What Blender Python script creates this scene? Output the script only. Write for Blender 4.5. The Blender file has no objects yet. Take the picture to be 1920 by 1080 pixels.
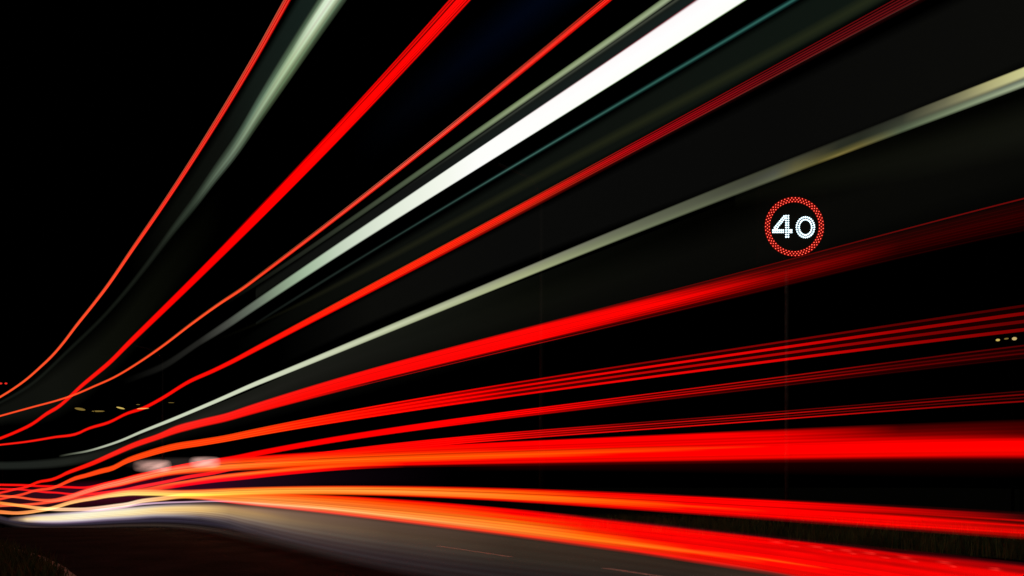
import bpy, bmesh, math, random
from mathutils import Vector
random.seed(7)
R = math.radians
sc = bpy.context.scene
COL = sc.collection

# ---------------------------------------------------------------- camera
EYE = 0.60                                    # lens height above the road, metres
cd = bpy.data.cameras.new('camera'); cam = bpy.data.objects.new('camera', cd); COL.objects.link(cam)
cam.location = (0, 0, EYE); cam.rotation_euler = (R(90), 0, 0)
cd.sensor_width = 36; cd.lens = 24.0; cd.shift_y = 0.1875
cd.clip_start = 0.02; cd.clip_end = 2000
sc.camera = cam

# ---------------------------------------------------------------- night sky and an added faint fill lamp
SUN_EL, SUN_ROT = R(-14), R(200)
w = bpy.data.worlds.new('World'); sc.world = w; w.use_nodes = True
nt = w.node_tree; bg = nt.nodes['Background']
sky = nt.nodes.new('ShaderNodeTexSky'); sky.sky_type = 'NISHITA'; sky.sun_disc = False
sky.sun_elevation = SUN_EL; sky.sun_rotation = SUN_ROT
nt.links.new(sky.outputs[0], bg.inputs[0]); bg.inputs[1].default_value = 0.003
ml = bpy.data.lights.new('added_fill', 'SUN'); ml.energy = 0.09; ml.angle = R(1.0); ml.color = (1.0, .93, .80)
mo = bpy.data.objects.new('added_fill', ml); COL.objects.link(mo)  # no moon in view: lamp added as ambient fill for verge and road
mo.rotation_euler = (R(48), 0, R(-35))
sc.view_settings.view_transform = 'Standard'; sc.view_settings.look = 'None'
sc.view_settings.exposure = 0; sc.view_settings.gamma = 1; sc.view_settings.use_curve_mapping = False
sc.cycles.transparent_max_bounces = 96
sc.cycles.max_bounces = 4; sc.cycles.sample_clamp_indirect = 2.0

# ---------------------------------------------------------------- helpers
def mesh_obj(name, verts, faces, mat, parent=None, smooth=False):
    me = bpy.data.meshes.new(name); me.from_pydata(verts, [], faces); me.update()
    o = bpy.data.objects.new(name, me); COL.objects.link(o); me.materials.append(mat)
    if smooth: me.polygons.foreach_set('use_smooth', [True]*len(me.polygons))
    if parent: o.parent = parent
    return o
def tag(o, label=None, cat=None, group=None, kind=None):
    if label: o['label'] = label
    if cat: o['category'] = cat
    if group: o['group'] = group
    if kind: o['kind'] = kind
    return o
def empty(name, loc):
    o = bpy.data.objects.new(name, None); o.location = loc; COL.objects.link(o); return o
class MB:
    def __init__(s): s.v = []; s.f = []
    def add(s, v, f):
        n = len(s.v); s.v += [tuple(p) for p in v]; s.f += [tuple(i+n for i in q) for q in f]
    def box(s, c, d, bev=0.0):
        bm = bmesh.new(); bmesh.ops.create_cube(bm, size=1)
        for q in bm.verts: q.co = Vector((c[0]+q.co.x*d[0], c[1]+q.co.y*d[1], c[2]+q.co.z*d[2]))
        if bev: bmesh.ops.bevel(bm, geom=bm.edges[:], offset=bev, segments=2, affect='EDGES')
        bm.verts.index_update(); s.add([q.co.copy() for q in bm.verts], [[q.index for q in f.verts] for f in bm.faces]); bm.free()
    def tube(s, pts, rad, n=10):
        pts = [Vector(p) for p in pts]; rad = rad if isinstance(rad, (list, tuple)) else [rad]*len(pts)
        v = []; f = []
        for i, p in enumerate(pts):
            t = (pts[min(i+1, len(pts)-1)]-pts[max(i-1, 0)]).normalized()
            a = t.cross(Vector((0, 0, 1))) if abs(t.z) < .9 else t.cross(Vector((0, 1, 0)))
            a.normalize(); b = t.cross(a)
            for k in range(n):
                th = 2*math.pi*k/n; v.append(p+a*math.cos(th)*rad[i]+b*math.sin(th)*rad[i])
        for i in range(len(pts)-1):
            for k in range(n): f.append((i*n+k, i*n+(k+1) % n, (i+1)*n+(k+1) % n, (i+1)*n+k))
        f.append(tuple(range(n-1, -1, -1))); f.append(tuple((len(pts)-1)*n+k for k in range(n)))
        s.add(v, f)
    def build(s, name, mat, parent=None, smooth=False): return mesh_obj(name, s.v, s.f, mat, parent, smooth)

def noise_mat(name, c1, c2, scale=(1, 1, 1), rough=.85, detail=6, bump=0.0, spec=.3, metal=0.0, nscale=6.0):
    m = bpy.data.materials.new(name); m.use_nodes = True; t = m.node_tree; b = t.nodes['Principled BSDF']
    tc = t.nodes.new('ShaderNodeTexCoord'); mp = t.nodes.new('ShaderNodeMapping'); mp.inputs['Scale'].default_value = scale
    nz = t.nodes.new('ShaderNodeTexNoise'); nz.inputs['Scale'].default_value = nscale; nz.inputs['Detail'].default_value = detail
    cr = t.nodes.new('ShaderNodeValToRGB'); cr.color_ramp.elements[0].position = .32; cr.color_ramp.elements[1].position = .7
    cr.color_ramp.elements[0].color = (*c1, 1); cr.color_ramp.elements[1].color = (*c2, 1)
    L = t.links.new; L(tc.outputs['Object'], mp.inputs[0]); L(mp.outputs[0], nz.inputs['Vector'])
    L(nz.outputs[0], cr.inputs[0]); L(cr.outputs[0], b.inputs['Base Color'])
    b.inputs['Roughness'].default_value = rough; b.inputs['Metallic'].default_value = metal; b.inputs['Specular IOR Level'].default_value = spec
    if bump:
        bp = t.nodes.new('ShaderNodeBump'); bp.inputs['Strength'].default_value = bump; bp.inputs['Distance'].default_value = .02
        n2 = t.nodes.new('ShaderNodeTexNoise'); n2.inputs['Scale'].default_value = nscale*14; n2.inputs['Detail'].default_value = 3
        L(tc.outputs['Object'], n2.inputs['Vector']); L(n2.outputs[0], bp.inputs['Height']); L(bp.outputs[0], b.inputs['Normal'])
    return m
def lamp_mat(name, col, strength):
    m = bpy.data.materials.new(name); m.use_nodes = True; t = m.node_tree; t.nodes.clear()
    e = t.nodes.new('ShaderNodeEmission'); e.inputs[0].default_value = (*col, 1); e.inputs[1].default_value = strength
    o = t.nodes.new('ShaderNodeOutputMaterial'); t.links.new(e.outputs[0], o.inputs[0]); return m
# light hanging in the air: gives off its own colour and hides nothing behind it
lt = bpy.data.materials.new('light_in_air'); lt.use_nodes = True; t = lt.node_tree; t.nodes.clear()
at = t.nodes.new('ShaderNodeAttribute'); at.attribute_name = 'glow'
em = t.nodes.new('ShaderNodeEmission'); tr = t.nodes.new('ShaderNodeBsdfTransparent'); ad = t.nodes.new('ShaderNodeAddShader')
ou = t.nodes.new('ShaderNodeOutputMaterial')
t.links.new(at.outputs['Color'], em.inputs[0]); t.links.new(em.outputs[0], ad.inputs[0]); t.links.new(tr.outputs[0], ad.inputs[1]); t.links.new(ad.outputs[0], ou.inputs[0])
def set_glow(o, cols):
    a = o.data.color_attributes.new('glow', 'FLOAT_COLOR', 'POINT')
    flat = []
    for c in cols: flat += [c[0], c[1], c[2], 1.0]
    a.data.foreach_set('color', flat)

# ---------------------------------------------------------------- the road: a gentle left bend dropping away downhill
SLOPE, BEND = 0.70, 0.0035
def road_x(y, off): return off - SLOPE*y - BEND*y*y if y > 0 else off - SLOPE*y
def road_z(y):
    y = min(y, 70.0)
    u = (y-9.0)/0.8
    sp = (u if u > 30 else math.log1p(math.exp(u)))*0.8
    return -0.082*sp
def side(y):                                   # unit vector square to the road, level
    d = Vector((-(SLOPE+2*BEND*max(y, 0)), 1, 0)).normalized(); return Vector((d.y, -d.x, 0))

asphalt = noise_mat('asphalt', (.016, .016, .017), (.036, .035, .036), rough=1, bump=.6, nscale=2.2, spec=.02)
soil = noise_mat('soil', (.010, .012, .006), (.03, .03, .018), rough=.95, bump=.4)
turf = noise_mat('turf', (.018, .030, .010), (.045, .060, .022), rough=.95, bump=.6, nscale=3)
kerbm = noise_mat('kerb_concrete', (.45, .42, .35), (.68, .62, .52), rough=.85, bump=.5, nscale=5)
paint = noise_mat('road_paint', (.45, .44, .42), (.8, .79, .76), rough=.6, nscale=14)
steel = noise_mat('galvanised_steel', (.32, .32, .30), (.55, .55, .52), rough=.5, metal=.3, nscale=20)
polem = noise_mat('dull_grey_pole', (.018, .02, .018), (.05, .05, .045), rough=.6, nscale=20)
colm = noise_mat('dark_column_paint', (.003, .004, .003), (.008, .009, .007), rough=.6, nscale=12)
darkm = noise_mat('black_casing', (.002, .002, .002), (.005, .005, .005), rough=1, nscale=10, spec=.03)

YS = [-6, -4, -2, -1, 0] + [i*.5 for i in range(1, 50)] + [25+i*1.5 for i in range(0, 51)]
def strip(name, o0, o1, dz, mat, ncol=6, ys=YS, lift=0.0):
    v = []; f = []
    for y in ys:
        for k in range(ncol+1):
            a0 = o0(y) if callable(o0) else o0; a1 = o1(y) if callable(o1) else o1
            o = a0+(a1-a0)*k/ncol; v.append((road_x(y, o), y, road_z(y)+dz+lift*k/ncol))
    for i in range(len(ys)-1):
        for k in range(ncol):
            a = i*(ncol+1)+k; f.append((a, a+1, a+ncol+2, a+ncol+1))
    return mesh_obj(name, v, f, mat, smooth=True)
FAR = 7.35
def near(y):                                   # the near kerb swings away to the left past the camera
    u = max(y-3.3, 0); return .30-.10*u*u if u < 2.5 else .30-.625-.5*(u-2.5)
v = []; f = []
gx = [-320, -200, -120, -80, -50, -30, -20, -12, -6, 0, 6, 12, 20, 30, 50, 80, 120, 200, 320]
gy = [-20, -8, 0, 4, 7, 8, 9, 10, 11, 13, 16, 20, 30, 50, 70, 120, 250, 500]
for y in gy:
    for x in gx: v.append((x, y, road_z(y)-.06))
for j in range(len(gy)-1):
    for i in range(len(gx)-1):
        a = j*len(gx)+i; f.append((a, a+1, a+len(gx)+1, a+len(gx)))
tag(mesh_obj('ground', v, f, soil, smooth=True), kind='structure')
tag(strip('road', lambda y: near(y)-.03, FAR, 0, asphalt, 12), kind='structure')
tag(strip('verge', lambda y: near(y)-.075, lambda y: near(y)-9, .055, turf, 8), kind='structure')
tag(strip('far_verge', FAR-.02, FAR+9, .012, turf, 10, lift=.25), kind='structure')

def kerb_run(off, wd, label):
    r = empty('kerb', (0, 0, 0)); tag(r, label, 'kerb')
    y = 1.2; n = 0
    while y < 12:
        L = .46
        m = MB(); g = .012
        pts = []
        for yy in (y+g, y+L/2, y+L-g):
            off1 = off(yy); off0 = off1-wd
            jx = random.uniform(-.008, .008); jz = random.uniform(-.006, .006)
            for o, z in ((off0+jx, -.05), (off0+jx, .082+jz), (off0+.008+jx, .09+jz), (off1-.014+jx, .09+jz), (off1+jx, .075+jz), (off1+jx, -.05)):
                pts.append((road_x(yy, o), yy, road_z(yy)+z))
        m.add(pts, [(b+i, b+(i+1) % 6, b+6+(i+1) % 6, b+6+i) for b in (0, 6) for i in range(6)]+[(5, 4, 3, 2, 1, 0), (12, 13, 14, 15, 16, 17)])
        m.build('kerb_stone', kerbm, r); y += L; n += 1
kerb_run(near, .075, 'worn pale concrete kerb stones curving beside the grass at bottom left')

# painted centre line, each dash lying on the asphalt
def dash(y0, y1, off, wd, label):
    v = []; f = []; n = 8
    for i in range(n+1):
        y = y0+(y1-y0)*i/n
        for k in (-1, 1): v.append((road_x(y, off+k*wd/2), y, road_z(y)+.004))
    for i in range(n): f.append((2*i, 2*i+1, 2*i+3, 2*i+2))
    o = mesh_obj('centre_line_dash', v, f, paint); tag(o, label, 'road marking', 'white dashes down the middle of the road')
dash(3.95, 4.62, 3.94, .07, 'white painted dash on the road, nearest the bottom edge right of centre')
dash(5.3, 6.2, 3.80, .05, 'faint worn white dash on the road, second from the bottom edge')

# grass
def grass(name, label, spots, hmin, hmax):
    v = []; f = []
    for (x, y, z) in spots:
        for _ in range(6):
            px, py = x+random.gauss(0, .03), y+random.gauss(0, .03); h = random.uniform(hmin, hmax)
            a = random.uniform(0, math.tau); lx, ly = math.cos(a)*h*random.uniform(.1, .5), math.sin(a)*h*random.uniform(.1, .5); wd = random.uniform(.0025, .005)
            b = a+math.pi/2; cx, cy = math.cos(b)*wd, math.sin(b)*wd; n = len(v)
            v += [(px-cx, py-cy, z), (px+cx, py+cy, z), (px+lx*.35+cx*.8, py+ly*.35+cy*.8, z+h*.55), (px+lx*.35-cx*.8, py+ly*.35-cy*.8, z+h*.55), (px+lx, py+ly, z+h)]
            f += [(n, n+1, n+2, n+3), (n+3, n+2, n+4)]
    tag(mesh_obj(name, v, f, grassm), label, 'grass', kind='stuff')
grassm = noise_mat('grass_blades', (.030, .055, .012), (.11, .15, .045), rough=.8, nscale=4)
sp = []
for _ in range(6000):
    y = random.uniform(3.2, 7.5); o = near(y)-.13-abs(random.gauss(0, .8))
    if random.random() < .35+.65*min(1, (near(y)-.08-o)/.3): sp.append((road_x(y, o), y, road_z(y)+.05))
grass('verge_grass', 'dark ragged grass at bottom left behind the kerb', sp, .03, .15)
sp = []
for _ in range(3200):
    y = random.uniform(2.2, 10.5); o = FAR+.02+abs(random.gauss(0, .8))
    sp.append((road_x(y, o), y, road_z(y)+.01+.25*(o-FAR)/9))
grass('far_verge_grass', 'barely lit grass along the far side of the road at right', sp, .05, .19)

# ---------------------------------------------------------------- light trails and painted glow bands: each follows the road at its own offset and height
def lerp3(a, b, t): return (a[0]+(b[0]-a[0])*t, a[1]+(b[1]-a[1])*t, a[2]+(b[2]-a[2])*t)
def prof(stops, q):
    for i in range(len(stops)-1):
        a, b = stops[i], stops[i+1]
        if q <= b[0]: return lerp3(a[1], b[1], 0 if b[0] == a[0] else (q-a[0])/(b[0]-a[0]))
    return stops[-1][1]
def along(keys, y, fn):
    y = max(y, .05)                        # keys sorted by distance; 1/y mixes evenly along a receding line
    if y <= keys[0][0]: return fn(keys[0][1])
    if y >= keys[-1][0]: return fn(keys[-1][1])
    for i in range(len(keys)-1):
        a, b = keys[i], keys[i+1]
        if a[0] <= y <= b[0]:
            t = (1/y-1/a[0])/(1/b[0]-1/a[0]); return lerp3(fn(a[1]), fn(b[1]), t)
TRAILS = [
 dict(label='thin coral red light trail, leftmost of all, sweeping steeply up to the top edge', cat='light trail', name='light_trail', off=2.22, thick=0.12, grain=0,
  run='53.032,4.5999,4.4306 51.402,4.6619,4.4954 49.792,4.7138,4.5502 48.203,4.7559,4.5953 46.636,4.7886,4.631 45.093,4.8123,4.6577 43.574,4.8272,4.6758 42.082,4.8334,4.6852 40.616,4.8275,4.683 39.18,4.8117,4.6711 37.774,4.7899,4.653 36.399,4.7651,4.6318 35.057,4.7404,4.6101 33.749,4.7181,4.5902 32.477,4.6986,4.5724 31.241,4.6783,4.5535 30.042,4.6597,4.5358 28.881,4.6428,4.5193 27.76,4.6274,4.504 26.678,4.6175,4.4943 25.635,4.6152,4.4924 24.633,4.6159,4.4935 23.671,4.6139,4.4918 22.749,4.6071,4.4851 21.866,4.6038,4.4817 21.021,4.6119,4.4884 20.215,4.6284,4.5025 19.447,4.6482,4.5212 18.714,4.6729,4.5471 18.017,4.6918,4.5681 17.354,4.6963,4.5759 16.723,4.6927,4.5763 16.124,4.6869,4.5737 15.555,4.6827,4.571 15.014,4.6777,4.5663 14.501,4.6734,4.562 14.013,4.6716,4.5607 13.55,4.6734,4.5632 13.111,4.6769,4.5675 12.693,4.6804,4.5719 12.297,4.6822,4.5748 11.919,4.6811,4.5748 11.561,4.6767,4.5717 11.22,4.6705,4.567 10.895,4.6634,4.5614 10.586,4.6558,4.5554 10.292,4.6486,4.5495 10.011,4.6421,4.5442 9.743,4.6366,4.5395 9.488,4.6316,4.5351 9.244,4.627,4.5311 9.01,4.6229,4.5273 8.788,4.6191,4.5238 8.574,4.6158,4.5207 8.37,4.6129,4.5179 8.174,4.6103,4.5154 7.987,4.6081,4.5133 7.807,4.6062,4.5114 7.635,4.6045,4.5096 7.469,4.6032,4.5081 7.31,4.6023,4.5069 7.157,4.6018,4.5061 7.009,4.6017,4.5057 6.868,4.602,4.5059 6.731,4.6029,4.5065 6.6,4.6042,4.5078 6.473,4.6061,4.5096 6.351,4.6085,4.5121 6.233,4.6117,4.5155 6.119,4.6156,4.5195 5.856,4.6258,4.5303 5.614,4.634,4.5391 5.391,4.6401,4.5458 5.183,4.6452,4.5515 5.085,4.6474,4.554',
  glow=[(42.576,[(0,(0.0,0.0,0.0)),(0.25,(1.0,0.0802,0.0168)),(0.75,(1.0,0.0802,0.0168)),(1,(0.0,0.0,0.0))]),(14.227,[(0,(0.0,0.0,0.0)),(0.2,(1.0,0.0452,0.013)),(0.8,(1.0,0.0452,0.013)),(1,(0.0,0.0,0.0))]),(10.103,[(0,(0.0,0.0,0.0)),(0.2,(0.8308,0.007,0.003)),(0.8,(0.8308,0.007,0.003)),(1,(0.0,0.0,0.0))]),(7.31,[(0,(0.0,0.0,0.0)),(0.15,(0.5776,0.0018,0.0009)),(0.85,(0.5776,0.0018,0.0009)),(1,(0.0,0.0,0.0))]),(5.085,[(0,(0.0,0.0,0.0)),(0.15,(0.4287,0.0,0.0)),(0.85,(0.4287,0.0,0.0)),(1,(0.0,0.0,0.0))])],
  strands=[(0.14,0.06,[(33.321,(0.1878,0.0452,0.013)),(10.103,(0.3515,0.0612,0.0262)),(5.085,(0.5149,0.0704,0.0382))]),(0.46,0.05,[(33.321,(0.1878,0.0452,0.013)),(10.103,(0.305,0.0452,0.0212)),(5.085,(0.402,0.0452,0.0262))]),(0.86,0.06,[(33.321,(0.1878,0.0452,0.013)),(10.103,(0.2623,0.0382,0.0212)),(5.085,(0.402,0.0319,0.0194))])]),
 dict(label='broad soft pale green light trail at upper left, just right of the coral red line', cat='light trail', name='light_trail', off=2.3, thick=0.12, grain=0.18,
  run='49.802,4.3885,4.204 48.225,4.4436,4.2538 46.67,4.4891,4.2947 45.139,4.5254,4.327 43.632,4.5528,4.351 42.152,4.5718,4.3671 40.7,4.5827,4.3757 39.276,4.5858,4.3769 37.883,4.5793,4.3691 36.521,4.5659,4.3549 35.191,4.5489,4.3375 33.896,4.5313,4.3198 32.636,4.5115,4.3004 31.412,4.4862,4.2759 30.224,4.4586,4.2495 29.075,4.4317,4.224 27.964,4.408,4.2018 26.892,4.3896,4.185 25.859,4.3783,4.1753 24.865,4.3758,4.1743 23.911,4.3799,4.1797 22.996,4.3871,4.1882 22.119,4.3942,4.1968 21.281,4.3989,4.2032 20.48,4.3988,4.2052 19.715,4.3922,4.2011 18.986,4.3793,4.1913 18.292,4.3625,4.1784 17.63,4.3436,4.1635 17.001,4.3238,4.1478 16.403,4.3045,4.1322 15.834,4.2866,4.1176 15.293,4.2712,4.1046 14.779,4.259,4.0939 14.29,4.2501,4.0855 13.826,4.2429,4.0785 13.384,4.2372,4.0726 12.965,4.2331,4.0678 12.565,4.2305,4.064 12.186,4.2294,4.0613 11.825,4.23,4.0597 11.481,4.2314,4.0588 11.153,4.2329,4.058 10.841,4.2356,4.0592 10.543,4.239,4.0615 10.259,4.2424,4.0632 9.988,4.2448,4.0631 9.729,4.2455,4.0598 9.482,4.2439,4.0523 9.246,4.2404,4.0417 9.019,4.237,4.0305 8.803,4.2352,4.0214 8.595,4.2364,4.0161 8.397,4.2399,4.0137 8.206,4.2443,4.0123 8.023,4.2482,4.0103 7.847,4.2501,4.0059 7.679,4.2495,3.9988 7.516,4.248,3.9907 7.36,4.2473,3.9832 7.21,4.2492,3.9781 7.066,4.2552,3.9766 6.927,4.2655,3.9786 6.792,4.2781,3.9826 6.663,4.2908,3.9871 6.538,4.3014,3.9907 6.417,4.3095,3.993 6.301,4.3167,3.995 6.032,4.3301,3.9987 5.785,4.3386,4.0011 5.556,4.3428,4.0023 5.344,4.3433,4.0025 5.146,4.3404,4.0019 4.963,4.3347,4.0006 4.791,4.3264,3.9987 4.631,4.3158,3.9963 4.554,4.3097,3.9949',
  glow=[(39.747,[(0,(0.0,0.0,0.0)),(0.5,(0.006,0.0075,0.0056)),(1,(0.0,0.0,0.0))]),(14.613,[(0,(0.0,0.0,0.0)),(0.5,(0.007,0.0086,0.006)),(1,(0.0,0.0,0.0))]),(10.415,[(0,(0.0,0.0,0.0)),(0.5,(0.0116,0.0144,0.0103)),(1,(0.0,0.0,0.0))]),(8.733,[(0,(0.0,0.0,0.0)),(0.5,(0.0343,0.0482,0.0319)),(1,(0.0,0.0,0.0))]),(7.377,[(0,(0.0,0.0,0.0)),(0.3,(0.0452,0.0648,0.0423)),(0.6,(0.15,0.2051,0.1384)),(1,(0.0,0.0,0.0))]),(6.607,[(0,(0.0,0.0,0.0)),(0.3,(0.1022,0.162,0.107)),(0.55,(0.2961,0.3916,0.2462)),(0.8,(0.0612,0.0908,0.0482)),(1,(0.0,0.0,0.0))]),(5.807,[(0,(0.0,0.0,0.0)),(0.25,(0.0908,0.1413,0.0802)),(0.5,(0.5149,0.6584,0.3916)),(0.75,(0.1413,0.2051,0.1022)),(1,(0.0,0.0,0.0))]),(5.261,[(0,(0.0,0.0,0.0)),(0.18,(0.0908,0.1413,0.0844)),(0.32,(0.6105,0.7305,0.5149)),(0.5,(0.7529,0.855,0.6584)),(0.65,(0.4287,0.5457,0.3278)),(0.82,(0.0704,0.107,0.0578)),(1,(0.0,0.0,0.0))]),(4.554,[(0,(0.0,0.0,0.0)),(0.18,(0.1022,0.1559,0.1022)),(0.3,(0.6795,0.7758,0.6105)),(0.5,(0.8714,0.9387,0.8308)),(0.62,(0.5776,0.6795,0.4851)),(0.8,(0.0802,0.1221,0.0762)),(1,(0.0,0.0,0.0))])],
  strands=[]),
 dict(label='very dim dark green light band left of the pale green trail at upper left', cat='light trail', name='light_trail', off=2.36, thick=0.12, grain=0,
  run='12.698,4.7667,4.2706 12.32,4.7686,4.2373 11.96,4.7692,4.2015 11.617,4.7685,4.1666 11.289,4.7667,4.1355 10.978,4.7638,4.1108 10.68,4.7598,4.0949 10.396,4.7544,4.0891 10.125,4.7472,4.0916 9.866,4.7389,4.1002 9.618,4.7303,4.1131 9.381,4.7217,4.1284 9.154,4.7137,4.1446 8.936,4.7068,4.1602 8.728,4.7013,4.1739 8.528,4.6976,4.1846 8.337,4.6957,4.1934 8.153,4.6953,4.2023 7.976,4.6959,4.2111 7.806,4.6973,4.2199 7.643,4.6994,4.2286 7.486,4.7019,4.237 7.335,4.7046,4.2451 7.189,4.7072,4.253 7.048,4.7097,4.2605 6.913,4.7119,4.2676 6.782,4.7136,4.2742 6.656,4.7151,4.2804 6.535,4.7166,4.286 6.417,4.7183,4.2914 6.146,4.7224,4.3039 5.895,4.7265,4.3168 5.664,4.73,4.3315 5.449,4.7334,4.3488 5.249,4.7367,4.3669 5.063,4.7394,4.3834 5.046,4.7396,4.3848',
  glow=[(12.698,[(0,(0.0,0.0,0.0)),(0.12,(0.0,0.0,0.0)),(0.88,(0.0,0.0,0.0)),(1,(0.0,0.0,0.0))]),(10.037,[(0,(0.0,0.0,0.0)),(0.3,(0.0024,0.0027,0.0018)),(0.7,(0.0024,0.0027,0.0018)),(1,(0.0,0.0,0.0))]),(7.733,[(0,(0.0,0.0,0.0)),(0.3,(0.004,0.0048,0.0037)),(0.7,(0.004,0.0048,0.0037)),(1,(0.0,0.0,0.0))]),(6.768,[(0,(0.0,0.0,0.0)),(0.25,(0.006,0.0091,0.007)),(0.75,(0.006,0.0091,0.007)),(1,(0.0,0.0,0.0))]),(5.046,[(0,(0.0,0.0,0.0)),(0.25,(0.008,0.016,0.013)),(0.75,(0.008,0.016,0.013)),(1,(0.0,0.0,0.0))])],
  strands=[]),
 dict(label='dim grey green haze of light hanging at far left under the coral red line', cat='light trail', name='light_trail', off=2.45, thick=0.12, grain=0,
  run='54.028,4.9053,3.5546 52.417,4.9183,3.5587 50.826,4.9242,3.5582 49.256,4.9234,3.5534 47.708,4.9161,3.5445 46.184,4.9027,3.5316 44.684,4.8833,3.5149 43.209,4.8578,3.4949 41.762,4.8195,3.4746 40.342,4.7721,3.4529 38.953,4.7217,3.4278 37.593,4.6735,3.3975 36.266,4.6322,3.3605 34.972,4.6017,3.3158 33.711,4.5847,3.2599 32.486,4.5788,3.1872 31.296,4.5805,3.1033 30.143,4.5868,3.0138 29.027,4.5953,2.9234 27.948,4.6037,2.8364 26.908,4.6102,2.7564 25.905,4.6131,2.6865 24.941,4.6112,2.6292 24.015,4.6033,2.5866 23.126,4.5888,2.5604 22.274,4.5672,2.5505 21.459,4.5402,2.5493 20.68,4.5098,2.5547 19.935,4.4775,2.5658 19.224,4.4447,2.5816 18.547,4.4125,2.6014 17.9,4.3821,2.6244 17.284,4.3544,2.65 16.698,4.33,2.6777 16.14,4.3096,2.707 15.608,4.2939,2.7376 15.102,4.2832,2.7693 14.62,4.2782,2.805 14.162,4.2775,2.844 13.725,4.2798,2.8851 13.309,4.2839,2.9272 12.913,4.2889,2.9695 12.536,4.2938,3.0111 12.176,4.2977,3.0512 11.833,4.3,3.0893 11.506,4.3,3.1248 11.194,4.297,3.1571 10.896,4.2909,3.186 10.611,4.2831,3.2138 10.339,4.2745,3.241 10.079,4.2653,3.2675 9.83,4.2555,3.2932 9.591,4.2454,3.3181 9.363,4.2351,3.3419 9.144,4.2246,3.3648 8.934,4.2141,3.3865 8.732,4.2036,3.407 8.539,4.1933,3.4263 8.353,4.1832,3.4442 8.175,4.1734,3.4609 8.003,4.1638,3.4761',
  glow=[(43.698,[(0,(0.0,0.0,0.0)),(0.3,(0.0044,0.0048,0.0037)),(0.7,(0.0044,0.0048,0.0037)),(1,(0.0,0.0,0.0))]),(22.743,[(0,(0.0,0.0,0.0)),(0.3,(0.0052,0.0056,0.004)),(0.7,(0.0052,0.0056,0.004)),(1,(0.0,0.0,0.0))]),(15.324,[(0,(0.0,0.0,0.0)),(0.35,(0.0037,0.004,0.0024)),(0.65,(0.0037,0.004,0.0024)),(1,(0.0,0.0,0.0))]),(10.994,[(0,(0.0,0.0,0.0)),(0.35,(0.0021,0.0024,0.0012)),(0.65,(0.0021,0.0024,0.0012)),(1,(0.0,0.0,0.0))]),(8.003,[(0,(0.0,0.0,0.0)),(0.12,(0.0,0.0,0.0)),(0.88,(0.0,0.0,0.0)),(1,(0.0,0.0,0.0))])],
  strands=[]),
 dict(label='broad bright red light trail of close strands, leaving at the top edge left of centre', cat='light trail', name='light_trail', off=2.9, thick=0.12, grain=0,
  run='55.895,2.5694,2.2988 54.317,2.6285,2.3652 52.759,2.6818,2.4256 51.221,2.7294,2.4802 49.705,2.7715,2.5292 48.213,2.8081,2.5728 46.744,2.8396,2.6111 45.3,2.8658,2.644 43.882,2.8831,2.6685 42.491,2.8936,2.6863 41.128,2.9005,2.7003 39.794,2.9068,2.7132 38.491,2.9152,2.7273 37.218,2.928,2.7447 35.977,2.9454,2.7656 34.769,2.9634,2.7867 33.593,2.983,2.8086 32.452,3.0052,2.8321 31.345,3.026,2.8528 30.272,3.0486,2.8746 29.235,3.0805,2.906 28.232,3.1302,2.9558 27.265,3.1906,3.0165 26.332,3.2372,3.0647 25.434,3.2528,3.0847 24.57,3.259,3.096 23.74,3.2881,3.1267 22.944,3.3441,3.1796 22.179,3.401,3.2349 21.447,3.4549,3.2914 20.745,3.5002,3.3398 20.073,3.5298,3.3719 19.43,3.55,3.3945 18.815,3.5679,3.4137 18.227,3.5818,3.4276 17.665,3.594,3.439 17.127,3.6096,3.4536 16.614,3.6326,3.4755 16.123,3.6601,3.5017 15.654,3.6873,3.5277 15.206,3.7093,3.5492 14.777,3.7255,3.5657 14.367,3.7387,3.5796 13.975,3.7498,3.5917 13.601,3.7598,3.6023 13.242,3.7687,3.6116 12.899,3.7764,3.6196 12.57,3.783,3.6264 12.255,3.7887,3.6323 11.953,3.7937,3.6373 11.664,3.7981,3.6418 11.386,3.8021,3.6457 11.12,3.8057,3.6492 10.864,3.8091,3.6524 10.619,3.8122,3.6551 10.383,3.8151,3.6574 10.156,3.8178,3.6595 9.938,3.8203,3.6612 9.728,3.8225,3.6627 9.526,3.8245,3.6641 9.331,3.8263,3.6652 9.144,3.8279,3.6662 8.963,3.8293,3.6671 8.788,3.8305,3.6679 8.62,3.8314,3.6686 8.458,3.8322,3.6692 8.301,3.8327,3.6699 8.149,3.833,3.6705 8.003,3.8331,3.671 7.861,3.8331,3.6716 7.533,3.8331,3.6728 7.23,3.8333,3.6739 6.95,3.8336,3.6749 6.689,3.8341,3.6759 6.446,3.8348,3.677 6.219,3.8356,3.6782 6.007,3.8368,3.6795 5.809,3.8381,3.6809 5.623,3.8398,3.6824 5.448,3.8416,3.6841 5.283,3.8437,3.686 5.127,3.846,3.688 4.98,3.8486,3.6902 4.842,3.8514,3.6925 4.71,3.8544,3.695 4.585,3.8576,3.6976 4.467,3.861,3.7004 4.354,3.8647,3.7034 4.247,3.8684,3.7064 4.242,3.8686,3.7065',
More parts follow.
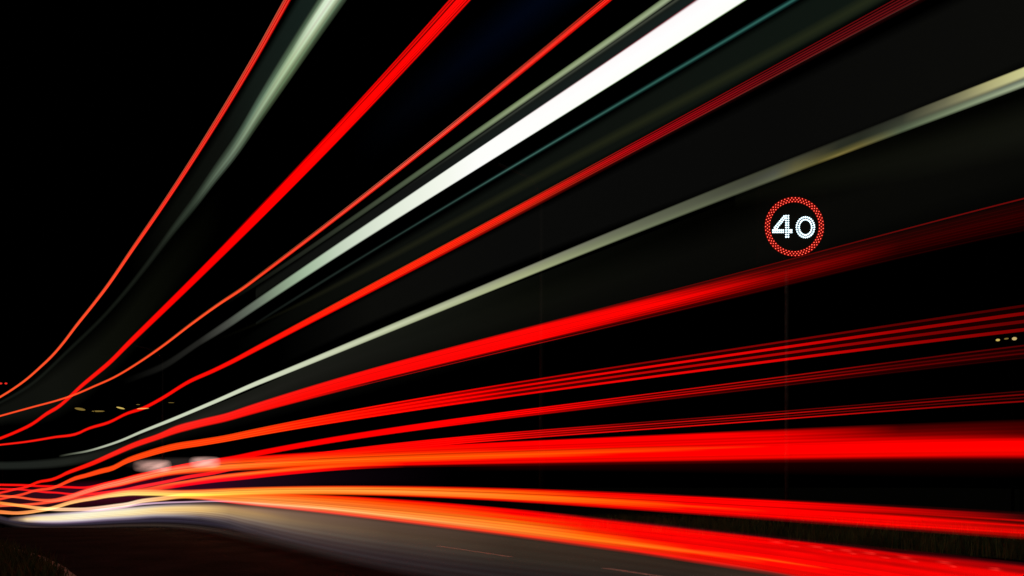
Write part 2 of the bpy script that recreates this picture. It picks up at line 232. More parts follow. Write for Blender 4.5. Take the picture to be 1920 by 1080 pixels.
  glow=[(45.778,[(0,(0.0,0.0,0.0)),(0.2,(1.0,0.007,0.0024)),(0.8,(1.0,0.007,0.0024)),(1,(0.0,0.0,0.0))]),(22.346,[(0,(0.0,0.0,0.0)),(0.18,(1.0,0.0044,0.0015)),(0.8200000000000001,(1.0,0.0044,0.0015)),(1,(0.0,0.0,0.0))]),(11.062,[(0,(0.0,0.0,0.0)),(0.15,(1.0,0.0,0.0)),(0.85,(1.0,0.0,0.0)),(1,(0.0,0.0,0.0))]),(7.876,[(0,(0.0,0.0,0.0)),(0.1,(0.956,0.0,0.0)),(0.9,(0.956,0.0,0.0)),(1,(0.0,0.0,0.0))]),(6.351,[(0,(0.0,0.0,0.0)),(0.06,(0.7529,0.0,0.0)),(0.3,(0.5776,0.0,0.0)),(0.5,(1.0,0.0024,0.0012)),(0.75,(0.7913,0.0,0.0)),(0.92,(0.6795,0.0,0.0)),(1,(0.0,0.0,0.0))]),(5.305,[(0,(0.0,0.0,0.0)),(0.06,(0.1559,0.0,0.0)),(0.3,(0.1559,0.0,0.0)),(0.45,(0.5149,0.0,0.0)),(0.6,(0.5149,0.0,0.0)),(0.8,(0.1559,0.0,0.0)),(0.92,(0.0802,0.0,0.0)),(1,(0.0,0.0,0.0))]),(4.242,[(0,(0.0,0.0,0.0)),(0.04,(0.1022,0.0,0.0)),(0.2,(0.0452,0.0,0.0)),(0.35,(0.5149,0.0,0.0)),(0.55,(0.402,0.0,0.0)),(0.7,(0.1878,0.0,0.0)),(0.9,(0.0319,0.0,0.0)),(1,(0.0,0.0,0.0))])],
  strands=[(0.06,0.036,[(45.778,(0.0,0.0,0.0)),(9.331,(0.0,0.0,0.0)),(7.037,(0.3515,0.0,0.0)),(5.614,(0.6795,0.0012,0.0006)),(4.242,(0.7529,0.0037,0.003))]),(0.21,0.036,[(45.778,(0.0,0.0,0.0)),(9.331,(0.0,0.0,0.0)),(7.037,(0.3515,0.0,0.0)),(5.614,(0.6795,0.0012,0.0006)),(4.242,(0.7529,0.0037,0.003))]),(0.4,0.036,[(45.778,(0.0,0.0,0.0)),(9.331,(0.0,0.0,0.0)),(7.037,(0.3515,0.0,0.0)),(5.614,(0.6795,0.0012,0.0006)),(4.242,(0.7529,0.0037,0.003))]),(0.52,0.036,[(45.778,(0.0,0.0,0.0)),(9.331,(0.0,0.0,0.0)),(7.037,(0.3515,0.0,0.0)),(5.614,(0.6795,0.0012,0.0006)),(4.242,(0.7529,0.0037,0.003))]),(0.66,0.036,[(45.778,(0.0,0.0,0.0)),(9.331,(0.0,0.0,0.0)),(7.037,(0.3515,0.0,0.0)),(5.614,(0.6795,0.0012,0.0006)),(4.242,(0.7529,0.0037,0.003))]),(0.8,0.036,[(45.778,(0.0,0.0,0.0)),(9.331,(0.0,0.0,0.0)),(7.037,(0.3515,0.0,0.0)),(5.614,(0.6795,0.0012,0.0006)),(4.242,(0.7529,0.0037,0.003))]),(0.95,0.036,[(45.778,(0.0,0.0,0.0)),(9.331,(0.0,0.0,0.0)),(7.037,(0.3515,0.0,0.0)),(5.614,(0.6795,0.0012,0.0006)),(4.242,(0.7529,0.0037,0.003))])]),
 dict(label='faint navy blue haze of light right of the broad bright red trail at top', cat='light trail', name='light_trail', off=3.3, thick=0.12, grain=0,
  run='6.745,4.131,3.4987 6.526,4.1158,3.4995 6.32,4.1008,3.4995 6.127,4.0855,3.4986 5.944,4.07,3.4969 5.772,4.0545,3.4946 5.609,4.0389,3.4916 5.454,4.0232,3.4882 5.308,4.0076,3.4842 5.169,3.9919,3.4798 5.037,3.9763,3.4751 4.912,3.9606,3.4699 4.792,3.945,3.4645 4.678,3.9294,3.4588 4.569,3.9139,3.4528 4.465,3.8984,3.4465 4.366,3.883,3.44 4.195,3.8549,3.4277 4.163,3.8494,3.4252',
  glow=[(6.745,[(0,(0.0,0.0,0.0)),(0.12,(0.0,0.0,0.0)),(0.88,(0.0,0.0,0.0)),(1,(0.0,0.0,0.0))]),(5.849,[(0,(0.0,0.0,0.0)),(0.48,(0.0003,0.0006,0.0015)),(0.52,(0.0003,0.0006,0.0015)),(1,(0.0,0.0,0.0))]),(5.157,[(0,(0.0,0.0,0.0)),(0.48,(0.0003,0.0009,0.0033)),(0.52,(0.0003,0.0009,0.0033)),(1,(0.0,0.0,0.0))]),(4.608,[(0,(0.0,0.0,0.0)),(0.48,(0.0003,0.0012,0.0048)),(0.52,(0.0003,0.0012,0.0048)),(1,(0.0,0.0,0.0))]),(4.163,[(0,(0.0,0.0,0.0)),(0.48,(0.0003,0.0015,0.0056)),(0.52,(0.0003,0.0015,0.0056)),(1,(0.0,0.0,0.0))])],
  strands=[]),
 dict(label='thin coral red light trail rising diagonally to the top edge left of the white beam', cat='light trail', name='light_trail', off=2.22, thick=0.12, grain=0,
  run='53.032,4.3252,4.1667 51.402,4.3071,4.1535 49.792,4.2844,4.1355 48.203,4.2572,4.113 46.636,4.2258,4.0863 45.093,4.1903,4.0555 43.574,4.1511,4.0208 42.082,4.1084,3.9825 40.616,4.0622,3.9406 39.18,4.0129,3.8956 37.774,3.9609,3.8479 36.399,3.9067,3.7978 35.057,3.8507,3.7457 33.749,3.7932,3.6921 32.477,3.7346,3.6374 31.241,3.6753,3.5818 30.042,3.6152,3.5254 28.881,3.5546,3.4684 27.76,3.4937,3.4108 26.678,3.4325,3.3528 25.635,3.3713,3.2945 24.633,3.3095,3.2355 23.671,3.247,3.1756 22.749,3.1855,3.1166 21.866,3.1264,3.0597 21.021,3.071,3.0064 20.215,3.0201,2.9571 19.447,2.9719,2.9103 18.714,2.9271,2.8669 18.017,2.8869,2.828 17.354,2.8522,2.7948 16.723,2.8215,2.7655 16.124,2.7926,2.7381 15.555,2.7638,2.7106 15.014,2.7342,2.6822 14.501,2.7053,2.6544 14.013,2.6789,2.6291 13.55,2.6567,2.6078 13.111,2.6395,2.5913 12.693,2.626,2.5785 12.297,2.6153,2.5683 11.919,2.6063,2.5599 11.561,2.5984,2.5524 11.22,2.5913,2.5457 10.895,2.5855,2.5402 10.586,2.5809,2.5359 10.292,2.5772,2.5324 10.011,2.574,2.5296 9.743,2.5717,2.5278 9.488,2.5708,2.5275 9.244,2.5707,2.5279 9.01,2.5706,2.5285 8.788,2.5699,2.5285 8.574,2.5681,2.5273 8.37,2.565,2.5249 8.174,2.5614,2.522 7.987,2.5574,2.5187 7.807,2.5529,2.5149 7.635,2.5478,2.5104 7.469,2.5422,2.5053 7.31,2.5354,2.4988 7.157,2.5278,2.4913 7.009,2.5202,2.4838 6.868,2.5133,2.477 6.731,2.5078,2.4718 6.6,2.5041,2.4684 6.473,2.5015,2.4662 6.351,2.4995,2.4645 6.233,2.4975,2.463 6.119,2.4953,2.461 5.856,2.4897,2.4562 5.614,2.4845,2.4517 5.391,2.4797,2.4475 5.183,2.4753,2.4437 4.991,2.4713,2.4401 4.812,2.4676,2.437 4.645,2.4644,2.4341 4.488,2.4615,2.4316 4.342,2.4589,2.4293 4.205,2.4567,2.4274 4.075,2.4548,2.4258 3.954,2.4532,2.4244 3.839,2.4519,2.4233 3.731,2.4508,2.4223 3.628,2.4499,2.4216 3.531,2.4493,2.4211 3.439,2.4489,2.4208 3.351,2.4486,2.4206 3.268,2.4485,2.4205 3.188,2.4485,2.4205 3.113,2.4486,2.4207 3.04,2.4488,2.4208 2.971,2.449,2.4211 2.854,2.4496,2.4216 2.745,2.4502,2.4221 2.644,2.4507,2.4224 2.55,2.4511,2.4225 2.477,2.4511,2.4224',
  glow=[(42.576,[(0,(0.0,0.0,0.0)),(0.25,(1.0,0.0612,0.013)),(0.75,(1.0,0.0612,0.013)),(1,(0.0,0.0,0.0))]),(7.672,[(0,(0.0,0.0,0.0)),(0.22,(1.0,0.0704,0.0168)),(0.78,(1.0,0.0704,0.0168)),(1,(0.0,0.0,0.0))]),(5.891,[(0,(0.0,0.0,0.0)),(0.2,(0.8714,0.0262,0.0097)),(0.8,(0.8714,0.0262,0.0097)),(1,(0.0,0.0,0.0))]),(3.774,[(0,(0.0,0.0,0.0)),(0.15,(0.6105,0.006,0.0024)),(0.85,(0.6105,0.006,0.0024)),(1,(0.0,0.0,0.0))]),(2.477,[(0,(0.0,0.0,0.0)),(0.12,(0.6795,0.0037,0.0018)),(0.88,(0.6795,0.0037,0.0018)),(1,(0.0,0.0,0.0))])],
  strands=[(0.16,0.08,[(42.576,(0.1878,0.0212,0.0048)),(6.131,(0.2232,0.0452,0.013)),(3.774,(0.5149,0.0908,0.0529)),(2.993,(0.4564,0.0319,0.0144)),(2.477,(0.402,0.0176,0.007))]),(0.5,0.06,[(42.576,(0.1878,0.0319,0.0048)),(6.131,(0.1878,0.0452,0.013)),(3.774,(0.5776,0.1274,0.0802)),(2.477,(0.305,0.013,0.0048))]),(0.83,0.07,[(42.576,(0.1878,0.0212,0.0048)),(6.131,(0.1878,0.0319,0.013)),(3.774,(0.5776,0.1144,0.0704)),(2.477,(0.3515,0.013,0.0048))])]),
 dict(label='narrow sage green light trail running just above the bright white beam', cat='light trail', name='light_trail', off=2.9, thick=0.12, grain=0,
  run='9.331,3.0397,2.9711 9.144,3.0313,2.9628 8.963,3.0229,2.9546 8.788,3.0148,2.9467 8.62,3.0071,2.9392 8.458,2.9999,2.9323 8.301,2.9932,2.9258 8.149,2.9868,2.9198 8.003,2.9807,2.914 7.861,2.9749,2.9085 7.533,2.962,2.8964 7.23,2.9504,2.8858 6.95,2.94,2.8764 6.689,2.9306,2.8681 6.446,2.9221,2.8606 6.219,2.9143,2.8539 6.007,2.9071,2.8478 5.809,2.9004,2.8421 5.623,2.8941,2.8369 5.448,2.8882,2.832 5.283,2.8825,2.8273 5.127,2.8771,2.8229 4.98,2.8718,2.8186 4.842,2.8668,2.8144 4.71,2.8619,2.8104 4.585,2.8571,2.8065 4.467,2.8524,2.8026 4.354,2.8479,2.7988 4.247,2.8434,2.7951 4.145,2.8391,2.7915 4.047,2.8349,2.7879 3.954,2.8308,2.7844 3.865,2.8269,2.781 3.713,2.8202,2.7751 3.573,2.8141,2.7696 3.442,2.8088,2.7647 3.321,2.8044,2.7606 3.207,2.801,2.7573 3.101,2.7989,2.7551 3.002,2.7982,2.7541 2.909,2.7992,2.7546 2.902,2.7993,2.7546',
  glow=[(9.331,[(0,(0.0,0.0,0.0)),(0.12,(0.0,0.0,0.0)),(0.88,(0.0,0.0,0.0)),(1,(0.0,0.0,0.0))]),(7.876,[(0,(0.0,0.0,0.0)),(0.3,(0.007,0.008,0.0056)),(0.7,(0.007,0.008,0.0056)),(1,(0.0,0.0,0.0))]),(6.51,[(0,(0.0,0.0,0.0)),(0.3,(0.0176,0.0212,0.0144)),(0.7,(0.0176,0.0212,0.0144)),(1,(0.0,0.0,0.0))]),(5.614,[(0,(0.0,0.0,0.0)),(0.3,(0.0482,0.0612,0.0369)),(0.7,(0.0482,0.0612,0.0369)),(1,(0.0,0.0,0.0))]),(4.531,[(0,(0.0,0.0,0.0)),(0.28,(0.117,0.162,0.0887)),(0.72,(0.117,0.162,0.0887)),(1,(0.0,0.0,0.0))]),(4.06,[(0,(0.0,0.0,0.0)),(0.25,(0.1878,0.2423,0.1221)),(0.6,(0.2961,0.3663,0.2016)),(1,(0.0,0.0,0.0))]),(3.529,[(0,(0.0,0.0,0.0)),(0.22,(0.2307,0.2961,0.15)),(0.6,(0.3419,0.4125,0.2384)),(1,(0.0,0.0,0.0))]),(2.902,[(0,(0.0,0.0,0.0)),(0.25,(0.2051,0.2623,0.1413)),(0.6,(0.3763,0.4564,0.2831)),(1,(0.0,0.0,0.0))])],
  strands=[]),
 dict(label='dark grey band of light tucked between the sage trail and the white beam', cat='light trail', name='light_trail', off=2.95, thick=0.12, grain=0,
  run='8.33,2.9552,2.7935 8.179,2.9509,2.793 8.034,2.9465,2.7923 7.894,2.9422,2.7916 7.569,2.9323,2.7895 7.268,2.9231,2.787 6.989,2.9146,2.7841 6.729,2.9067,2.781 6.487,2.8993,2.7777 6.261,2.8925,2.7743 6.05,2.8861,2.7708 5.852,2.8801,2.7673 5.666,2.8745,2.7637 5.492,2.8693,2.7602 5.327,2.8644,2.7567 5.171,2.8598,2.7533 5.025,2.8555,2.7499 4.886,2.8514,2.7465 4.754,2.8476,2.7433 4.629,2.8439,2.7401 4.51,2.8404,2.737 4.397,2.8371,2.734 4.29,2.8338,2.7311 4.187,2.8308,2.7282 4.09,2.8278,2.7255 3.996,2.8249,2.7229 3.907,2.8221,2.7204 3.754,2.8171,2.716 3.613,2.8123,2.712 3.481,2.8075,2.7083 3.359,2.8028,2.705 3.245,2.7981,2.702 3.139,2.7933,2.6993 3.039,2.7884,2.6969 2.952,2.7838,2.695',
  glow=[(8.33,[(0,(0.0,0.0,0.0)),(0.3,(0.0044,0.0048,0.0037)),(0.7,(0.0044,0.0048,0.0037)),(1,(0.0,0.0,0.0))]),(5.284,[(0,(0.0,0.0,0.0)),(0.2,(0.006,0.0065,0.006)),(0.8,(0.006,0.0065,0.006)),(1,(0.0,0.0,0.0))]),(4.129,[(0,(0.0,0.0,0.0)),(0.06,(0.007,0.008,0.0065)),(0.16,(0.0395,0.0452,0.0343)),(0.26,(0.007,0.0086,0.007)),(0.5,(0.008,0.011,0.0097)),(0.92,(0.007,0.0103,0.0091)),(1,(0.0,0.0,0.0))]),(2.952,[(0,(0.0,0.0,0.0)),(0.05,(0.007,0.0091,0.007)),(0.14,(0.0612,0.0685,0.0482)),(0.24,(0.008,0.011,0.0086)),(0.5,(0.008,0.013,0.0116)),(0.85,(0.007,0.0116,0.0103)),(1,(0.0212,0.003,0.0052))])],
  strands=[]),
 dict(label='thick blazing white light beam, the widest trail, rising from centre left to the top edge', cat='light trail', name='light_trail', off=3, thick=0.12, grain=0,
  run='16.12,3.0054,2.8165 15.663,2.978,2.795 15.225,2.9511,2.7739 14.807,2.9258,2.7532 14.407,2.9026,2.7323 14.024,2.8801,2.7093 13.657,2.8594,2.687 13.305,2.842,2.6683 12.969,2.829,2.6562 12.646,2.8214,2.6521 12.337,2.8181,2.6542 12.04,2.8181,2.6605 11.755,2.8202,2.6693 11.482,2.8235,2.6789 11.219,2.827,2.6877 10.967,2.8299,2.6944 10.725,2.8316,2.6978 10.492,2.8322,2.6979 10.267,2.8331,2.6966 10.052,2.8341,2.6947 9.844,2.8351,2.693 9.643,2.8362,2.6922 9.45,2.8372,2.6928 9.264,2.8384,2.6948 9.084,2.8397,2.6974 8.911,2.8409,2.7001 8.744,2.8417,2.7022 8.582,2.8421,2.7036 8.426,2.8424,2.7047 8.275,2.8424,2.7055 8.128,2.8423,2.7061 7.791,2.8413,2.7068 7.478,2.8397,2.7064 7.188,2.8374,2.7052 6.919,2.8347,2.7033 6.668,2.8318,2.7009 6.434,2.8285,2.6981 6.215,2.8251,2.695 6.01,2.8216,2.6916 5.818,2.8181,2.688 5.637,2.8145,2.6843 5.466,2.8109,2.6805 5.306,2.8074,2.6766 5.154,2.804,2.6728 5.01,2.8006,2.6689 4.874,2.7973,2.6651 4.745,2.7942,2.6614 4.623,2.7911,2.6577 4.506,2.7882,2.6541 4.395,2.7854,2.6506 4.289,2.7827,2.6471 4.189,2.7802,2.6438 4.092,2.7778,2.6406 4,2.7755,2.6375 3.843,2.7717,2.6322 3.697,2.7683,2.6273 3.562,2.7653,2.6228 3.437,2.7627,2.6186 3.319,2.7605,2.6149 3.21,2.7586,2.6115 3.107,2.757,2.6084 3.011,2.7556,2.6056 2.92,2.7546,2.6032 2.835,2.7537,2.601 2.754,2.753,2.5991 2.727,2.7528,2.5984',
  glow=[(16.12,[(0,(0.0,0.0,0.0)),(0.12,(0.0,0.0,0.0)),(0.88,(0.0,0.0,0.0)),(1,(0.0,0.0,0.0))]),(13.042,[(0,(0.0,0.0,0.0)),(0.3,(0.0065,0.0065,0.0056)),(0.7,(0.0065,0.0065,0.0056)),(1,(0.0,0.0,0.0))]),(10.698,[(0,(0.0,0.0,0.0)),(0.28,(0.016,0.016,0.0137)),(0.72,(0.016,0.016,0.0137)),(1,(0.0,0.0,0.0))]),(9.514,[(0,(0.0,0.0,0.0)),(0.24,(0.0578,0.0612,0.0513)),(0.76,(0.0578,0.0612,0.0513)),(1,(0.0,0.0,0.0))]),(8.46,[(0,(0.0,0.0,0.0)),(0.2,(0.1329,0.162,0.1221)),(0.8,(0.1329,0.162,0.1221)),(1,(0.0,0.0,0.0))]),(7.82,[(0,(0.0,0.0,0.0)),(0.18,(0.2307,0.305,0.2086)),(0.8200000000000001,(0.2307,0.305,0.2086)),(1,(0.0,0.0,0.0))]),(7.015,[(0,(0.0,0.0,0.0)),(0.16,(0.3813,0.5149,0.3515)),(0.84,(0.3813,0.5149,0.3515)),(1,(0.0,0.0,0.0))]),(6.206,[(0,(0.0,0.0,0.0)),(0.13,(0.6038,0.6939,0.552)),(0.87,(0.6038,0.6939,0.552)),(1,(0.0,0.0,0.0))]),(5.558,[(0,(0.0,0.0,0.0)),(0.1,(0.7605,0.8308,0.6939)),(0.9,(0.7605,0.8308,0.6939)),(1,(0.0,0.0,0.0))]),(4.874,[(0,(0.0,0.0,0.0)),(0.06,(0.9047,0.9387,0.8388)),(0.94,(0.9047,0.9387,0.8388)),(1,(0.0,0.0,0.0))]),(4.485,[(0,(0.0,0.0,0.0)),(0.05,(1.0,1.0,0.9734)),(0.95,(1.0,1.0,0.9734)),(1,(0.0,0.0,0.0))]),(3.486,[(0,(0.0,0.0,0.0)),(0.03,(0.1878,0.0212,0.0319)),(0.08,(1.0,0.956,0.956)),(0.5,(1.0,1.0,1.0)),(0.95,(1.0,1.0,0.956)),(0.985,(0.1878,0.305,0.1274)),(1,(0.0,0.0,0.0))]),(2.727,[(0,(0.0,0.0,0.0)),(0.05,(0.2232,0.0212,0.0452)),(0.12,(1.0,0.956,0.956)),(0.5,(1.0,1.0,1.0)),(0.95,(1.0,1.0,0.956)),(0.985,(0.1878,0.305,0.1274)),(1,(0.0,0.0,0.0))])],
  strands=[]),
 dict(label='hairline teal light trail running parallel just below the white beam', cat='light trail', name='light_trail', off=3.05, thick=0.12, grain=0,
  run='8.59,2.5959,2.549 8.436,2.5979,2.5513 8.287,2.5998,2.5535 8.142,2.6015,2.5556 7.808,2.6047,2.5595 7.499,2.6067,2.5623 7.212,2.6079,2.5641 6.945,2.6082,2.5651 6.696,2.608,2.5655 6.464,2.6073,2.5653 6.247,2.6061,2.5646 6.043,2.6046,2.5636 5.851,2.6028,2.5623 5.671,2.6008,2.5607 5.501,2.5986,2.559 5.341,2.5962,2.557 5.19,2.5938,2.5549 5.046,2.5913,2.5528 4.911,2.5887,2.5505 4.782,2.586,2.5482 4.659,2.5834,2.5458 4.543,2.5807,2.5435 4.432,2.5781,2.5411 4.326,2.5754,2.5388 4.225,2.5728,2.5364 4.129,2.5702,2.5341 4.037,2.5677,2.5318 3.879,2.5632,2.5277 3.733,2.5589,2.5238 3.598,2.5548,2.52 3.472,2.5509,2.5165 3.354,2.5472,2.5131 3.244,2.5438,2.5099 3.141,2.5405,2.5069 3.044,2.5374,2.5041 2.953,2.5345,2.5014 2.867,2.5319,2.499 2.786,2.5293,2.4966 2.709,2.527,2.4945 2.636,2.5248,2.4925 2.59,2.5234,2.4912',
  glow=[(8.59,[(0,(0.0,0.0,0.0)),(0.4,(0.0037,0.0044,0.0037)),(0.6,(0.0037,0.0044,0.0037)),(1,(0.0,0.0,0.0))]),(7.04,[(0,(0.0,0.0,0.0)),(0.5,(0.013,0.0194,0.016)),(1,(0.0,0.0,0.0))]),(5.647,[(0,(0.0,0.0,0.0)),(0.3,(0.003,0.0052,0.0044)),(0.5,(0.0232,0.0452,0.0369)),(0.7,(0.003,0.0052,0.0044)),(1,(0.0,0.0,0.0))]),(4.805,[(0,(0.0,0.0,0.0)),(0.3,(0.0044,0.0091,0.008)),(0.5,(0.0382,0.0887,0.0723)),(0.7,(0.0037,0.008,0.007)),(1,(0.0,0.0,0.0))]),(4.266,[(0,(0.0,0.0,0.0)),(0.3,(0.0052,0.0144,0.013)),(0.5,(0.0612,0.162,0.1329)),(0.7,(0.0037,0.0116,0.0097)),(1,(0.0,0.0,0.0))]),(3.391,[(0,(0.0,0.0,0.0)),(0.25,(0.0044,0.0176,0.0152)),(0.5,(0.0343,0.1274,0.1022)),(0.75,(0.0037,0.016,0.013)),(1,(0.0,0.0,0.0))]),(2.59,[(0,(0.0,0.0,0.0)),(0.25,(0.0052,0.0252,0.0232)),(0.5,(0.0296,0.1413,0.117)),(0.75,(0.0044,0.0194,0.0176)),(1,(0.0,0.0,0.0))])],
  strands=[]),
 dict(label='wide very dim grey green veil of light just below the hairline teal trail', cat='light trail', name='light_trail', off=3.1, thick=0.12, grain=0,
  run='9.482,2.5258,2.318 9.3,2.53,2.3174 9.124,2.5339,2.3168 8.955,2.5376,2.316 8.791,2.5409,2.3153 8.632,2.544,2.3146 8.479,2.5468,2.314 8.331,2.5494,2.3133 7.987,2.5548,2.3118 7.67,2.5591,2.3103 7.375,2.5626,2.309 7.101,2.5652,2.3078 6.845,2.5672,2.3067 6.607,2.5686,2.3058 6.384,2.5695,2.3049 6.174,2.57,2.3043 5.978,2.5702,2.3037 5.793,2.5701,2.3033 5.619,2.5697,2.303 5.455,2.5692,2.3027 5.3,2.5684,2.3026 5.153,2.5675,2.3026 5.014,2.5665,2.3027 4.881,2.5653,2.3028 4.756,2.5641,2.303 4.637,2.5627,2.3033 4.523,2.5614,2.3037 4.415,2.5599,2.3041 4.312,2.5585,2.3045 4.213,2.557,2.305 4.119,2.5555,2.3055 3.957,2.5527,2.3065 3.808,2.5499,2.3077 3.669,2.5472,2.3089 3.54,2.5445,2.3101 3.42,2.5418,2.3113 3.307,2.5393,2.3125 3.202,2.5368,2.3137 3.103,2.5345,2.3149 3.01,2.5323,2.3161 2.922,2.5302,2.3171 2.839,2.5283,2.3181 2.761,2.5265,2.3191 2.686,2.5249,2.3199 2.616,2.5234,2.3206 2.549,2.5221,2.3213 2.486,2.5209,2.3218 2.426,2.5199,2.3222 2.368,2.519,2.3224 2.313,2.5184,2.3226 2.272,2.5179,2.3226',
  glow=[(9.482,[(0,(0.0,0.0,0.0)),(0.12,(0.0,0.0,0.0)),(0.88,(0.0,0.0,0.0)),(1,(0.0,0.0,0.0))]),(7.149,[(0,(0.0,0.0,0.0)),(0.25,(0.0027,0.003,0.0021)),(0.75,(0.0027,0.003,0.0021)),(1,(0.0,0.0,0.0))]),(5.737,[(0,(0.0,0.0,0.0)),(0.2,(0.0037,0.0044,0.0033)),(0.8,(0.0037,0.0044,0.0033)),(1,(0.0,0.0,0.0))]),(4.335,[(0,(0.0,0.0,0.0)),(0.2,(0.004,0.0052,0.004)),(0.8,(0.004,0.0052,0.004)),(1,(0.0,0.0,0.0))]),(3.446,[(0,(0.0,0.0,0.0)),(0.15,(0.0044,0.006,0.0044)),(0.85,(0.0044,0.006,0.0044)),(1,(0.0,0.0,0.0))]),(2.272,[(0,(0.0,0.0,0.0)),(0.15,(0.0048,0.0086,0.006)),(0.85,(0.0048,0.0086,0.006)),(1,(0.0,0.0,0.0))])],
  strands=[]),
 dict(label='dim olive light band running between the teal line and the dim red strands', cat='light trail', name='light_trail', off=3.12, thick=0.12, grain=0,
  run='10.434,2.7459,2.6929 10.219,2.732,2.6788 10.013,2.7178,2.6648 9.813,2.7038,2.6508 9.621,2.6899,2.6371 9.435,2.6763,2.6238 9.256,2.6632,2.6108 9.083,2.6506,2.5984 8.915,2.6387,2.5866 8.754,2.6277,2.5754 8.597,2.6175,2.5649 8.446,2.6082,2.5552 8.3,2.6,2.5464 7.961,2.5847,2.5285 7.647,2.5737,2.5141 7.355,2.5638,2.5013 7.084,2.5551,2.4901 6.831,2.5473,2.4802 6.595,2.5404,2.4714 6.374,2.5342,2.4637 6.167,2.5287,2.4567 5.972,2.5237,2.4505 5.788,2.5191,2.445 5.616,2.515,2.4399 5.453,2.5111,2.4353 5.298,2.5074,2.4311 5.152,2.504,2.4271 5.014,2.5007,2.4235 4.883,2.4975,2.42 4.758,2.4944,2.4167 4.639,2.4914,2.4135 4.526,2.4884,2.4105 4.419,2.4855,2.4075 4.316,2.4825,2.4046 4.218,2.4796,2.4018 4.124,2.4767,2.399 3.963,2.4714,2.394 3.814,2.466,2.389 3.676,2.4606,2.3841 3.547,2.4553,2.3792 3.427,2.4499,2.3744 3.315,2.4447,2.3697 3.209,2.4396,2.3652 3.11,2.4348,2.3609 3.017,2.4302,2.3569 2.93,2.4261,2.3533 2.847,2.4225,2.3502 2.769,2.4194,2.3476 2.695,2.4171,2.3457 2.624,2.4155,2.3445 2.558,2.4149,2.3441 2.494,2.4152,2.3448 2.434,2.4168,2.3465 2.425,2.4171,2.3468',
  glow=[(10.434,[(0,(0.0,0.0,0.0)),(0.12,(0.0,0.0,0.0)),(0.88,(0.0,0.0,0.0)),(1,(0.0,0.0,0.0))]),(7.538,[(0,(0.0,0.0,0.0)),(0.5,(0.0044,0.0044,0.0018)),(1,(0.0,0.0,0.0))]),(5.772,[(0,(0.0,0.0,0.0)),(0.5,(0.007,0.007,0.0024)),(1,(0.0,0.0,0.0))]),(4.183,[(0,(0.0,0.0,0.0)),(0.5,(0.0091,0.0097,0.0024)),(1,(0.0,0.0,0.0))]),(2.425,[(0,(0.0,0.0,0.0)),(0.5,(0.011,0.0123,0.003)),(1,(0.0,0.0,0.0))])],
  strands=[]),
 dict(label='red light trail of fine strands rising to top right, dimming to dark crimson', cat='light trail', name='light_trail', off=3.15, thick=0.12, grain=0,
  run='56.891,3.089,2.9112 55.329,3.0595,2.8866 53.786,3.0288,2.8607 52.265,2.9968,2.8335 50.765,2.9637,2.8051 49.287,2.9296,2.7756 47.833,2.8945,2.745 46.404,2.8585,2.7135 45,2.8211,2.6809 43.623,2.7828,2.6473 42.273,2.744,2.6132 40.951,2.7052,2.5788 39.658,2.6671,2.5444 38.396,2.6299,2.5103 37.164,2.5935,2.4763 35.963,2.557,2.4414 34.795,2.5211,2.4066 33.659,2.4865,2.3731 32.556,2.4539,2.3416 31.486,2.4239,2.3129 30.45,2.3966,2.2874 29.447,2.3715,2.2641 28.478,2.3477,2.2422 27.543,2.3248,2.2208 26.64,2.302,2.1992 25.771,2.277,2.1746 24.934,2.2433,2.1402 24.129,2.2085,2.1044 23.356,2.1808,2.076 22.613,2.1672,2.0628 21.9,2.174,2.0714 21.216,2.1998,2.1004 20.56,2.211,2.1139 19.931,2.2065,2.1108 19.329,2.1952,2.1005 18.753,2.1848,2.0911 18.2,2.182,2.0898 17.671,2.192,2.1022 17.165,2.2095,2.1229 16.68,2.2252,2.1411 16.216,2.2307,2.1477 15.771,2.2239,2.1401 15.346,2.2133,2.1278 14.938,2.2074,2.1207 14.547,2.2119,2.1252 14.173,2.2227,2.1365 13.814,2.2361,2.1506 13.469,2.2492,2.1646 13.139,2.265,2.1814 12.823,2.2828,2.2004 12.519,2.3005,2.2193 12.227,2.316,2.2361 11.946,2.3276,2.2489 11.676,2.3336,2.2559 11.417,2.3342,2.2575 11.168,2.3314,2.2557 10.928,2.3273,2.2524 10.697,2.3237,2.2495 10.475,2.3223,2.2483 10.26,2.3221,2.2481 10.054,2.3225,2.2483 9.855,2.3235,2.2489 9.662,2.325,2.2499 9.477,2.3274,2.2518 9.298,2.3305,2.2542 9.125,2.3338,2.2567 8.957,2.3367,2.259 8.796,2.339,2.2609 8.639,2.3411,2.2625 8.488,2.3429,2.264 8.138,2.3468,2.2672 7.814,2.3499,2.2698 7.513,2.3522,2.2719 7.234,2.354,2.2735 6.973,2.3552,2.2749 6.73,2.3561,2.2759 6.502,2.3566,2.2768 6.288,2.3569,2.2775 6.088,2.3569,2.278 5.9,2.3568,2.2784 5.722,2.3565,2.2788 5.555,2.3562,2.279 5.396,2.3557,2.2792 5.247,2.3552,2.2794 5.105,2.3546,2.2796 4.97,2.354,2.2797 4.842,2.3534,2.2798 4.72,2.3528,2.2799 4.605,2.3522,2.2801 4.494,2.3516,2.2802 4.389,2.351,2.2803 4.288,2.3504,2.2804 4.192,2.3498,2.2806 4.028,2.3489,2.2809 3.876,2.3481,2.2812 3.734,2.3474,2.2815 3.603,2.3468,2.2818 3.48,2.3463,2.2822 3.365,2.3459,2.2826 3.258,2.3456,2.2829 3.157,2.3455,2.2832 3.062,2.3454,2.2834 2.973,2.3454,2.2836 2.888,2.3454,2.2837 2.809,2.3455,2.2838 2.733,2.3456,2.2837 2.662,2.3458,2.2834 2.594,2.3459,2.2831 2.529,2.3461,2.2825 2.467,2.3462,2.2818 2.409,2.3463,2.2809 2.353,2.3463,2.2797 2.309,2.3462,2.2786',
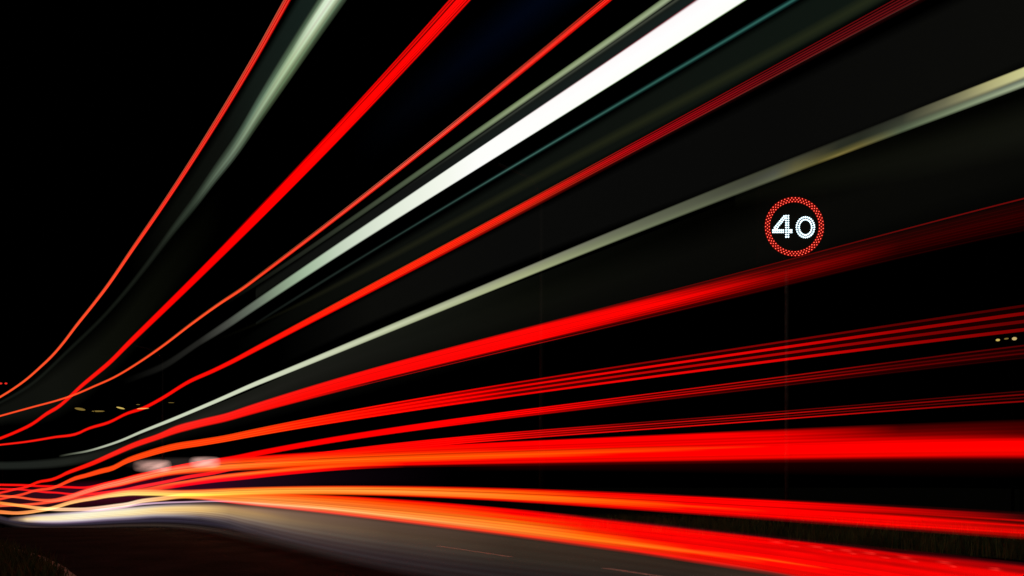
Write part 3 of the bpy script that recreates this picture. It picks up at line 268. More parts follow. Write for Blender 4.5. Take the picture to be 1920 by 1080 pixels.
  glow=[(46.878,[(0,(0.0,0.0,0.0)),(0.25,(1.0,0.013,0.006)),(0.75,(1.0,0.013,0.006)),(1,(0.0,0.0,0.0))]),(14.806,[(0,(0.0,0.0,0.0)),(0.2,(1.0,0.0044,0.0015)),(0.8,(1.0,0.0044,0.0015)),(1,(0.0,0.0,0.0))]),(8.849,[(0,(0.0,0.0,0.0)),(0.16,(1.0,0.0037,0.0015)),(0.84,(1.0,0.0037,0.0015)),(1,(0.0,0.0,0.0))]),(6.655,[(0,(0.0,0.0,0.0)),(0.14,(1.0,0.003,0.0012)),(0.86,(1.0,0.003,0.0012)),(1,(0.0,0.0,0.0))]),(5.111,[(0,(0.0,0.0,0.0)),(0.1,(1.0,0.0024,0.0006)),(0.5,(0.8714,0.0024,0.0012)),(0.85,(0.5149,0.0037,0.0012)),(1,(0.0,0.0,0.0))]),(4.403,[(0,(0.0,0.0,0.0)),(0.12,(0.7529,0.0012,0.0012)),(0.4,(0.7913,0.0024,0.0018)),(0.8,(0.1878,0.0037,0.0012)),(1,(0.0,0.0,0.0))]),(3.829,[(0,(0.0,0.0,0.0)),(0.1,(0.1022,0.0,0.0012)),(0.3,(0.402,0.0,0.0024)),(0.7,(0.0452,0.0009,0.0009)),(1,(0.0,0.0,0.0))]),(3.357,[(0,(0.0,0.0,0.0)),(0.1,(0.016,0.0009,0.0012)),(0.3,(0.1559,0.0006,0.003)),(0.75,(0.013,0.0012,0.0012)),(1,(0.0,0.0,0.0))]),(2.903,[(0,(0.0,0.0,0.0)),(0.15,(0.0091,0.0015,0.0018)),(0.3,(0.0395,0.0015,0.003)),(0.7,(0.0103,0.0015,0.0012)),(1,(0.0,0.0,0.0))]),(2.309,[(0,(0.0,0.0,0.0)),(0.5,(0.0262,0.0018,0.0024)),(1,(0.0,0.0,0.0))])],
  strands=[(0.1,0.032,[(10.054,(0.0,0.0,0.0)),(8.184,(0.0452,0.007,0.0018)),(6.655,(0.1559,0.0319,0.0044)),(5.307,(0.2232,0.0382,0.006)),(4.403,(0.2232,0.0262,0.007)),(3.501,(0.305,0.0024,0.0037)),(2.903,(0.1384,0.0024,0.0037)),(2.309,(0.0802,0.0037,0.0044))]),(0.27,0.032,[(10.054,(0.0,0.0,0.0)),(8.184,(0.0452,0.007,0.0018)),(6.655,(0.1559,0.0319,0.0044)),(5.307,(0.2232,0.0382,0.006)),(4.403,(0.2232,0.0262,0.007)),(3.501,(0.305,0.0024,0.0037)),(2.903,(0.1384,0.0024,0.0037)),(2.309,(0.0802,0.0037,0.0044))]),(0.44,0.032,[(10.054,(0.0,0.0,0.0)),(8.184,(0.0452,0.007,0.0018)),(6.655,(0.1559,0.0319,0.0044)),(5.307,(0.2232,0.0382,0.006)),(4.403,(0.2232,0.0262,0.007)),(3.501,(0.305,0.0024,0.0037)),(2.903,(0.1384,0.0024,0.0037)),(2.309,(0.0802,0.0037,0.0044))]),(0.61,0.032,[(10.054,(0.0,0.0,0.0)),(8.184,(0.0452,0.007,0.0018)),(6.655,(0.1559,0.0319,0.0044)),(5.307,(0.2232,0.0382,0.006)),(4.403,(0.2232,0.0262,0.007)),(3.501,(0.305,0.0024,0.0037)),(2.903,(0.1384,0.0024,0.0037)),(2.309,(0.0802,0.0037,0.0044))]),(0.76,0.032,[(10.054,(0.0,0.0,0.0)),(8.184,(0.0452,0.007,0.0018)),(6.655,(0.1559,0.0319,0.0044)),(5.307,(0.2232,0.0382,0.006)),(4.403,(0.2232,0.0262,0.007)),(3.501,(0.305,0.0024,0.0037)),(2.903,(0.1384,0.0024,0.0037)),(2.309,(0.0802,0.0037,0.0044))]),(0.82,0.02,[(4.704,(0.0,0.0,0.0)),(3.829,(0.1022,0.007,0.0037)),(2.903,(0.1144,0.0212,0.0176)),(2.309,(0.0212,0.0176,0.0144))])]),
 dict(label='wide nearly black grey veil of light above the grey white trail at upper right', cat='light trail', name='light_trail', off=3.2, thick=0.12, grain=0,
  run='8.305,2.2861,1.9603 7.973,2.2905,1.9722 7.666,2.2941,1.9824 7.379,2.2971,1.9905 7.113,2.2996,1.997 6.864,2.3016,2.0022 6.631,2.3032,2.0061 6.413,2.3045,2.009 6.208,2.3054,2.0109 6.015,2.3062,2.0121 5.834,2.3067,2.0125 5.662,2.307,2.0123 5.501,2.3071,2.0116 5.348,2.3071,2.0104 5.203,2.307,2.0089 5.065,2.3068,2.0069 4.934,2.3065,2.0047 4.81,2.3061,2.0022 4.692,2.3056,1.9995 4.579,2.3051,1.9966 4.471,2.3045,1.9935 4.369,2.3039,1.9904 4.271,2.3033,1.9871 4.103,2.302,1.9809 3.947,2.3007,1.9747 3.803,2.2992,1.9684 3.669,2.2978,1.9621 3.544,2.2963,1.956 3.427,2.2948,1.9501 3.317,2.2933,1.9445 3.214,2.2918,1.9391 3.117,2.2903,1.9341 3.026,2.2888,1.9295 2.94,2.2874,1.9253 2.859,2.2859,1.9215 2.782,2.2845,1.9181 2.709,2.2831,1.9153 2.639,2.2817,1.913 2.574,2.2804,1.9111 2.511,2.2791,1.9099 2.451,2.2778,1.9091 2.394,2.2766,1.909 2.34,2.2754,1.9094 2.288,2.2742,1.9104 2.238,2.2731,1.912 2.191,2.272,1.9142 2.145,2.2709,1.917 2.105,2.27,1.92',
  glow=[(8.305,[(0,(0.0,0.0,0.0)),(0.12,(0.0,0.0,0.0)),(0.88,(0.0,0.0,0.0)),(1,(0.0,0.0,0.0))]),(6.172,[(0,(0.0,0.0,0.0)),(0.15,(0.0037,0.0037,0.003)),(0.85,(0.0037,0.0037,0.003)),(1,(0.0,0.0,0.0))]),(4.471,[(0,(0.0,0.0,0.0)),(0.12,(0.003,0.003,0.0027)),(0.88,(0.003,0.003,0.0027)),(1,(0.0,0.0,0.0))]),(2.948,[(0,(0.0,0.0,0.0)),(0.12,(0.0027,0.0027,0.0024)),(0.88,(0.0027,0.0027,0.0024)),(1,(0.0,0.0,0.0))]),(2.105,[(0,(0.0,0.0,0.0)),(0.12,(0.0037,0.0037,0.003)),(0.88,(0.0037,0.0037,0.003)),(1,(0.0,0.0,0.0))])],
  strands=[]),
 dict(label='long grey white light trail splitting in two toward the right edge, above the forty sign', cat='light trail', name='light_trail', off=3, thick=0.12, grain=0,
  run='24.59,1.5029,1.4069 23.775,1.5023,1.414 22.993,1.5009,1.4194 22.242,1.4974,1.4205 21.522,1.4916,1.4175 20.832,1.4879,1.4155 20.171,1.4899,1.4187 19.539,1.4975,1.4269 18.933,1.5085,1.4378 18.354,1.5209,1.4501 17.799,1.5334,1.4627 17.269,1.5464,1.476 16.762,1.5606,1.4904 16.277,1.5764,1.506 15.813,1.5951,1.524 15.369,1.6153,1.5433 14.944,1.635,1.5622 14.538,1.6522,1.5789 14.149,1.6662,1.5927 13.777,1.678,1.6047 13.421,1.6884,1.6154 13.079,1.6977,1.625 12.752,1.7063,1.6341 12.438,1.7146,1.6429 12.137,1.7229,1.6516 11.849,1.731,1.6602 11.572,1.7388,1.6686 11.306,1.7462,1.6767 11.05,1.7534,1.6845 10.805,1.7603,1.692 10.568,1.7669,1.6991 10.341,1.7732,1.7059 10.123,1.7793,1.7124 9.912,1.7854,1.7186 9.709,1.7916,1.7249 9.514,1.7977,1.7311 9.325,1.8037,1.737 9.144,1.8094,1.7427 8.968,1.8147,1.7479 8.799,1.8195,1.7526 8.635,1.8236,1.7567 8.477,1.827,1.7601 8.324,1.8296,1.7628 8.177,1.8317,1.7649 8.034,1.8335,1.7668 7.703,1.8378,1.7713 7.397,1.842,1.7755 7.113,1.8457,1.7793 6.849,1.8492,1.7829 6.603,1.8523,1.7861 6.373,1.8552,1.789 6.158,1.8578,1.7917 5.956,1.8603,1.7941 5.767,1.8625,1.7963 5.589,1.8645,1.7984 5.422,1.8663,1.8002 5.263,1.868,1.8019 5.114,1.8695,1.8034 4.972,1.8709,1.8047 4.838,1.8721,1.8059 4.711,1.8732,1.807 4.59,1.8741,1.8079 4.475,1.875,1.8088 4.366,1.8757,1.8094 4.261,1.8763,1.81 4.162,1.8767,1.8105 4.067,1.8771,1.8108 3.976,1.8774,1.8111 3.82,1.8777,1.8113 3.677,1.8776,1.8113 3.543,1.8773,1.8109 3.418,1.8767,1.8103 3.302,1.8759,1.8096 3.194,1.8749,1.8086 3.092,1.8737,1.8074 2.997,1.8723,1.8061 2.907,1.8708,1.8046 2.822,1.8692,1.803 2.742,1.8674,1.8014 2.667,1.8656,1.7997 2.595,1.8637,1.7979 2.527,1.8618,1.7962 2.463,1.8599,1.7944 2.402,1.8579,1.7926 2.344,1.856,1.7909 2.288,1.8542,1.7893 2.235,1.8524,1.7877 2.185,1.8507,1.7863 2.136,1.8491,1.785 2.09,1.8477,1.7839 2.046,1.8464,1.7829 2.003,1.8453,1.7822 1.962,1.8444,1.7817 1.925,1.8438,1.7814',
  glow=[(24.59,[(0,(0.0,0.0,0.0)),(0.12,(0.0,0.0,0.0)),(0.88,(0.0,0.0,0.0)),(1,(0.0,0.0,0.0))]),(21.999,[(0,(0.0,0.0,0.0)),(0.3,(0.1022,0.1144,0.0802)),(0.7,(0.1022,0.1144,0.0802)),(1,(0.0,0.0,0.0))]),(18.104,[(0,(0.0,0.0,0.0)),(0.25,(0.4564,0.5029,0.3763)),(0.75,(0.4564,0.5029,0.3763)),(1,(0.0,0.0,0.0))]),(12.17,[(0,(0.0,0.0,0.0)),(0.2,(0.6105,0.6795,0.5029)),(0.8,(0.6105,0.6795,0.5029)),(1,(0.0,0.0,0.0))]),(8.46,[(0,(0.0,0.0,0.0)),(0.18,(0.6445,0.7011,0.5149)),(0.8200000000000001,(0.6445,0.7011,0.5149)),(1,(0.0,0.0,0.0))]),(5.558,[(0,(0.0,0.0,0.0)),(0.14,(0.3763,0.4125,0.2623)),(0.5,(0.6105,0.6584,0.4342)),(0.86,(0.402,0.4452,0.2705)),(1,(0.0,0.0,0.0))]),(4.198,[(0,(0.0,0.0,0.0)),(0.14,(0.2623,0.2705,0.1812)),(0.5,(0.3515,0.3813,0.2086)),(0.85,(0.4125,0.4564,0.2384)),(1,(0.0,0.0,0.0))]),(3.615,[(0,(0.0,0.0,0.0)),(0.14,(0.15,0.1559,0.107)),(0.5,(0.1812,0.2016,0.117)),(0.85,(0.2462,0.2789,0.15)),(1,(0.0,0.0,0.0))]),(3.308,[(0,(0.0,0.0,0.0)),(0.12,(0.1022,0.1119,0.0723)),(0.5,(0.1221,0.1329,0.0844)),(0.85,(0.162,0.1878,0.107)),(1,(0.0,0.0,0.0))]),(2.847,[(0,(0.0,0.0,0.0)),(0.12,(0.0482,0.0513,0.0319)),(0.5,(0.0545,0.0578,0.0395)),(0.85,(0.0887,0.0976,0.0578)),(1,(0.0,0.0,0.0))]),(2.736,[(0,(0.0,0.0,0.0)),(0.12,(0.0482,0.0513,0.0319)),(0.5,(0.0685,0.0723,0.0545)),(0.85,(0.107,0.117,0.0685)),(1,(0.0,0.0,0.0))]),(2.652,[(0,(0.0,0.0,0.0)),(0.15,(0.0452,0.0452,0.0273)),(0.5,(0.0931,0.0844,0.0319)),(0.85,(0.1384,0.1221,0.0423)),(1,(0.0,0.0,0.0))]),(2.59,[(0,(0.0,0.0,0.0)),(0.15,(0.0296,0.0296,0.0176)),(0.5,(0.0545,0.0513,0.0252)),(0.85,(0.117,0.1022,0.0296)),(1,(0.0,0.0,0.0))]),(2.547,[(0,(0.0,0.0,0.0)),(0.15,(0.0232,0.0252,0.016)),(0.5,(0.0212,0.0232,0.016)),(0.75,(0.0802,0.0723,0.0194)),(0.88,(0.2307,0.1812,0.0513)),(1,(0.0,0.0,0.0))]),(2.451,[(0,(0.0,0.0,0.0)),(0.15,(0.016,0.0176,0.0116)),(0.5,(0.0194,0.0232,0.0144)),(0.85,(0.1441,0.1221,0.0369)),(1,(0.0,0.0,0.0))]),(2.346,[(0,(0.0,0.0,0.0)),(0.1,(0.0232,0.0252,0.0176)),(0.5,(0.0395,0.0452,0.0296)),(0.85,(0.0931,0.1221,0.0685)),(1,(0.0,0.0,0.0))]),(2.212,[(0,(0.0,0.0,0.0)),(0.08,(0.15,0.1441,0.0802)),(0.4,(0.1812,0.1746,0.0976)),(0.58,(0.0976,0.1022,0.0648)),(0.64,(0.1221,0.15,0.0887)),(0.85,(0.2086,0.2623,0.15)),(1,(0.0,0.0,0.0))]),(2.139,[(0,(0.0,0.0,0.0)),(0.08,(0.402,0.3763,0.1714)),(0.42,(0.4125,0.3916,0.1878)),(0.55,(0.1878,0.1812,0.0976)),(0.62,(0.1274,0.15,0.1022)),(0.82,(0.2874,0.3515,0.2159)),(1,(0.0,0.0,0.0))]),(2.059,[(0,(0.0,0.0,0.0)),(0.08,(0.6105,0.5906,0.2623)),(0.45,(0.6172,0.6038,0.2831)),(0.54,(0.1878,0.1878,0.107)),(0.62,(0.1274,0.1559,0.1221)),(0.82,(0.402,0.4678,0.2961)),(1,(0.0,0.0,0.0))]),(1.925,[(0,(0.0,0.0,0.0)),(0.08,(0.6795,0.6584,0.305)),(0.45,(0.6867,0.6724,0.3278)),(0.54,(0.1878,0.1878,0.107)),(0.62,(0.1878,0.2232,0.1559)),(0.82,(0.4564,0.5271,0.3419)),(1,(0.0,0.0,0.0))])],
  strands=[]),
 dict(label='dull dark grey curved light band at far left just above the crossing red lines', cat='light trail', name='light_trail', off=3.3, thick=0.12, grain=0,
  run='57.476,2.5757,1.4083 55.923,2.4961,1.3864 54.389,2.4186,1.3648 52.876,2.3433,1.3436 51.385,2.27,1.3226 49.916,2.1989,1.3019 48.47,2.1298,1.2816 47.049,2.0627,1.2616 45.653,1.9947,1.2414 44.283,1.9271,1.2213 42.94,1.8622,1.2017 41.625,1.8018,1.1829 40.338,1.7476,1.1652 39.081,1.7011,1.1489 37.854,1.6627,1.1338 36.658,1.63,1.119 35.493,1.6021,1.105 34.36,1.5782,1.0921 33.259,1.5577,1.0805 32.191,1.5401,1.0706 31.156,1.5249,1.0625 30.153,1.512,1.055 29.183,1.5014,1.048 28.246,1.493,1.043 27.342,1.4865,1.0414 26.469,1.4817,1.0443 25.629,1.4776,1.0508 24.819,1.4748,1.0598 24.041,1.4741,1.0705 23.292,1.4762,1.0821 22.573,1.4818,1.0938 21.882,1.4909,1.1055 21.219,1.5029,1.1176 20.583,1.5167,1.1303 19.973,1.5313,1.1437 19.389,1.5459,1.1579 18.828,1.56,1.1734 18.29,1.5751,1.1915 17.775,1.5908,1.211 17.282,1.6065,1.2305 16.808,1.6217,1.2489 16.355,1.6358,1.265 15.92,1.6484,1.2777 15.503,1.6595,1.2869 15.104,1.67,1.2936 14.72,1.6798,1.2985 14.353,1.6889,1.3022 14,1.6974,1.3049 13.661,1.7052,1.3073 13.336,1.7125,1.3096 13.023,1.7192,1.3122',
  glow=[(47.52,[(0,(0.0,0.0,0.0)),(0.3,(0.013,0.016,0.013)),(0.7,(0.013,0.016,0.013)),(1,(0.0,0.0,0.0))]),(31.156,[(0,(0.0,0.0,0.0)),(0.3,(0.013,0.0152,0.0123)),(0.7,(0.013,0.0152,0.0123)),(1,(0.0,0.0,0.0))]),(24.211,[(0,(0.0,0.0,0.0)),(0.35,(0.0144,0.016,0.0123)),(0.65,(0.0144,0.016,0.0123)),(1,(0.0,0.0,0.0))]),(17.888,[(0,(0.0,0.0,0.0)),(0.35,(0.008,0.0086,0.0065)),(0.65,(0.008,0.0086,0.0065)),(1,(0.0,0.0,0.0))]),(13.023,[(0,(0.0,0.0,0.0)),(0.35,(0.0024,0.0024,0.0018)),(0.65,(0.0024,0.0024,0.0018)),(1,(0.0,0.0,0.0))])],
  strands=[]),
 dict(label='soft smoky grey glow of light hanging below the grey white trail, left of centre', cat='light trail', name='light_trail', off=3.4, thick=0.12, grain=0,
  run='16.203,1.676,1.5114 15.784,1.6914,1.5097 15.383,1.7057,1.5071 14.997,1.719,1.504 14.627,1.7313,1.5007 14.272,1.7429,1.4974 13.93,1.7536,1.4944 13.603,1.7637,1.4919 13.287,1.7732,1.49 12.984,1.7821,1.4889 12.693,1.7906,1.4888 12.413,1.7987,1.4898 12.143,1.8062,1.4918 11.883,1.8131,1.4947 11.633,1.8194,1.4982 11.392,1.8253,1.5023 11.159,1.8308,1.5068 10.935,1.8362,1.5116 10.719,1.8413,1.5167 10.51,1.8464,1.5219 10.308,1.8514,1.5272 10.114,1.8565,1.5325 9.926,1.8618,1.5378 9.744,1.8672,1.5429 9.568,1.8728,1.5477 9.398,1.8787,1.5525 9.233,1.8849,1.5574 9.073,1.8911,1.5623 8.704,1.9046,1.573 8.362,1.9156,1.5817 8.044,1.9249,1.589 7.748,1.9327,1.5951 7.472,1.9392,1.6001 7.213,1.9446,1.6043 6.972,1.949,1.6078 6.745,1.9525,1.6106 6.532,1.9553,1.6129 6.331,1.9575,1.6147 6.142,1.9591,1.6161 5.964,1.9602,1.6172 5.795,1.9609,1.618 5.636,1.9613,1.6186 5.484,1.9614,1.6191 5.34,1.9612,1.6194 5.204,1.9608,1.6196 5.074,1.9602,1.6197 4.95,1.9595,1.6198 4.832,1.9587,1.6199 4.719,1.9578,1.62 4.612,1.9568,1.6201 4.509,1.9557,1.6203 4.333,1.9538,1.6208 4.17,1.9519,1.6216 4.018,1.9501,1.6227 3.878,1.9485,1.6243 3.746,1.9471,1.6264 3.623,1.946,1.629 3.508,1.9453,1.6322 3.477,1.9451,1.6332',
  glow=[(16.203,[(0,(0.0,0.0,0.0)),(0.4,(0.0044,0.0044,0.0033)),(0.6,(0.0044,0.0044,0.0033)),(1,(0.0,0.0,0.0))]),(12.382,[(0,(0.007,0.0075,0.0056)),(0.4,(0.013,0.013,0.0103)),(1,(0.0,0.0,0.0))]),(8.171,[(0,(0.0103,0.011,0.008)),(0.35,(0.0103,0.0103,0.008)),(1,(0.0,0.0,0.0))]),(5.863,[(0,(0.007,0.0075,0.0052)),(0.4,(0.0056,0.006,0.0044)),(1,(0.0,0.0,0.0))]),(4.55,[(0,(0.0024,0.0027,0.0018)),(0.4,(0.0024,0.0027,0.0015)),(1,(0.0,0.0,0.0))]),(3.477,[(0,(0.0006,0.0006,0.0003)),(1,(0.0,0.0,0.0))])],
  strands=[]),
 dict(label='faint olive grey smear of light at right, between the split grey trail and the sign', cat='light trail', name='light_trail', off=3, thick=0.12, grain=0,
  run='2.89,1.853,1.7474 2.806,1.8437,1.7265 2.727,1.835,1.7072 2.652,1.8268,1.6894 2.581,1.819,1.6729 2.514,1.8116,1.6577 2.451,1.8047,1.6436 2.39,1.7981,1.6306 2.332,1.7919,1.6185 2.277,1.786,1.6074 2.225,1.7803,1.5972 2.175,1.775,1.5877 2.127,1.7699,1.579 2.081,1.7651,1.571 2.037,1.7604,1.5636 1.995,1.756,1.5569 1.974,1.7539,1.5538',
  glow=[(2.89,[(0,(0.0,0.0,0.0)),(0.4,(0.0012,0.0012,0.0006)),(0.6,(0.0012,0.0012,0.0006)),(1,(0.0,0.0,0.0))]),(2.581,[(0,(0.0,0.0,0.0)),(0.4,(0.0027,0.003,0.0018)),(0.6,(0.0027,0.003,0.0018)),(1,(0.0,0.0,0.0))]),(2.332,[(0,(0.0,0.0,0.0)),(0.4,(0.0027,0.003,0.0018)),(0.6,(0.0027,0.003,0.0018)),(1,(0.0,0.0,0.0))]),(1.974,[(0,(0.0,0.0,0.0)),(0.4,(0.0033,0.0037,0.0021)),(0.6,(0.0033,0.0037,0.0021)),(1,(0.0,0.0,0.0))])],
  strands=[]),
 dict(label='broad scarlet light trail passing just beneath the forty sign and fading to dark red', cat='light trail', name='light_trail', off=3, thick=0.12, grain=0.25,
  run='56.297,-1.6211,-1.841 54.725,-1.4661,-1.6799 53.173,-1.3171,-1.5249 51.642,-1.1742,-1.3759 50.133,-1.0372,-1.233 48.647,-0.906,-1.096 47.184,-0.7805,-0.9648 45.746,-0.6605,-0.8392 44.334,-0.5442,-0.7174 42.949,-0.4323,-0.6001 41.591,-0.326,-0.4885 40.262,-0.2266,-0.3839 38.963,-0.1349,-0.2871 37.695,-0.0518,-0.1991 36.457,0.021,-0.1215 35.252,0.0905,-0.0472 34.08,0.172,0.0398 32.941,0.2432,0.1125 31.835,0.2966,0.1615 30.764,0.3604,0.2294 29.727,0.4698,0.3334 28.724,0.5609,0.4251 27.756,0.6154,0.4844 26.822,0.6416,0.5104 25.923,0.6768,0.5445 25.057,0.7349,0.6019 24.224,0.8083,0.6712 23.424,0.8931,0.7487 22.655,0.9528,0.8066 21.918,1.0007,0.8545 21.212,1.0465,0.8988 20.535,1.0887,0.9391 19.887,1.1293,0.9782 19.266,1.1699,1.0184 18.672,1.2113,1.0604 18.104,1.2519,1.1023 17.561,1.2902,1.1421 17.041,1.325,1.1782 16.544,1.3571,1.2115 16.068,1.3872,1.2426 15.613,1.4141,1.2708 15.178,1.437,1.295 14.762,1.4544,1.3148 14.363,1.4667,1.3307 13.982,1.4763,1.3441 13.617,1.4858,1.3558 13.267,1.4972,1.3669 12.932,1.5125,1.3782 12.611,1.5319,1.3897 12.303,1.5498,1.3998 12.008,1.5606,1.4072 11.724,1.565,1.4123 11.452,1.5651,1.4156 11.191,1.5627,1.4175 10.94,1.5595,1.4185 10.698,1.557,1.4191 10.466,1.5542,1.4186 10.243,1.55,1.4169 10.028,1.5455,1.4147 9.821,1.5417,1.4127 9.622,1.5396,1.4117 9.429,1.5399,1.4123 9.244,1.5425,1.414 9.065,1.5461,1.4164 8.892,1.5498,1.4188 8.725,1.5528,1.4207 8.564,1.5549,1.4221 8.409,1.5567,1.4232 8.258,1.5583,1.4242 8.112,1.5597,1.425 7.776,1.562,1.4264 7.464,1.5633,1.427 7.176,1.5637,1.427 6.907,1.5633,1.4264 6.657,1.5623,1.4255 6.424,1.5607,1.4242 6.206,1.5587,1.4227 6.001,1.5564,1.4209 5.809,1.5538,1.419 5.629,1.551,1.4169 5.459,1.5481,1.4148 5.298,1.545,1.4126 5.147,1.5418,1.4104 5.004,1.5385,1.4082 4.868,1.5352,1.406 4.739,1.5319,1.4038 4.617,1.5287,1.4016 4.501,1.5254,1.3995 4.39,1.5222,1.3974 4.285,1.519,1.3954 4.184,1.5159,1.3934 4.088,1.5129,1.3915 3.996,1.51,1.3897 3.839,1.5048,1.3866 3.694,1.4999,1.3837 3.559,1.4954,1.381 3.434,1.4912,1.3786 3.316,1.4872,1.3764 3.207,1.4836,1.3744 3.105,1.4803,1.3726 3.008,1.4773,1.371 2.918,1.4745,1.3694 2.833,1.472,1.368 2.752,1.4697,1.3667 2.676,1.4675,1.3654 2.604,1.4656,1.3641 2.536,1.4638,1.3629 2.471,1.4621,1.3616 2.409,1.4604,1.3602 2.351,1.4589,1.3587 2.295,1.4573,1.357 2.242,1.4557,1.3552 2.191,1.4541,1.3532 2.142,1.4524,1.3509 2.096,1.4506,1.3483 2.051,1.4486,1.3455 2.008,1.4465,1.3422 1.967,1.4441,1.3386 1.928,1.4415,1.3345 1.925,1.4413,1.3342',
  glow=[(46.222,[(0,(0.0,0.0,0.0)),(0.25,(1.0,0.0319,0.0168)),(0.75,(1.0,0.0319,0.0168)),(1,(0.0,0.0,0.0))]),(29.727,[(0,(0.0,0.0,0.0)),(0.2,(1.0,0.008,0.0024)),(0.8,(1.0,0.008,0.0024)),(1,(0.0,0.0,0.0))]),(21.999,[(0,(0.0,0.0,0.0)),(0.2,(1.0,0.0097,0.003)),(0.8,(1.0,0.0097,0.003)),(1,(0.0,0.0,0.0))]),(13.042,[(0,(0.0,0.0,0.0)),(0.18,(1.0,0.008,0.003)),(0.8200000000000001,(1.0,0.008,0.003)),(1,(0.0,0.0,0.0))]),(9.622,[(0,(0.0,0.0,0.0)),(0.15,(1.0,0.0044,0.0024)),(0.85,(1.0,0.0044,0.0024)),(1,(0.0,0.0,0.0))]),(7.265,[(0,(0.0,0.0,0.0)),(0.1,(1.0,0.0012,0.0)),(0.9,(1.0,0.0012,0.0)),(1,(0.0,0.0,0.0))]),(5.801,[(0,(0.0,0.0,0.0)),(0.05,(1.0,0.0,0.0)),(0.78,(1.0,0.0,0.0)),(0.84,(0.1022,0.0,0.0)),(0.9,(0.013,0.0,0.0)),(1,(0.0,0.0,0.0))]),(4.025,[(0,(0.0,0.0,0.0)),(0.08,(0.8308,0.0,0.0)),(0.2,(1.0,0.0,0.0)),(0.74,(1.0,0.0,0.0)),(0.8,(0.2232,0.0,0.0)),(0.88,(0.007,0.0,0.0)),(1,(0.0,0.0,0.0))]),(3.336,[(0,(0.0,0.0,0.0)),(0.05,(0.1022,0.0,0.0)),(0.2,(0.7529,0.0,0.0)),(0.35,(1.0,0.0,0.0)),(0.55,(0.8714,0.0,0.0)),(0.7,(0.305,0.0,0.0)),(0.85,(0.0452,0.0,0.0)),(1,(0.0,0.0,0.0))]),(3.025,[(0,(0.0,0.0,0.0)),(0.05,(0.0452,0.0,0.0)),(0.25,(0.305,0.0,0.0)),(0.45,(0.7157,0.0,0.0)),(0.6,(0.402,0.0,0.0)),(0.8,(0.0612,0.0,0.0)),(1,(0.0,0.0,0.0))]),(2.766,[(0,(0.0,0.0,0.0)),(0.05,(0.0262,0.0,0.0)),(0.3,(0.0529,0.0,0.0)),(0.5,(0.2232,0.0,0.0)),(0.75,(0.0802,0.0,0.0)),(1,(0.0,0.0,0.0))]),(2.361,[(0,(0.0,0.0,0.0)),(0.1,(0.0091,0.0,0.0)),(0.5,(0.0232,0.0,0.0)),(1,(0.0,0.0,0.0))]),(1.925,[(0,(0.0,0.0,0.0)),(0.15,(0.006,0.0,0.0)),(0.5,(0.013,0.0,0.0)),(1,(0.0,0.0,0.0))])],
  strands=[(0.22,0.016,[(46.222,(0.0,0.0,0.0)),(4.485,(0.0,0.0,0.0)),(3.828,(0.1878,0.0,0.0)),(3.199,(0.305,0.0,0.0)),(2.766,(0.1022,0.0,0.0)),(2.361,(0.0144,0.0,0.0)),(1.925,(0.008,0.0,0.0))]),(0.33,0.016,[(46.222,(0.0,0.0,0.0)),(4.485,(0.0,0.0,0.0)),(3.828,(0.1878,0.0,0.0)),(3.199,(0.305,0.0,0.0)),(2.766,(0.1022,0.0,0.0)),(2.361,(0.0144,0.0,0.0)),(1.925,(0.008,0.0,0.0))]),(0.45,0.016,[(46.222,(0.0,0.0,0.0)),(4.485,(0.0,0.0,0.0)),(3.828,(0.1878,0.0,0.0)),(3.199,(0.305,0.0,0.0)),(2.766,(0.1022,0.0,0.0)),(2.361,(0.0144,0.0,0.0)),(1.925,(0.008,0.0,0.0))]),(0.52,0.016,[(46.222,(0.0,0.0,0.0)),(4.485,(0.0,0.0,0.0)),(3.828,(0.1878,0.0,0.0)),(3.199,(0.305,0.0,0.0)),(2.766,(0.1022,0.0,0.0)),(2.361,(0.0144,0.0,0.0)),(1.925,(0.008,0.0,0.0))]),(0.61,0.016,[(46.222,(0.0,0.0,0.0)),(4.485,(0.0,0.0,0.0)),(3.828,(0.1878,0.0,0.0)),(3.199,(0.305,0.0,0.0)),(2.766,(0.1022,0.0,0.0)),(2.361,(0.0144,0.0,0.0)),(1.925,(0.008,0.0,0.0))]),(0.7,0.016,[(46.222,(0.0,0.0,0.0)),(4.485,(0.0,0.0,0.0)),(3.828,(0.1878,0.0,0.0)),(3.199,(0.305,0.0,0.0)),(2.766,(0.1022,0.0,0.0)),(2.361,(0.0144,0.0,0.0)),(1.925,(0.008,0.0,0.0))]),(0.8,0.016,[(46.222,(0.0,0.0,0.0)),(4.485,(0.0,0.0,0.0)),(3.828,(0.1878,0.0,0.0)),(3.199,(0.305,0.0,0.0)),(2.766,(0.1022,0.0,0.0)),(2.361,(0.0144,0.0,0.0)),(1.925,(0.008,0.0,0.0))]),(0.955,0.018,[(7.265,(0.0,0.0,0.0)),(5.801,(0.305,0.003,0.003)),(4.025,(0.402,0.003,0.003)),(3.486,(0.1274,0.0015,0.0015)),(2.766,(0.0212,0.0,0.0)),(1.925,(0.0,0.0,0.0))]),(0.03,0.02,[(4.485,(0.0,0.0,0.0)),(3.336,(0.1022,0.0,0.0)),(2.652,(0.0908,0.0,0.0)),(2.264,(0.1274,0.0018,0.0018)),(1.925,(0.1413,0.0018,0.0018))])]),
 dict(label='four evenly spaced red light lines, topmost of three groups fanning toward the right edge', cat='light trail', name='light_trail', off=3.05, thick=0.12, grain=0,
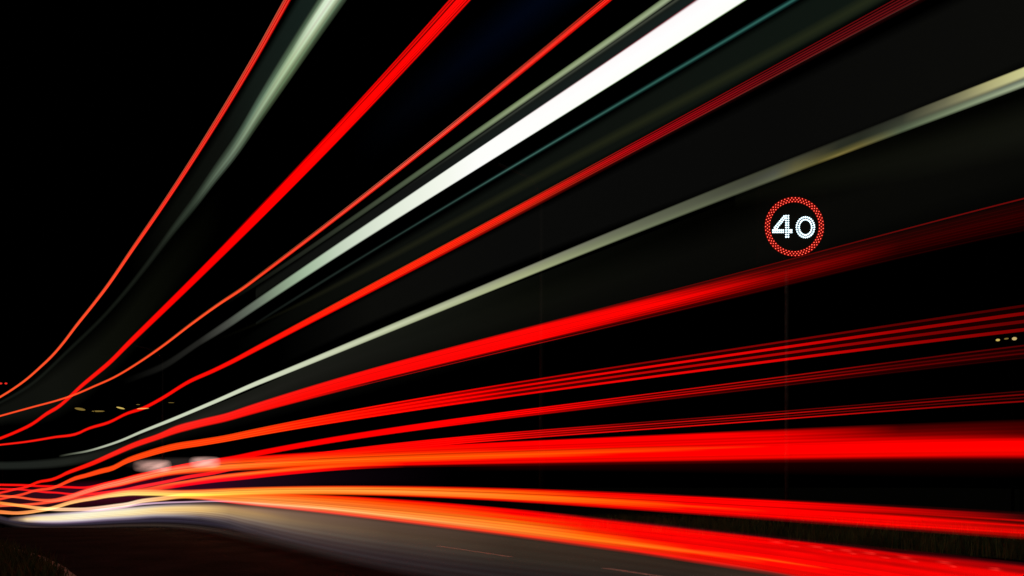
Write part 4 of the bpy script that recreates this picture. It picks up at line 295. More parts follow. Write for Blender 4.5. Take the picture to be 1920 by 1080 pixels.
  run='56.496,-1.5627,-1.7614 54.928,-1.4512,-1.6475 53.379,-1.3433,-1.5372 51.851,-1.2391,-1.4305 50.345,-1.1385,-1.3273 48.861,-1.0414,-1.2275 47.402,-0.948,-1.1313 45.967,-0.8582,-1.0388 44.557,-0.7747,-0.9535 43.175,-0.6961,-0.8739 41.82,-0.6204,-0.7968 40.493,-0.5458,-0.7198 39.197,-0.4706,-0.6407 37.93,-0.3935,-0.5574 36.695,-0.314,-0.4683 35.491,-0.2345,-0.3768 34.32,-0.1565,-0.2905 33.182,-0.0831,-0.2171 32.077,-0.0093,-0.1458 31.006,0.0791,-0.0547 29.97,0.1668,0.0381 28.967,0.2258,0.1019 27.999,0.27,0.1488 27.064,0.2973,0.1755 26.164,0.3398,0.2166 25.297,0.4103,0.286 24.462,0.4924,0.3638 23.661,0.5817,0.4456 22.891,0.6616,0.5185 22.152,0.7276,0.5797 21.443,0.7672,0.6201 20.764,0.7981,0.6527 20.113,0.8355,0.6881 19.49,0.8736,0.7225 18.893,0.9076,0.7544 18.322,0.9323,0.7813 17.775,0.9499,0.8041 17.252,0.9802,0.8383 16.752,1.0299,0.8905 16.273,1.0828,0.9449 15.815,1.1228,0.9858 15.377,1.1512,1.0139 14.957,1.1729,1.0348 14.556,1.1907,1.0519 14.171,1.207,1.0682 13.803,1.2219,1.084 13.45,1.2347,1.098 13.112,1.2452,1.1101 12.788,1.2533,1.1201 12.477,1.2589,1.1277 12.179,1.2617,1.1328 11.892,1.2612,1.1351 11.617,1.2586,1.1354 11.353,1.255,1.1348 11.1,1.2514,1.1342 10.856,1.2488,1.1343 10.621,1.2466,1.135 10.395,1.2443,1.1356 10.177,1.2421,1.1362 9.968,1.2403,1.137 9.766,1.2394,1.1379 9.571,1.2396,1.1391 9.384,1.2408,1.1406 9.203,1.2426,1.1422 9.028,1.2445,1.1438 8.859,1.2459,1.145 8.696,1.2468,1.146 8.538,1.2476,1.1469 8.385,1.2483,1.1476 8.238,1.2488,1.1482 7.897,1.2495,1.1492 7.581,1.2496,1.1495 7.288,1.2491,1.1494 7.016,1.2482,1.1489 6.763,1.2469,1.1481 6.526,1.2454,1.1469 6.304,1.2435,1.1455 6.097,1.2415,1.144 5.902,1.2393,1.1422 5.719,1.237,1.1404 5.547,1.2345,1.1384 5.384,1.232,1.1364 5.23,1.2294,1.1343 5.085,1.2268,1.1321 4.947,1.2242,1.1299 4.816,1.2215,1.1277 4.692,1.2188,1.1255 4.574,1.2162,1.1233 4.462,1.2135,1.1211 4.355,1.2109,1.1189 4.252,1.2083,1.1167 4.155,1.2058,1.1146 4.062,1.2033,1.1125 3.902,1.1988,1.1087 3.754,1.1945,1.105 3.617,1.1904,1.1015 3.49,1.1864,1.0981 3.371,1.1826,1.0948 3.26,1.179,1.0917 3.156,1.1756,1.0887 3.058,1.1723,1.0858 2.966,1.1692,1.0831 2.879,1.1663,1.0804 2.797,1.1635,1.0779 2.72,1.1609,1.0754 2.647,1.1584,1.0731 2.578,1.156,1.0708 2.512,1.1537,1.0685 2.449,1.1516,1.0663 2.39,1.1495,1.0642 2.333,1.1474,1.062 2.279,1.1455,1.0599 2.227,1.1435,1.0578 2.178,1.1417,1.0556 2.13,1.1398,1.0534 2.085,1.1379,1.0512 2.042,1.136,1.0489 2,1.1341,1.0465 1.96,1.1321,1.044 1.957,1.132,1.0438',
  glow=[(46.442,[(0,(0.0,0.0,0.0)),(0.25,(1.0,0.0452,0.0168)),(0.75,(1.0,0.0452,0.0168)),(1,(0.0,0.0,0.0))]),(29.97,[(0,(0.0,0.0,0.0)),(0.2,(1.0,0.0482,0.013)),(0.8,(1.0,0.0482,0.013)),(1,(0.0,0.0,0.0))]),(18.015,[(0,(0.0,0.0,0.0)),(0.18,(1.0,0.0545,0.0044)),(0.8200000000000001,(1.0,0.0545,0.0044)),(1,(0.0,0.0,0.0))]),(8.59,[(0,(0.0,0.0,0.0)),(0.14,(1.0,0.0296,0.0018)),(0.86,(1.0,0.0296,0.0018)),(1,(0.0,0.0,0.0))]),(7.379,[(0,(0.0,0.0,0.0)),(0.12,(1.0,0.0091,0.0006)),(0.88,(1.0,0.0091,0.0006)),(1,(0.0,0.0,0.0))]),(5.647,[(0,(0.0,0.0,0.0)),(0.06,(0.7913,0.0,0.0)),(0.2,(0.402,0.0,0.0)),(0.3,(0.8714,0.0,0.0)),(0.95,(0.8714,0.0,0.0)),(1,(0.0,0.0,0.0))]),(4.776,[(0,(0.0,0.0,0.0)),(0.1,(0.305,0.0,0.0)),(0.5,(0.5149,0.0,0.0)),(0.9,(0.5149,0.0,0.0)),(1,(0.0,0.0,0.0))]),(4.266,[(0,(0.0,0.0,0.0)),(0.1,(0.0612,0.0,0.0)),(0.5,(0.1022,0.0,0.0)),(0.9,(0.1022,0.0,0.0)),(1,(0.0,0.0,0.0))]),(3.391,[(0,(0.0,0.0,0.0)),(0.1,(0.0168,0.0,0.0)),(0.9,(0.0212,0.0,0.0)),(1,(0.0,0.0,0.0))]),(1.957,[(0,(0.0,0.0,0.0)),(0.5,(0.0052,0.0,0.0)),(1,(0.0,0.0,0.0))])],
  strands=[(0.07,0.045,[(46.442,(0.0,0.0,0.0)),(13.223,(0.3515,0.0382,0.0024)),(8.59,(0.402,0.0452,0.003)),(6.454,(0.5149,0.007,0.0012)),(4.558,(0.7529,0.0,0.0)),(3.391,(0.2307,0.0009,0.0009)),(2.811,(0.1946,0.0006,0.0006)),(2.4,(0.0908,0.0003,0.0003)),(1.957,(0.0331,0.0,0.0))]),(0.34,0.062,[(46.442,(0.0,0.0,0.0)),(13.223,(0.3515,0.0382,0.0024)),(8.59,(0.402,0.0452,0.003)),(6.454,(0.5149,0.007,0.0012)),(4.558,(0.7529,0.0,0.0)),(3.391,(0.8714,0.0018,0.0018)),(2.811,(0.7379,0.0012,0.0012)),(2.4,(0.3278,0.0006,0.0006)),(1.957,(0.1119,0.0003,0.0003))]),(0.62,0.06,[(46.442,(0.0,0.0,0.0)),(13.223,(0.3515,0.0382,0.0024)),(8.59,(0.402,0.0452,0.003)),(6.454,(0.5149,0.007,0.0012)),(4.558,(0.7529,0.0,0.0)),(3.391,(0.4969,0.0012,0.0012)),(2.811,(0.4233,0.0009,0.0009)),(2.4,(0.1878,0.0006,0.0006)),(1.957,(0.0666,0.0003,0.0003))]),(0.91,0.062,[(46.442,(0.0,0.0,0.0)),(13.223,(0.3515,0.0382,0.0024)),(8.59,(0.402,0.0452,0.003)),(6.454,(0.5149,0.007,0.0012)),(4.558,(0.7529,0.0,0.0)),(3.391,(0.8714,0.0018,0.0018)),(2.811,(0.7379,0.0012,0.0012)),(2.4,(0.3278,0.0006,0.0006)),(1.957,(0.1119,0.0003,0.0003))])]),
 dict(label='four close red light lines, middle of three groups fanning toward the right edge', cat='light trail', name='light_trail', off=3.1, thick=0.12, grain=0,
  run='56.694,0.445,0.2235 55.129,0.4396,0.2242 53.583,0.4346,0.2253 52.058,0.4302,0.2268 50.555,0.4262,0.2287 49.075,0.4227,0.231 47.618,0.4196,0.2336 46.186,0.4169,0.2365 44.779,0.4144,0.2395 43.399,0.4122,0.2427 42.047,0.4104,0.2462 40.723,0.4091,0.2501 39.428,0.4084,0.2544 38.164,0.4082,0.2591 36.93,0.4092,0.2649 35.728,0.4121,0.2725 34.558,0.4155,0.2805 33.421,0.418,0.2874 32.317,0.4184,0.2922 31.247,0.4157,0.2937 30.211,0.4088,0.2908 29.208,0.4016,0.2875 28.239,0.3992,0.2889 27.304,0.4024,0.2957 26.403,0.4063,0.3031 25.535,0.4064,0.3067 24.699,0.4033,0.3068 23.896,0.4003,0.3069 23.124,0.3999,0.3096 22.383,0.3984,0.3115 21.672,0.3989,0.3152 20.991,0.4077,0.3262 20.337,0.4298,0.3489 19.711,0.4637,0.3821 19.112,0.5023,0.4194 18.538,0.5394,0.4548 17.988,0.5703,0.484 17.462,0.598,0.5094 16.959,0.6239,0.5327 16.477,0.6484,0.5547 16.016,0.6718,0.5761 15.575,0.6945,0.5976 15.152,0.7168,0.6195 14.747,0.7383,0.6414 14.36,0.7591,0.6628 13.988,0.7789,0.6835 13.632,0.7976,0.703 13.291,0.8152,0.7211 12.964,0.8326,0.7388 12.65,0.8495,0.7559 12.349,0.8652,0.7719 12.06,0.8791,0.7864 11.782,0.8908,0.799 11.515,0.8998,0.8095 11.259,0.9066,0.8182 11.012,0.9118,0.8257 10.775,0.9163,0.8324 10.546,0.9206,0.8385 10.326,0.9253,0.8444 10.114,0.9297,0.8495 9.91,0.9338,0.854 9.713,0.9381,0.8587 9.523,0.943,0.8641 9.34,0.9489,0.8708 9.163,0.9555,0.8784 8.992,0.9624,0.8864 8.827,0.9689,0.894 8.667,0.9747,0.9007 8.513,0.9799,0.9068 8.363,0.9847,0.9126 8.017,0.9953,0.9252 7.698,1.0043,0.936 7.401,1.0118,0.9453 7.125,1.0181,0.9532 6.868,1.0233,0.9599 6.628,1.0277,0.9656 6.403,1.0312,0.9704 6.193,1.0341,0.9745 5.995,1.0364,0.9779 5.809,1.0381,0.9807 5.634,1.0395,0.983 5.469,1.0405,0.9849 5.313,1.0411,0.9864 5.166,1.0415,0.9875 5.026,1.0417,0.9884 4.893,1.0417,0.9891 4.767,1.0415,0.9895 4.647,1.0411,0.9897 4.533,1.0407,0.9899 4.425,1.0402,0.9898 4.321,1.0396,0.9897 4.222,1.039,0.9895 4.127,1.0383,0.9893 3.965,1.037,0.9886 3.815,1.0358,0.9879 3.676,1.0345,0.9871 3.546,1.0333,0.9863 3.426,1.0322,0.9855 3.313,1.0311,0.9848 3.207,1.0302,0.9841 3.107,1.0294,0.9834 3.014,1.0288,0.9828 2.926,1.0282,0.9823 2.843,1.0277,0.9818 2.764,1.0273,0.9814 2.69,1.027,0.981 2.62,1.0267,0.9806 2.553,1.0265,0.9802 2.489,1.0263,0.9798 2.429,1.0261,0.9793 2.371,1.0258,0.9788 2.316,1.0255,0.9782 2.263,1.0251,0.9774 2.213,1.0245,0.9765 2.165,1.0239,0.9755 2.119,1.0231,0.9742 2.075,1.022,0.9727 2.033,1.0208,0.971 1.992,1.0192,0.9689 1.989,1.0191,0.9688',
  glow=[(46.661,[(0,(0.0,0.0,0.0)),(0.25,(1.0,0.0097,0.007)),(0.75,(1.0,0.0097,0.007)),(1,(0.0,0.0,0.0))]),(26.013,[(0,(0.0,0.0,0.0)),(0.22,(1.0,0.003,0.0015)),(0.78,(1.0,0.003,0.0015)),(1,(0.0,0.0,0.0))]),(13.403,[(0,(0.0,0.0,0.0)),(0.2,(1.0,0.007,0.0037)),(0.8,(1.0,0.007,0.0037)),(1,(0.0,0.0,0.0))]),(8.379,[(0,(0.0,0.0,0.0)),(0.14,(1.0,0.0,0.0)),(0.86,(1.0,0.0,0.0)),(1,(0.0,0.0,0.0))]),(5.225,[(0,(0.0,0.0,0.0)),(0.12,(1.0,0.0,0.0)),(0.88,(1.0,0.0,0.0)),(1,(0.0,0.0,0.0))]),(4.335,[(0,(0.0,0.0,0.0)),(0.1,(0.7157,0.0,0.0)),(0.65,(0.7157,0.0,0.0)),(0.9,(0.1878,0.0,0.0)),(1,(0.0,0.0,0.0))]),(3.417,[(0,(0.0,0.0,0.0)),(0.5,(0.1274,0.0,0.0)),(1,(0.0,0.0,0.0))]),(2.857,[(0,(0.0,0.0,0.0)),(0.5,(0.0452,0.0,0.0)),(1,(0.0,0.0,0.0))]),(1.989,[(0,(0.0,0.0,0.0)),(0.5,(0.006,0.0,0.0)),(1,(0.0,0.0,0.0))])],
  strands=[(0.12,0.05,[(46.661,(0.0,0.0,0.0)),(5.987,(0.0452,0.0,0.0)),(4.631,(0.5776,0.0,0.0)),(3.446,(0.7157,0.0024,0.0024)),(2.857,(0.4452,0.003,0.0018)),(2.439,(0.1022,0.0006,0.0009)),(1.989,(0.0513,0.0003,0.0006))]),(0.38,0.05,[(46.661,(0.0,0.0,0.0)),(5.987,(0.0452,0.0,0.0)),(4.631,(0.5776,0.0,0.0)),(3.446,(0.4342,0.0018,0.0018)),(2.857,(0.2705,0.0024,0.0015)),(2.439,(0.0648,0.0006,0.0006)),(1.989,(0.0331,0.0003,0.0006))]),(0.62,0.05,[(46.661,(0.0,0.0,0.0)),(5.987,(0.0452,0.0,0.0)),(4.631,(0.5776,0.0,0.0)),(3.446,(0.6376,0.0021,0.0021)),(2.857,(0.3968,0.0027,0.0018)),(2.439,(0.0908,0.0006,0.0009)),(1.989,(0.0452,0.0003,0.0006))]),(0.9,0.035,[(46.661,(0.0,0.0,0.0)),(5.987,(0.0452,0.0,0.0)),(4.631,(0.5776,0.0,0.0)),(3.446,(0.1248,0.0009,0.0009)),(2.857,(0.0802,0.0012,0.0009)),(2.439,(0.0212,0.0003,0.0003)),(1.989,(0.0116,0.0,0.0003))])]),
 dict(label='four thin red light lines, lowest of three groups, just above the thickest red beam', cat='light trail', name='light_trail', off=3.15, thick=0.12, grain=0,
  run='56.891,0.0889,-0.0889 55.329,0.0932,-0.0797 53.786,0.0979,-0.0702 52.265,0.1029,-0.0605 50.765,0.1082,-0.0504 49.287,0.1139,-0.0402 47.833,0.1198,-0.0297 46.404,0.126,-0.019 45,0.1329,-0.0077 43.623,0.1403,0.004 42.273,0.1478,0.0157 40.951,0.155,0.0271 39.658,0.1618,0.0379 38.396,0.1679,0.0479 37.164,0.174,0.0579 35.963,0.1817,0.0694 34.795,0.1884,0.0797 33.659,0.1915,0.0863 32.556,0.1888,0.0871 31.486,0.1805,0.0827 30.45,0.1718,0.0766 29.447,0.1642,0.0681 28.478,0.1579,0.0596 27.543,0.1556,0.059 26.64,0.1594,0.0703 25.771,0.1642,0.0829 24.934,0.1641,0.0852 24.129,0.1593,0.0781 23.356,0.1599,0.0771 22.613,0.1678,0.0852 21.9,0.1806,0.0989 21.216,0.1974,0.1163 20.56,0.2177,0.1362 19.931,0.2424,0.1598 19.329,0.2698,0.1856 18.753,0.2973,0.2116 18.2,0.3229,0.2359 17.671,0.3466,0.2585 17.165,0.3703,0.281 16.68,0.3952,0.3052 16.216,0.4228,0.3325 15.771,0.4528,0.3622 15.346,0.4811,0.3913 14.938,0.5049,0.4179 14.547,0.5258,0.4432 14.173,0.5454,0.4671 13.814,0.5651,0.4899 13.469,0.5843,0.5113 13.139,0.6032,0.5319 12.823,0.6222,0.552 12.519,0.6423,0.5724 12.227,0.6622,0.5923 11.946,0.6801,0.6103 11.676,0.6943,0.6253 11.417,0.7053,0.6376 11.168,0.7145,0.6482 10.928,0.723,0.6583 10.697,0.7319,0.6689 10.475,0.7422,0.6809 10.26,0.7538,0.6946 10.054,0.7657,0.7089 9.855,0.7773,0.7225 9.662,0.7879,0.7344 9.477,0.7974,0.7441 9.298,0.8061,0.7523 9.125,0.8141,0.7595 8.957,0.8217,0.7661 8.796,0.8288,0.7726 8.639,0.8355,0.7789 8.488,0.8417,0.7847 8.138,0.8552,0.7974 7.814,0.8667,0.8083 7.513,0.8763,0.8175 7.234,0.8844,0.8253 6.973,0.8911,0.8319 6.73,0.8966,0.8374 6.502,0.9011,0.842 6.288,0.9048,0.8459 6.088,0.9076,0.849 5.9,0.9099,0.8516 5.722,0.9115,0.8536 5.555,0.9127,0.8552 5.396,0.9134,0.8565 5.247,0.9138,0.8574 5.105,0.9139,0.858 4.97,0.9137,0.8584 4.842,0.9133,0.8586 4.72,0.9127,0.8586 4.605,0.912,0.8585 4.494,0.9112,0.8583 4.389,0.9102,0.858 4.288,0.9092,0.8576 4.192,0.9081,0.8571 4.028,0.9061,0.8562 3.876,0.904,0.8553 3.734,0.9019,0.8543 3.603,0.8999,0.8534 3.48,0.8981,0.8525 3.365,0.8963,0.8517 3.258,0.8947,0.851 3.157,0.8933,0.8504 3.062,0.892,0.8499 2.973,0.8909,0.8495 2.888,0.89,0.8492 2.809,0.8892,0.849 2.733,0.8885,0.8488 2.662,0.8879,0.8486 2.594,0.8875,0.8484 2.529,0.8871,0.8483 2.467,0.8867,0.848 2.409,0.8864,0.8478 2.353,0.8861,0.8474 2.3,0.8857,0.8469 2.249,0.8853,0.8462 2.2,0.8847,0.8453 2.153,0.884,0.8442 2.108,0.8832,0.8429 2.065,0.8821,0.8412 2.024,0.8809,0.8393 2.021,0.8808,0.8391',
  glow=[(46.878,[(0,(0.0,0.0,0.0)),(0.25,(1.0,0.013,0.013)),(0.75,(1.0,0.013,0.013)),(1,(0.0,0.0,0.0))]),(24.394,[(0,(0.0,0.0,0.0)),(0.22,(1.0,0.0048,0.003)),(0.78,(1.0,0.0048,0.003)),(1,(0.0,0.0,0.0))]),(15.253,[(0,(0.0,0.0,0.0)),(0.2,(1.0,0.0212,0.0212)),(0.8,(1.0,0.0212,0.0212)),(1,(0.0,0.0,0.0))]),(10.523,[(0,(0.0,0.0,0.0)),(0.2,(1.0,0.0048,0.003)),(0.8,(1.0,0.0048,0.003)),(1,(0.0,0.0,0.0))]),(7.042,[(0,(0.0,0.0,0.0)),(0.14,(1.0,0.0018,0.0)),(0.86,(1.0,0.0018,0.0)),(1,(0.0,0.0,0.0))]),(4.929,[(0,(0.0,0.0,0.0)),(0.1,(0.9131,0.0,0.0)),(0.9,(0.9131,0.0,0.0)),(1,(0.0,0.0,0.0))]),(4.288,[(0,(0.0,0.0,0.0)),(0.1,(0.3515,0.0,0.0)),(0.9,(0.3515,0.0,0.0)),(1,(0.0,0.0,0.0))]),(3.501,[(0,(0.0,0.0,0.0)),(0.15,(0.0452,0.0,0.0)),(0.85,(0.0452,0.0,0.0)),(1,(0.0,0.0,0.0))]),(2.903,[(0,(0.0,0.0,0.0)),(0.2,(0.013,0.0,0.0)),(0.8,(0.013,0.0,0.0)),(1,(0.0,0.0,0.0))]),(2.021,[(0,(0.0,0.0,0.0)),(0.3,(0.0037,0.0,0.0)),(0.7,(0.0037,0.0,0.0)),(1,(0.0,0.0,0.0))])],
  strands=[(0.1,0.045,[(46.878,(0.0,0.0,0.0)),(15.723,(0.0452,0.007,0.007)),(6.079,(0.2232,0.0037,0.0018)),(4.403,(0.5776,0.003,0.0024)),(3.501,(0.1779,0.0021,0.0021)),(2.903,(0.1683,0.0018,0.0015)),(2.478,(0.0844,0.0009,0.0009)),(2.021,(0.0343,0.0003,0.0003))]),(0.36,0.055,[(46.878,(0.0,0.0,0.0)),(15.723,(0.0452,0.007,0.007)),(6.079,(0.2232,0.0037,0.0018)),(4.403,(0.5776,0.003,0.0024)),(3.501,(0.5711,0.0033,0.0033)),(2.903,(0.5333,0.0033,0.0027)),(2.478,(0.2582,0.0015,0.0015)),(2.021,(0.0999,0.0009,0.0009))]),(0.62,0.045,[(46.878,(0.0,0.0,0.0)),(15.723,(0.0452,0.007,0.007)),(6.079,(0.2232,0.0037,0.0018)),(4.403,(0.5776,0.003,0.0024)),(3.501,(0.2664,0.0024,0.0024)),(2.903,(0.2462,0.0021,0.0018)),(2.478,(0.1221,0.0012,0.0012)),(2.021,(0.0497,0.0006,0.0006))]),(0.9,0.06,[(46.878,(0.0,0.0,0.0)),(15.723,(0.0452,0.007,0.007)),(6.079,(0.2232,0.0037,0.0018)),(4.403,(0.5776,0.003,0.0024)),(3.501,(0.8308,0.0044,0.0044)),(2.903,(0.7758,0.004,0.0033)),(2.478,(0.3712,0.0021,0.0021)),(2.021,(0.1413,0.0009,0.0009))])]),
 dict(label='thickest red light beam, nearly level across the lower right with an orange core', cat='light trail', name='light_trail', off=3.2, thick=0.12, grain=0.28,
  run='57.087,-0.4258,-0.6488 55.528,-0.4108,-0.6277 53.988,-0.3954,-0.6063 52.47,-0.3797,-0.5847 50.973,-0.3637,-0.5628 49.498,-0.3474,-0.5408 48.047,-0.3309,-0.5186 46.62,-0.314,-0.4961 45.219,-0.2951,-0.4717 43.844,-0.275,-0.4463 42.497,-0.2551,-0.4211 41.177,-0.2368,-0.3976 39.886,-0.2211,-0.3769 38.626,-0.2091,-0.36 37.396,-0.2005,-0.3466 36.196,-0.1929,-0.3343 35.029,-0.1875,-0.3244 33.894,-0.1856,-0.318 32.792,-0.1884,-0.3163 31.723,-0.1982,-0.3204 30.687,-0.2031,-0.323 29.684,-0.1975,-0.3217 28.715,-0.1838,-0.3156 27.779,-0.1623,-0.3028 26.876,-0.1324,-0.2828 26.006,-0.0847,-0.2465 25.167,-0.0191,-0.1947 24.361,0.0534,-0.1347 23.586,0.1233,-0.0728 22.841,0.1933,-0.0059 22.126,0.2626,0.0628 21.44,0.3264,0.1262 20.781,0.3835,0.1825 20.15,0.4364,0.2352 19.545,0.4846,0.283 18.966,0.5275,0.3247 18.411,0.5647,0.3592 17.879,0.5964,0.387 17.37,0.6276,0.4155 16.882,0.6606,0.4472 16.414,0.6928,0.4793 15.967,0.7215,0.5098 15.538,0.7454,0.5381 15.127,0.7662,0.5651 14.733,0.7852,0.5899 14.356,0.8037,0.6119 13.994,0.8217,0.6319 13.647,0.8385,0.6498 13.314,0.8534,0.6651 12.994,0.8659,0.6776 12.687,0.8757,0.687 12.393,0.8835,0.6941 12.109,0.8901,0.6995 11.837,0.8963,0.7041 11.575,0.9024,0.7081 11.323,0.9082,0.7109 11.081,0.9135,0.7129 10.848,0.9181,0.7149 10.623,0.9217,0.7173 10.406,0.9248,0.7202 10.197,0.927,0.7229 9.996,0.9279,0.7247 9.801,0.9274,0.7257 9.613,0.926,0.726 9.432,0.9242,0.7262 9.257,0.9227,0.7264 9.088,0.9215,0.7267 8.924,0.9202,0.7269 8.766,0.9189,0.727 8.613,0.9176,0.7271 8.258,0.9143,0.7271 7.93,0.911,0.7268 7.625,0.9075,0.7262 7.342,0.9041,0.7255 7.078,0.9006,0.7246 6.831,0.8972,0.7235 6.6,0.8938,0.7224 6.384,0.8905,0.7212 6.181,0.8872,0.7199 5.99,0.884,0.7186 5.81,0.8808,0.7172 5.64,0.8777,0.7159 5.479,0.8747,0.7145 5.327,0.8718,0.7131 5.183,0.8689,0.7117 5.047,0.8662,0.7104 4.917,0.8635,0.709 4.794,0.8609,0.7077 4.676,0.8584,0.7064 4.564,0.8559,0.7051 4.457,0.8536,0.7039 4.355,0.8513,0.7027 4.257,0.8491,0.7015 4.091,0.8453,0.6994 3.936,0.8417,0.6975 3.793,0.8384,0.6956 3.659,0.8353,0.6939 3.535,0.8324,0.6922 3.418,0.8296,0.6907 3.309,0.8271,0.6892 3.207,0.8247,0.6878 3.11,0.8224,0.6865 3.019,0.8203,0.6852 2.934,0.8183,0.684 2.853,0.8163,0.6828 2.776,0.8144,0.6816 2.703,0.8126,0.6804 2.634,0.8109,0.6792 2.569,0.8091,0.678 2.506,0.8074,0.6767 2.447,0.8056,0.6754 2.39,0.8038,0.674 2.336,0.802,0.6725 2.284,0.8001,0.6709 2.235,0.7981,0.6692 2.187,0.796,0.6673 2.142,0.7938,0.6653 2.098,0.7915,0.6631 2.056,0.789,0.6607 2.053,0.7888,0.6605',
  glow=[(47.093,[(0,(0.0,0.0,0.0)),(0.22,(1.0,0.0802,0.013)),(0.78,(1.0,0.0802,0.013)),(1,(0.0,0.0,0.0))]),(28.504,[(0,(0.0,0.0,0.0)),(0.2,(1.0,0.1022,0.0319)),(0.8,(1.0,0.1022,0.0319)),(1,(0.0,0.0,0.0))]),(21.365,[(0,(0.0,0.0,0.0)),(0.12,(1.0,0.0319,0.013)),(0.35,(1.0,0.2232,0.1144)),(0.7,(1.0,0.1878,0.0908)),(0.88,(1.0,0.0212,0.007)),(1,(0.0,0.0,0.0))]),(16.414,[(0,(0.0,0.0,0.0)),(0.1,(1.0,0.007,0.003)),(0.3,(1.0,0.1878,0.0802)),(0.6,(1.0,0.2232,0.1022)),(0.75,(1.0,0.1559,0.0319)),(0.9,(1.0,0.003,0.0)),(1,(0.0,0.0,0.0))]),(12.687,[(0,(0.0,0.0,0.0)),(0.1,(1.0,0.007,0.0048)),(0.3,(1.0,0.1878,0.0908)),(0.65,(1.0,0.2232,0.0452)),(0.85,(1.0,0.0452,0.0024)),(1,(0.0,0.0,0.0))]),(10.197,[(0,(0.0,0.0,0.0)),(0.12,(1.0,0.007,0.003)),(0.35,(1.0,0.0704,0.0048)),(0.65,(1.0,0.1946,0.0194)),(0.85,(1.0,0.0704,0.0037)),(1,(0.0,0.0,0.0))]),(7.72,[(0,(0.0,0.0,0.0)),(0.12,(1.0,0.003,0.0)),(0.3,(1.0,0.0452,0.0015)),(0.6,(1.0,0.1274,0.0048)),(0.85,(1.0,0.0319,0.0)),(1,(0.0,0.0,0.0))]),(5.915,[(0,(0.0,0.0,0.0)),(0.08,(1.0,0.0,0.0)),(0.28,(1.0,0.013,0.0)),(0.45,(1.0,0.0762,0.0015)),(0.68,(1.0,0.0802,0.0015)),(0.82,(1.0,0.003,0.0)),(0.93,(1.0,0.0,0.0)),(1,(0.0,0.0,0.0))]),(4.471,[(0,(0.0,0.0,0.0)),(0.06,(1.0,0.0,0.0)),(0.38,(1.0,0.0,0.0)),(0.48,(1.0,0.0482,0.0)),(0.66,(1.0,0.0723,0.0012)),(0.76,(1.0,0.0,0.0)),(0.93,(0.8714,0.0,0.0)),(1,(0.0,0.0,0.0))]),(3.715,[(0,(0.0,0.0,0.0)),(0.07,(1.0,0.0,0.0)),(0.42,(1.0,0.0,0.0)),(0.5,(1.0,0.0452,0.0)),(0.6,(1.0,0.0382,0.0)),(0.66,(1.0,0.0,0.0)),(0.91,(0.8714,0.0,0.0)),(1,(0.0,0.0,0.0))]),(3.199,[(0,(0.0,0.0,0.0)),(0.08,(0.9131,0.0,0.0)),(0.49,(1.0,0.0,0.0)),(0.54,(1.0,0.0319,0.0012)),(0.59,(1.0,0.0,0.0)),(0.9,(0.956,0.0,0.0)),(1,(0.0,0.0,0.0))]),(2.948,[(0,(0.0,0.0,0.0)),(0.1,(0.5149,0.0,0.0)),(0.2,(0.956,0.0,0.0)),(0.55,(1.0,0.0,0.0)),(0.9,(0.956,0.0,0.0)),(0.95,(0.305,0.0,0.0)),(1,(0.0,0.0,0.0))]),(2.517,[(0,(0.0,0.0,0.0)),(0.18,(0.0802,0.0,0.0)),(0.38,(0.3515,0.0,0.0)),(0.48,(0.956,0.0,0.0)),(0.9,(0.9734,0.0,0.0)),(0.94,(0.305,0.0,0.0)),(1,(0.0,0.0,0.0))]),(2.195,[(0,(0.0,0.0,0.0)),(0.15,(0.0382,0.0,0.0)),(0.4,(0.1022,0.0,0.0)),(0.47,(0.402,0.0,0.0)),(0.55,(0.956,0.0,0.0)),(0.88,(0.9734,0.0,0.0)),(0.94,(0.2623,0.0,0.0)),(1,(0.0,0.0,0.0))]),(2.053,[(0,(0.0,0.0,0.0)),(0.15,(0.0382,0.0,0.0)),(0.4,(0.0802,0.0,0.0)),(0.55,(0.956,0.0,0.0)),(0.88,(0.9734,0.0,0.0)),(1,(0.0,0.0,0.0))])],
  strands=[]),
 dict(label='short orange and red light trail splitting off beneath the thickest red beam at left', cat='light trail', name='light_trail', off=3.25, thick=0.12, grain=0,
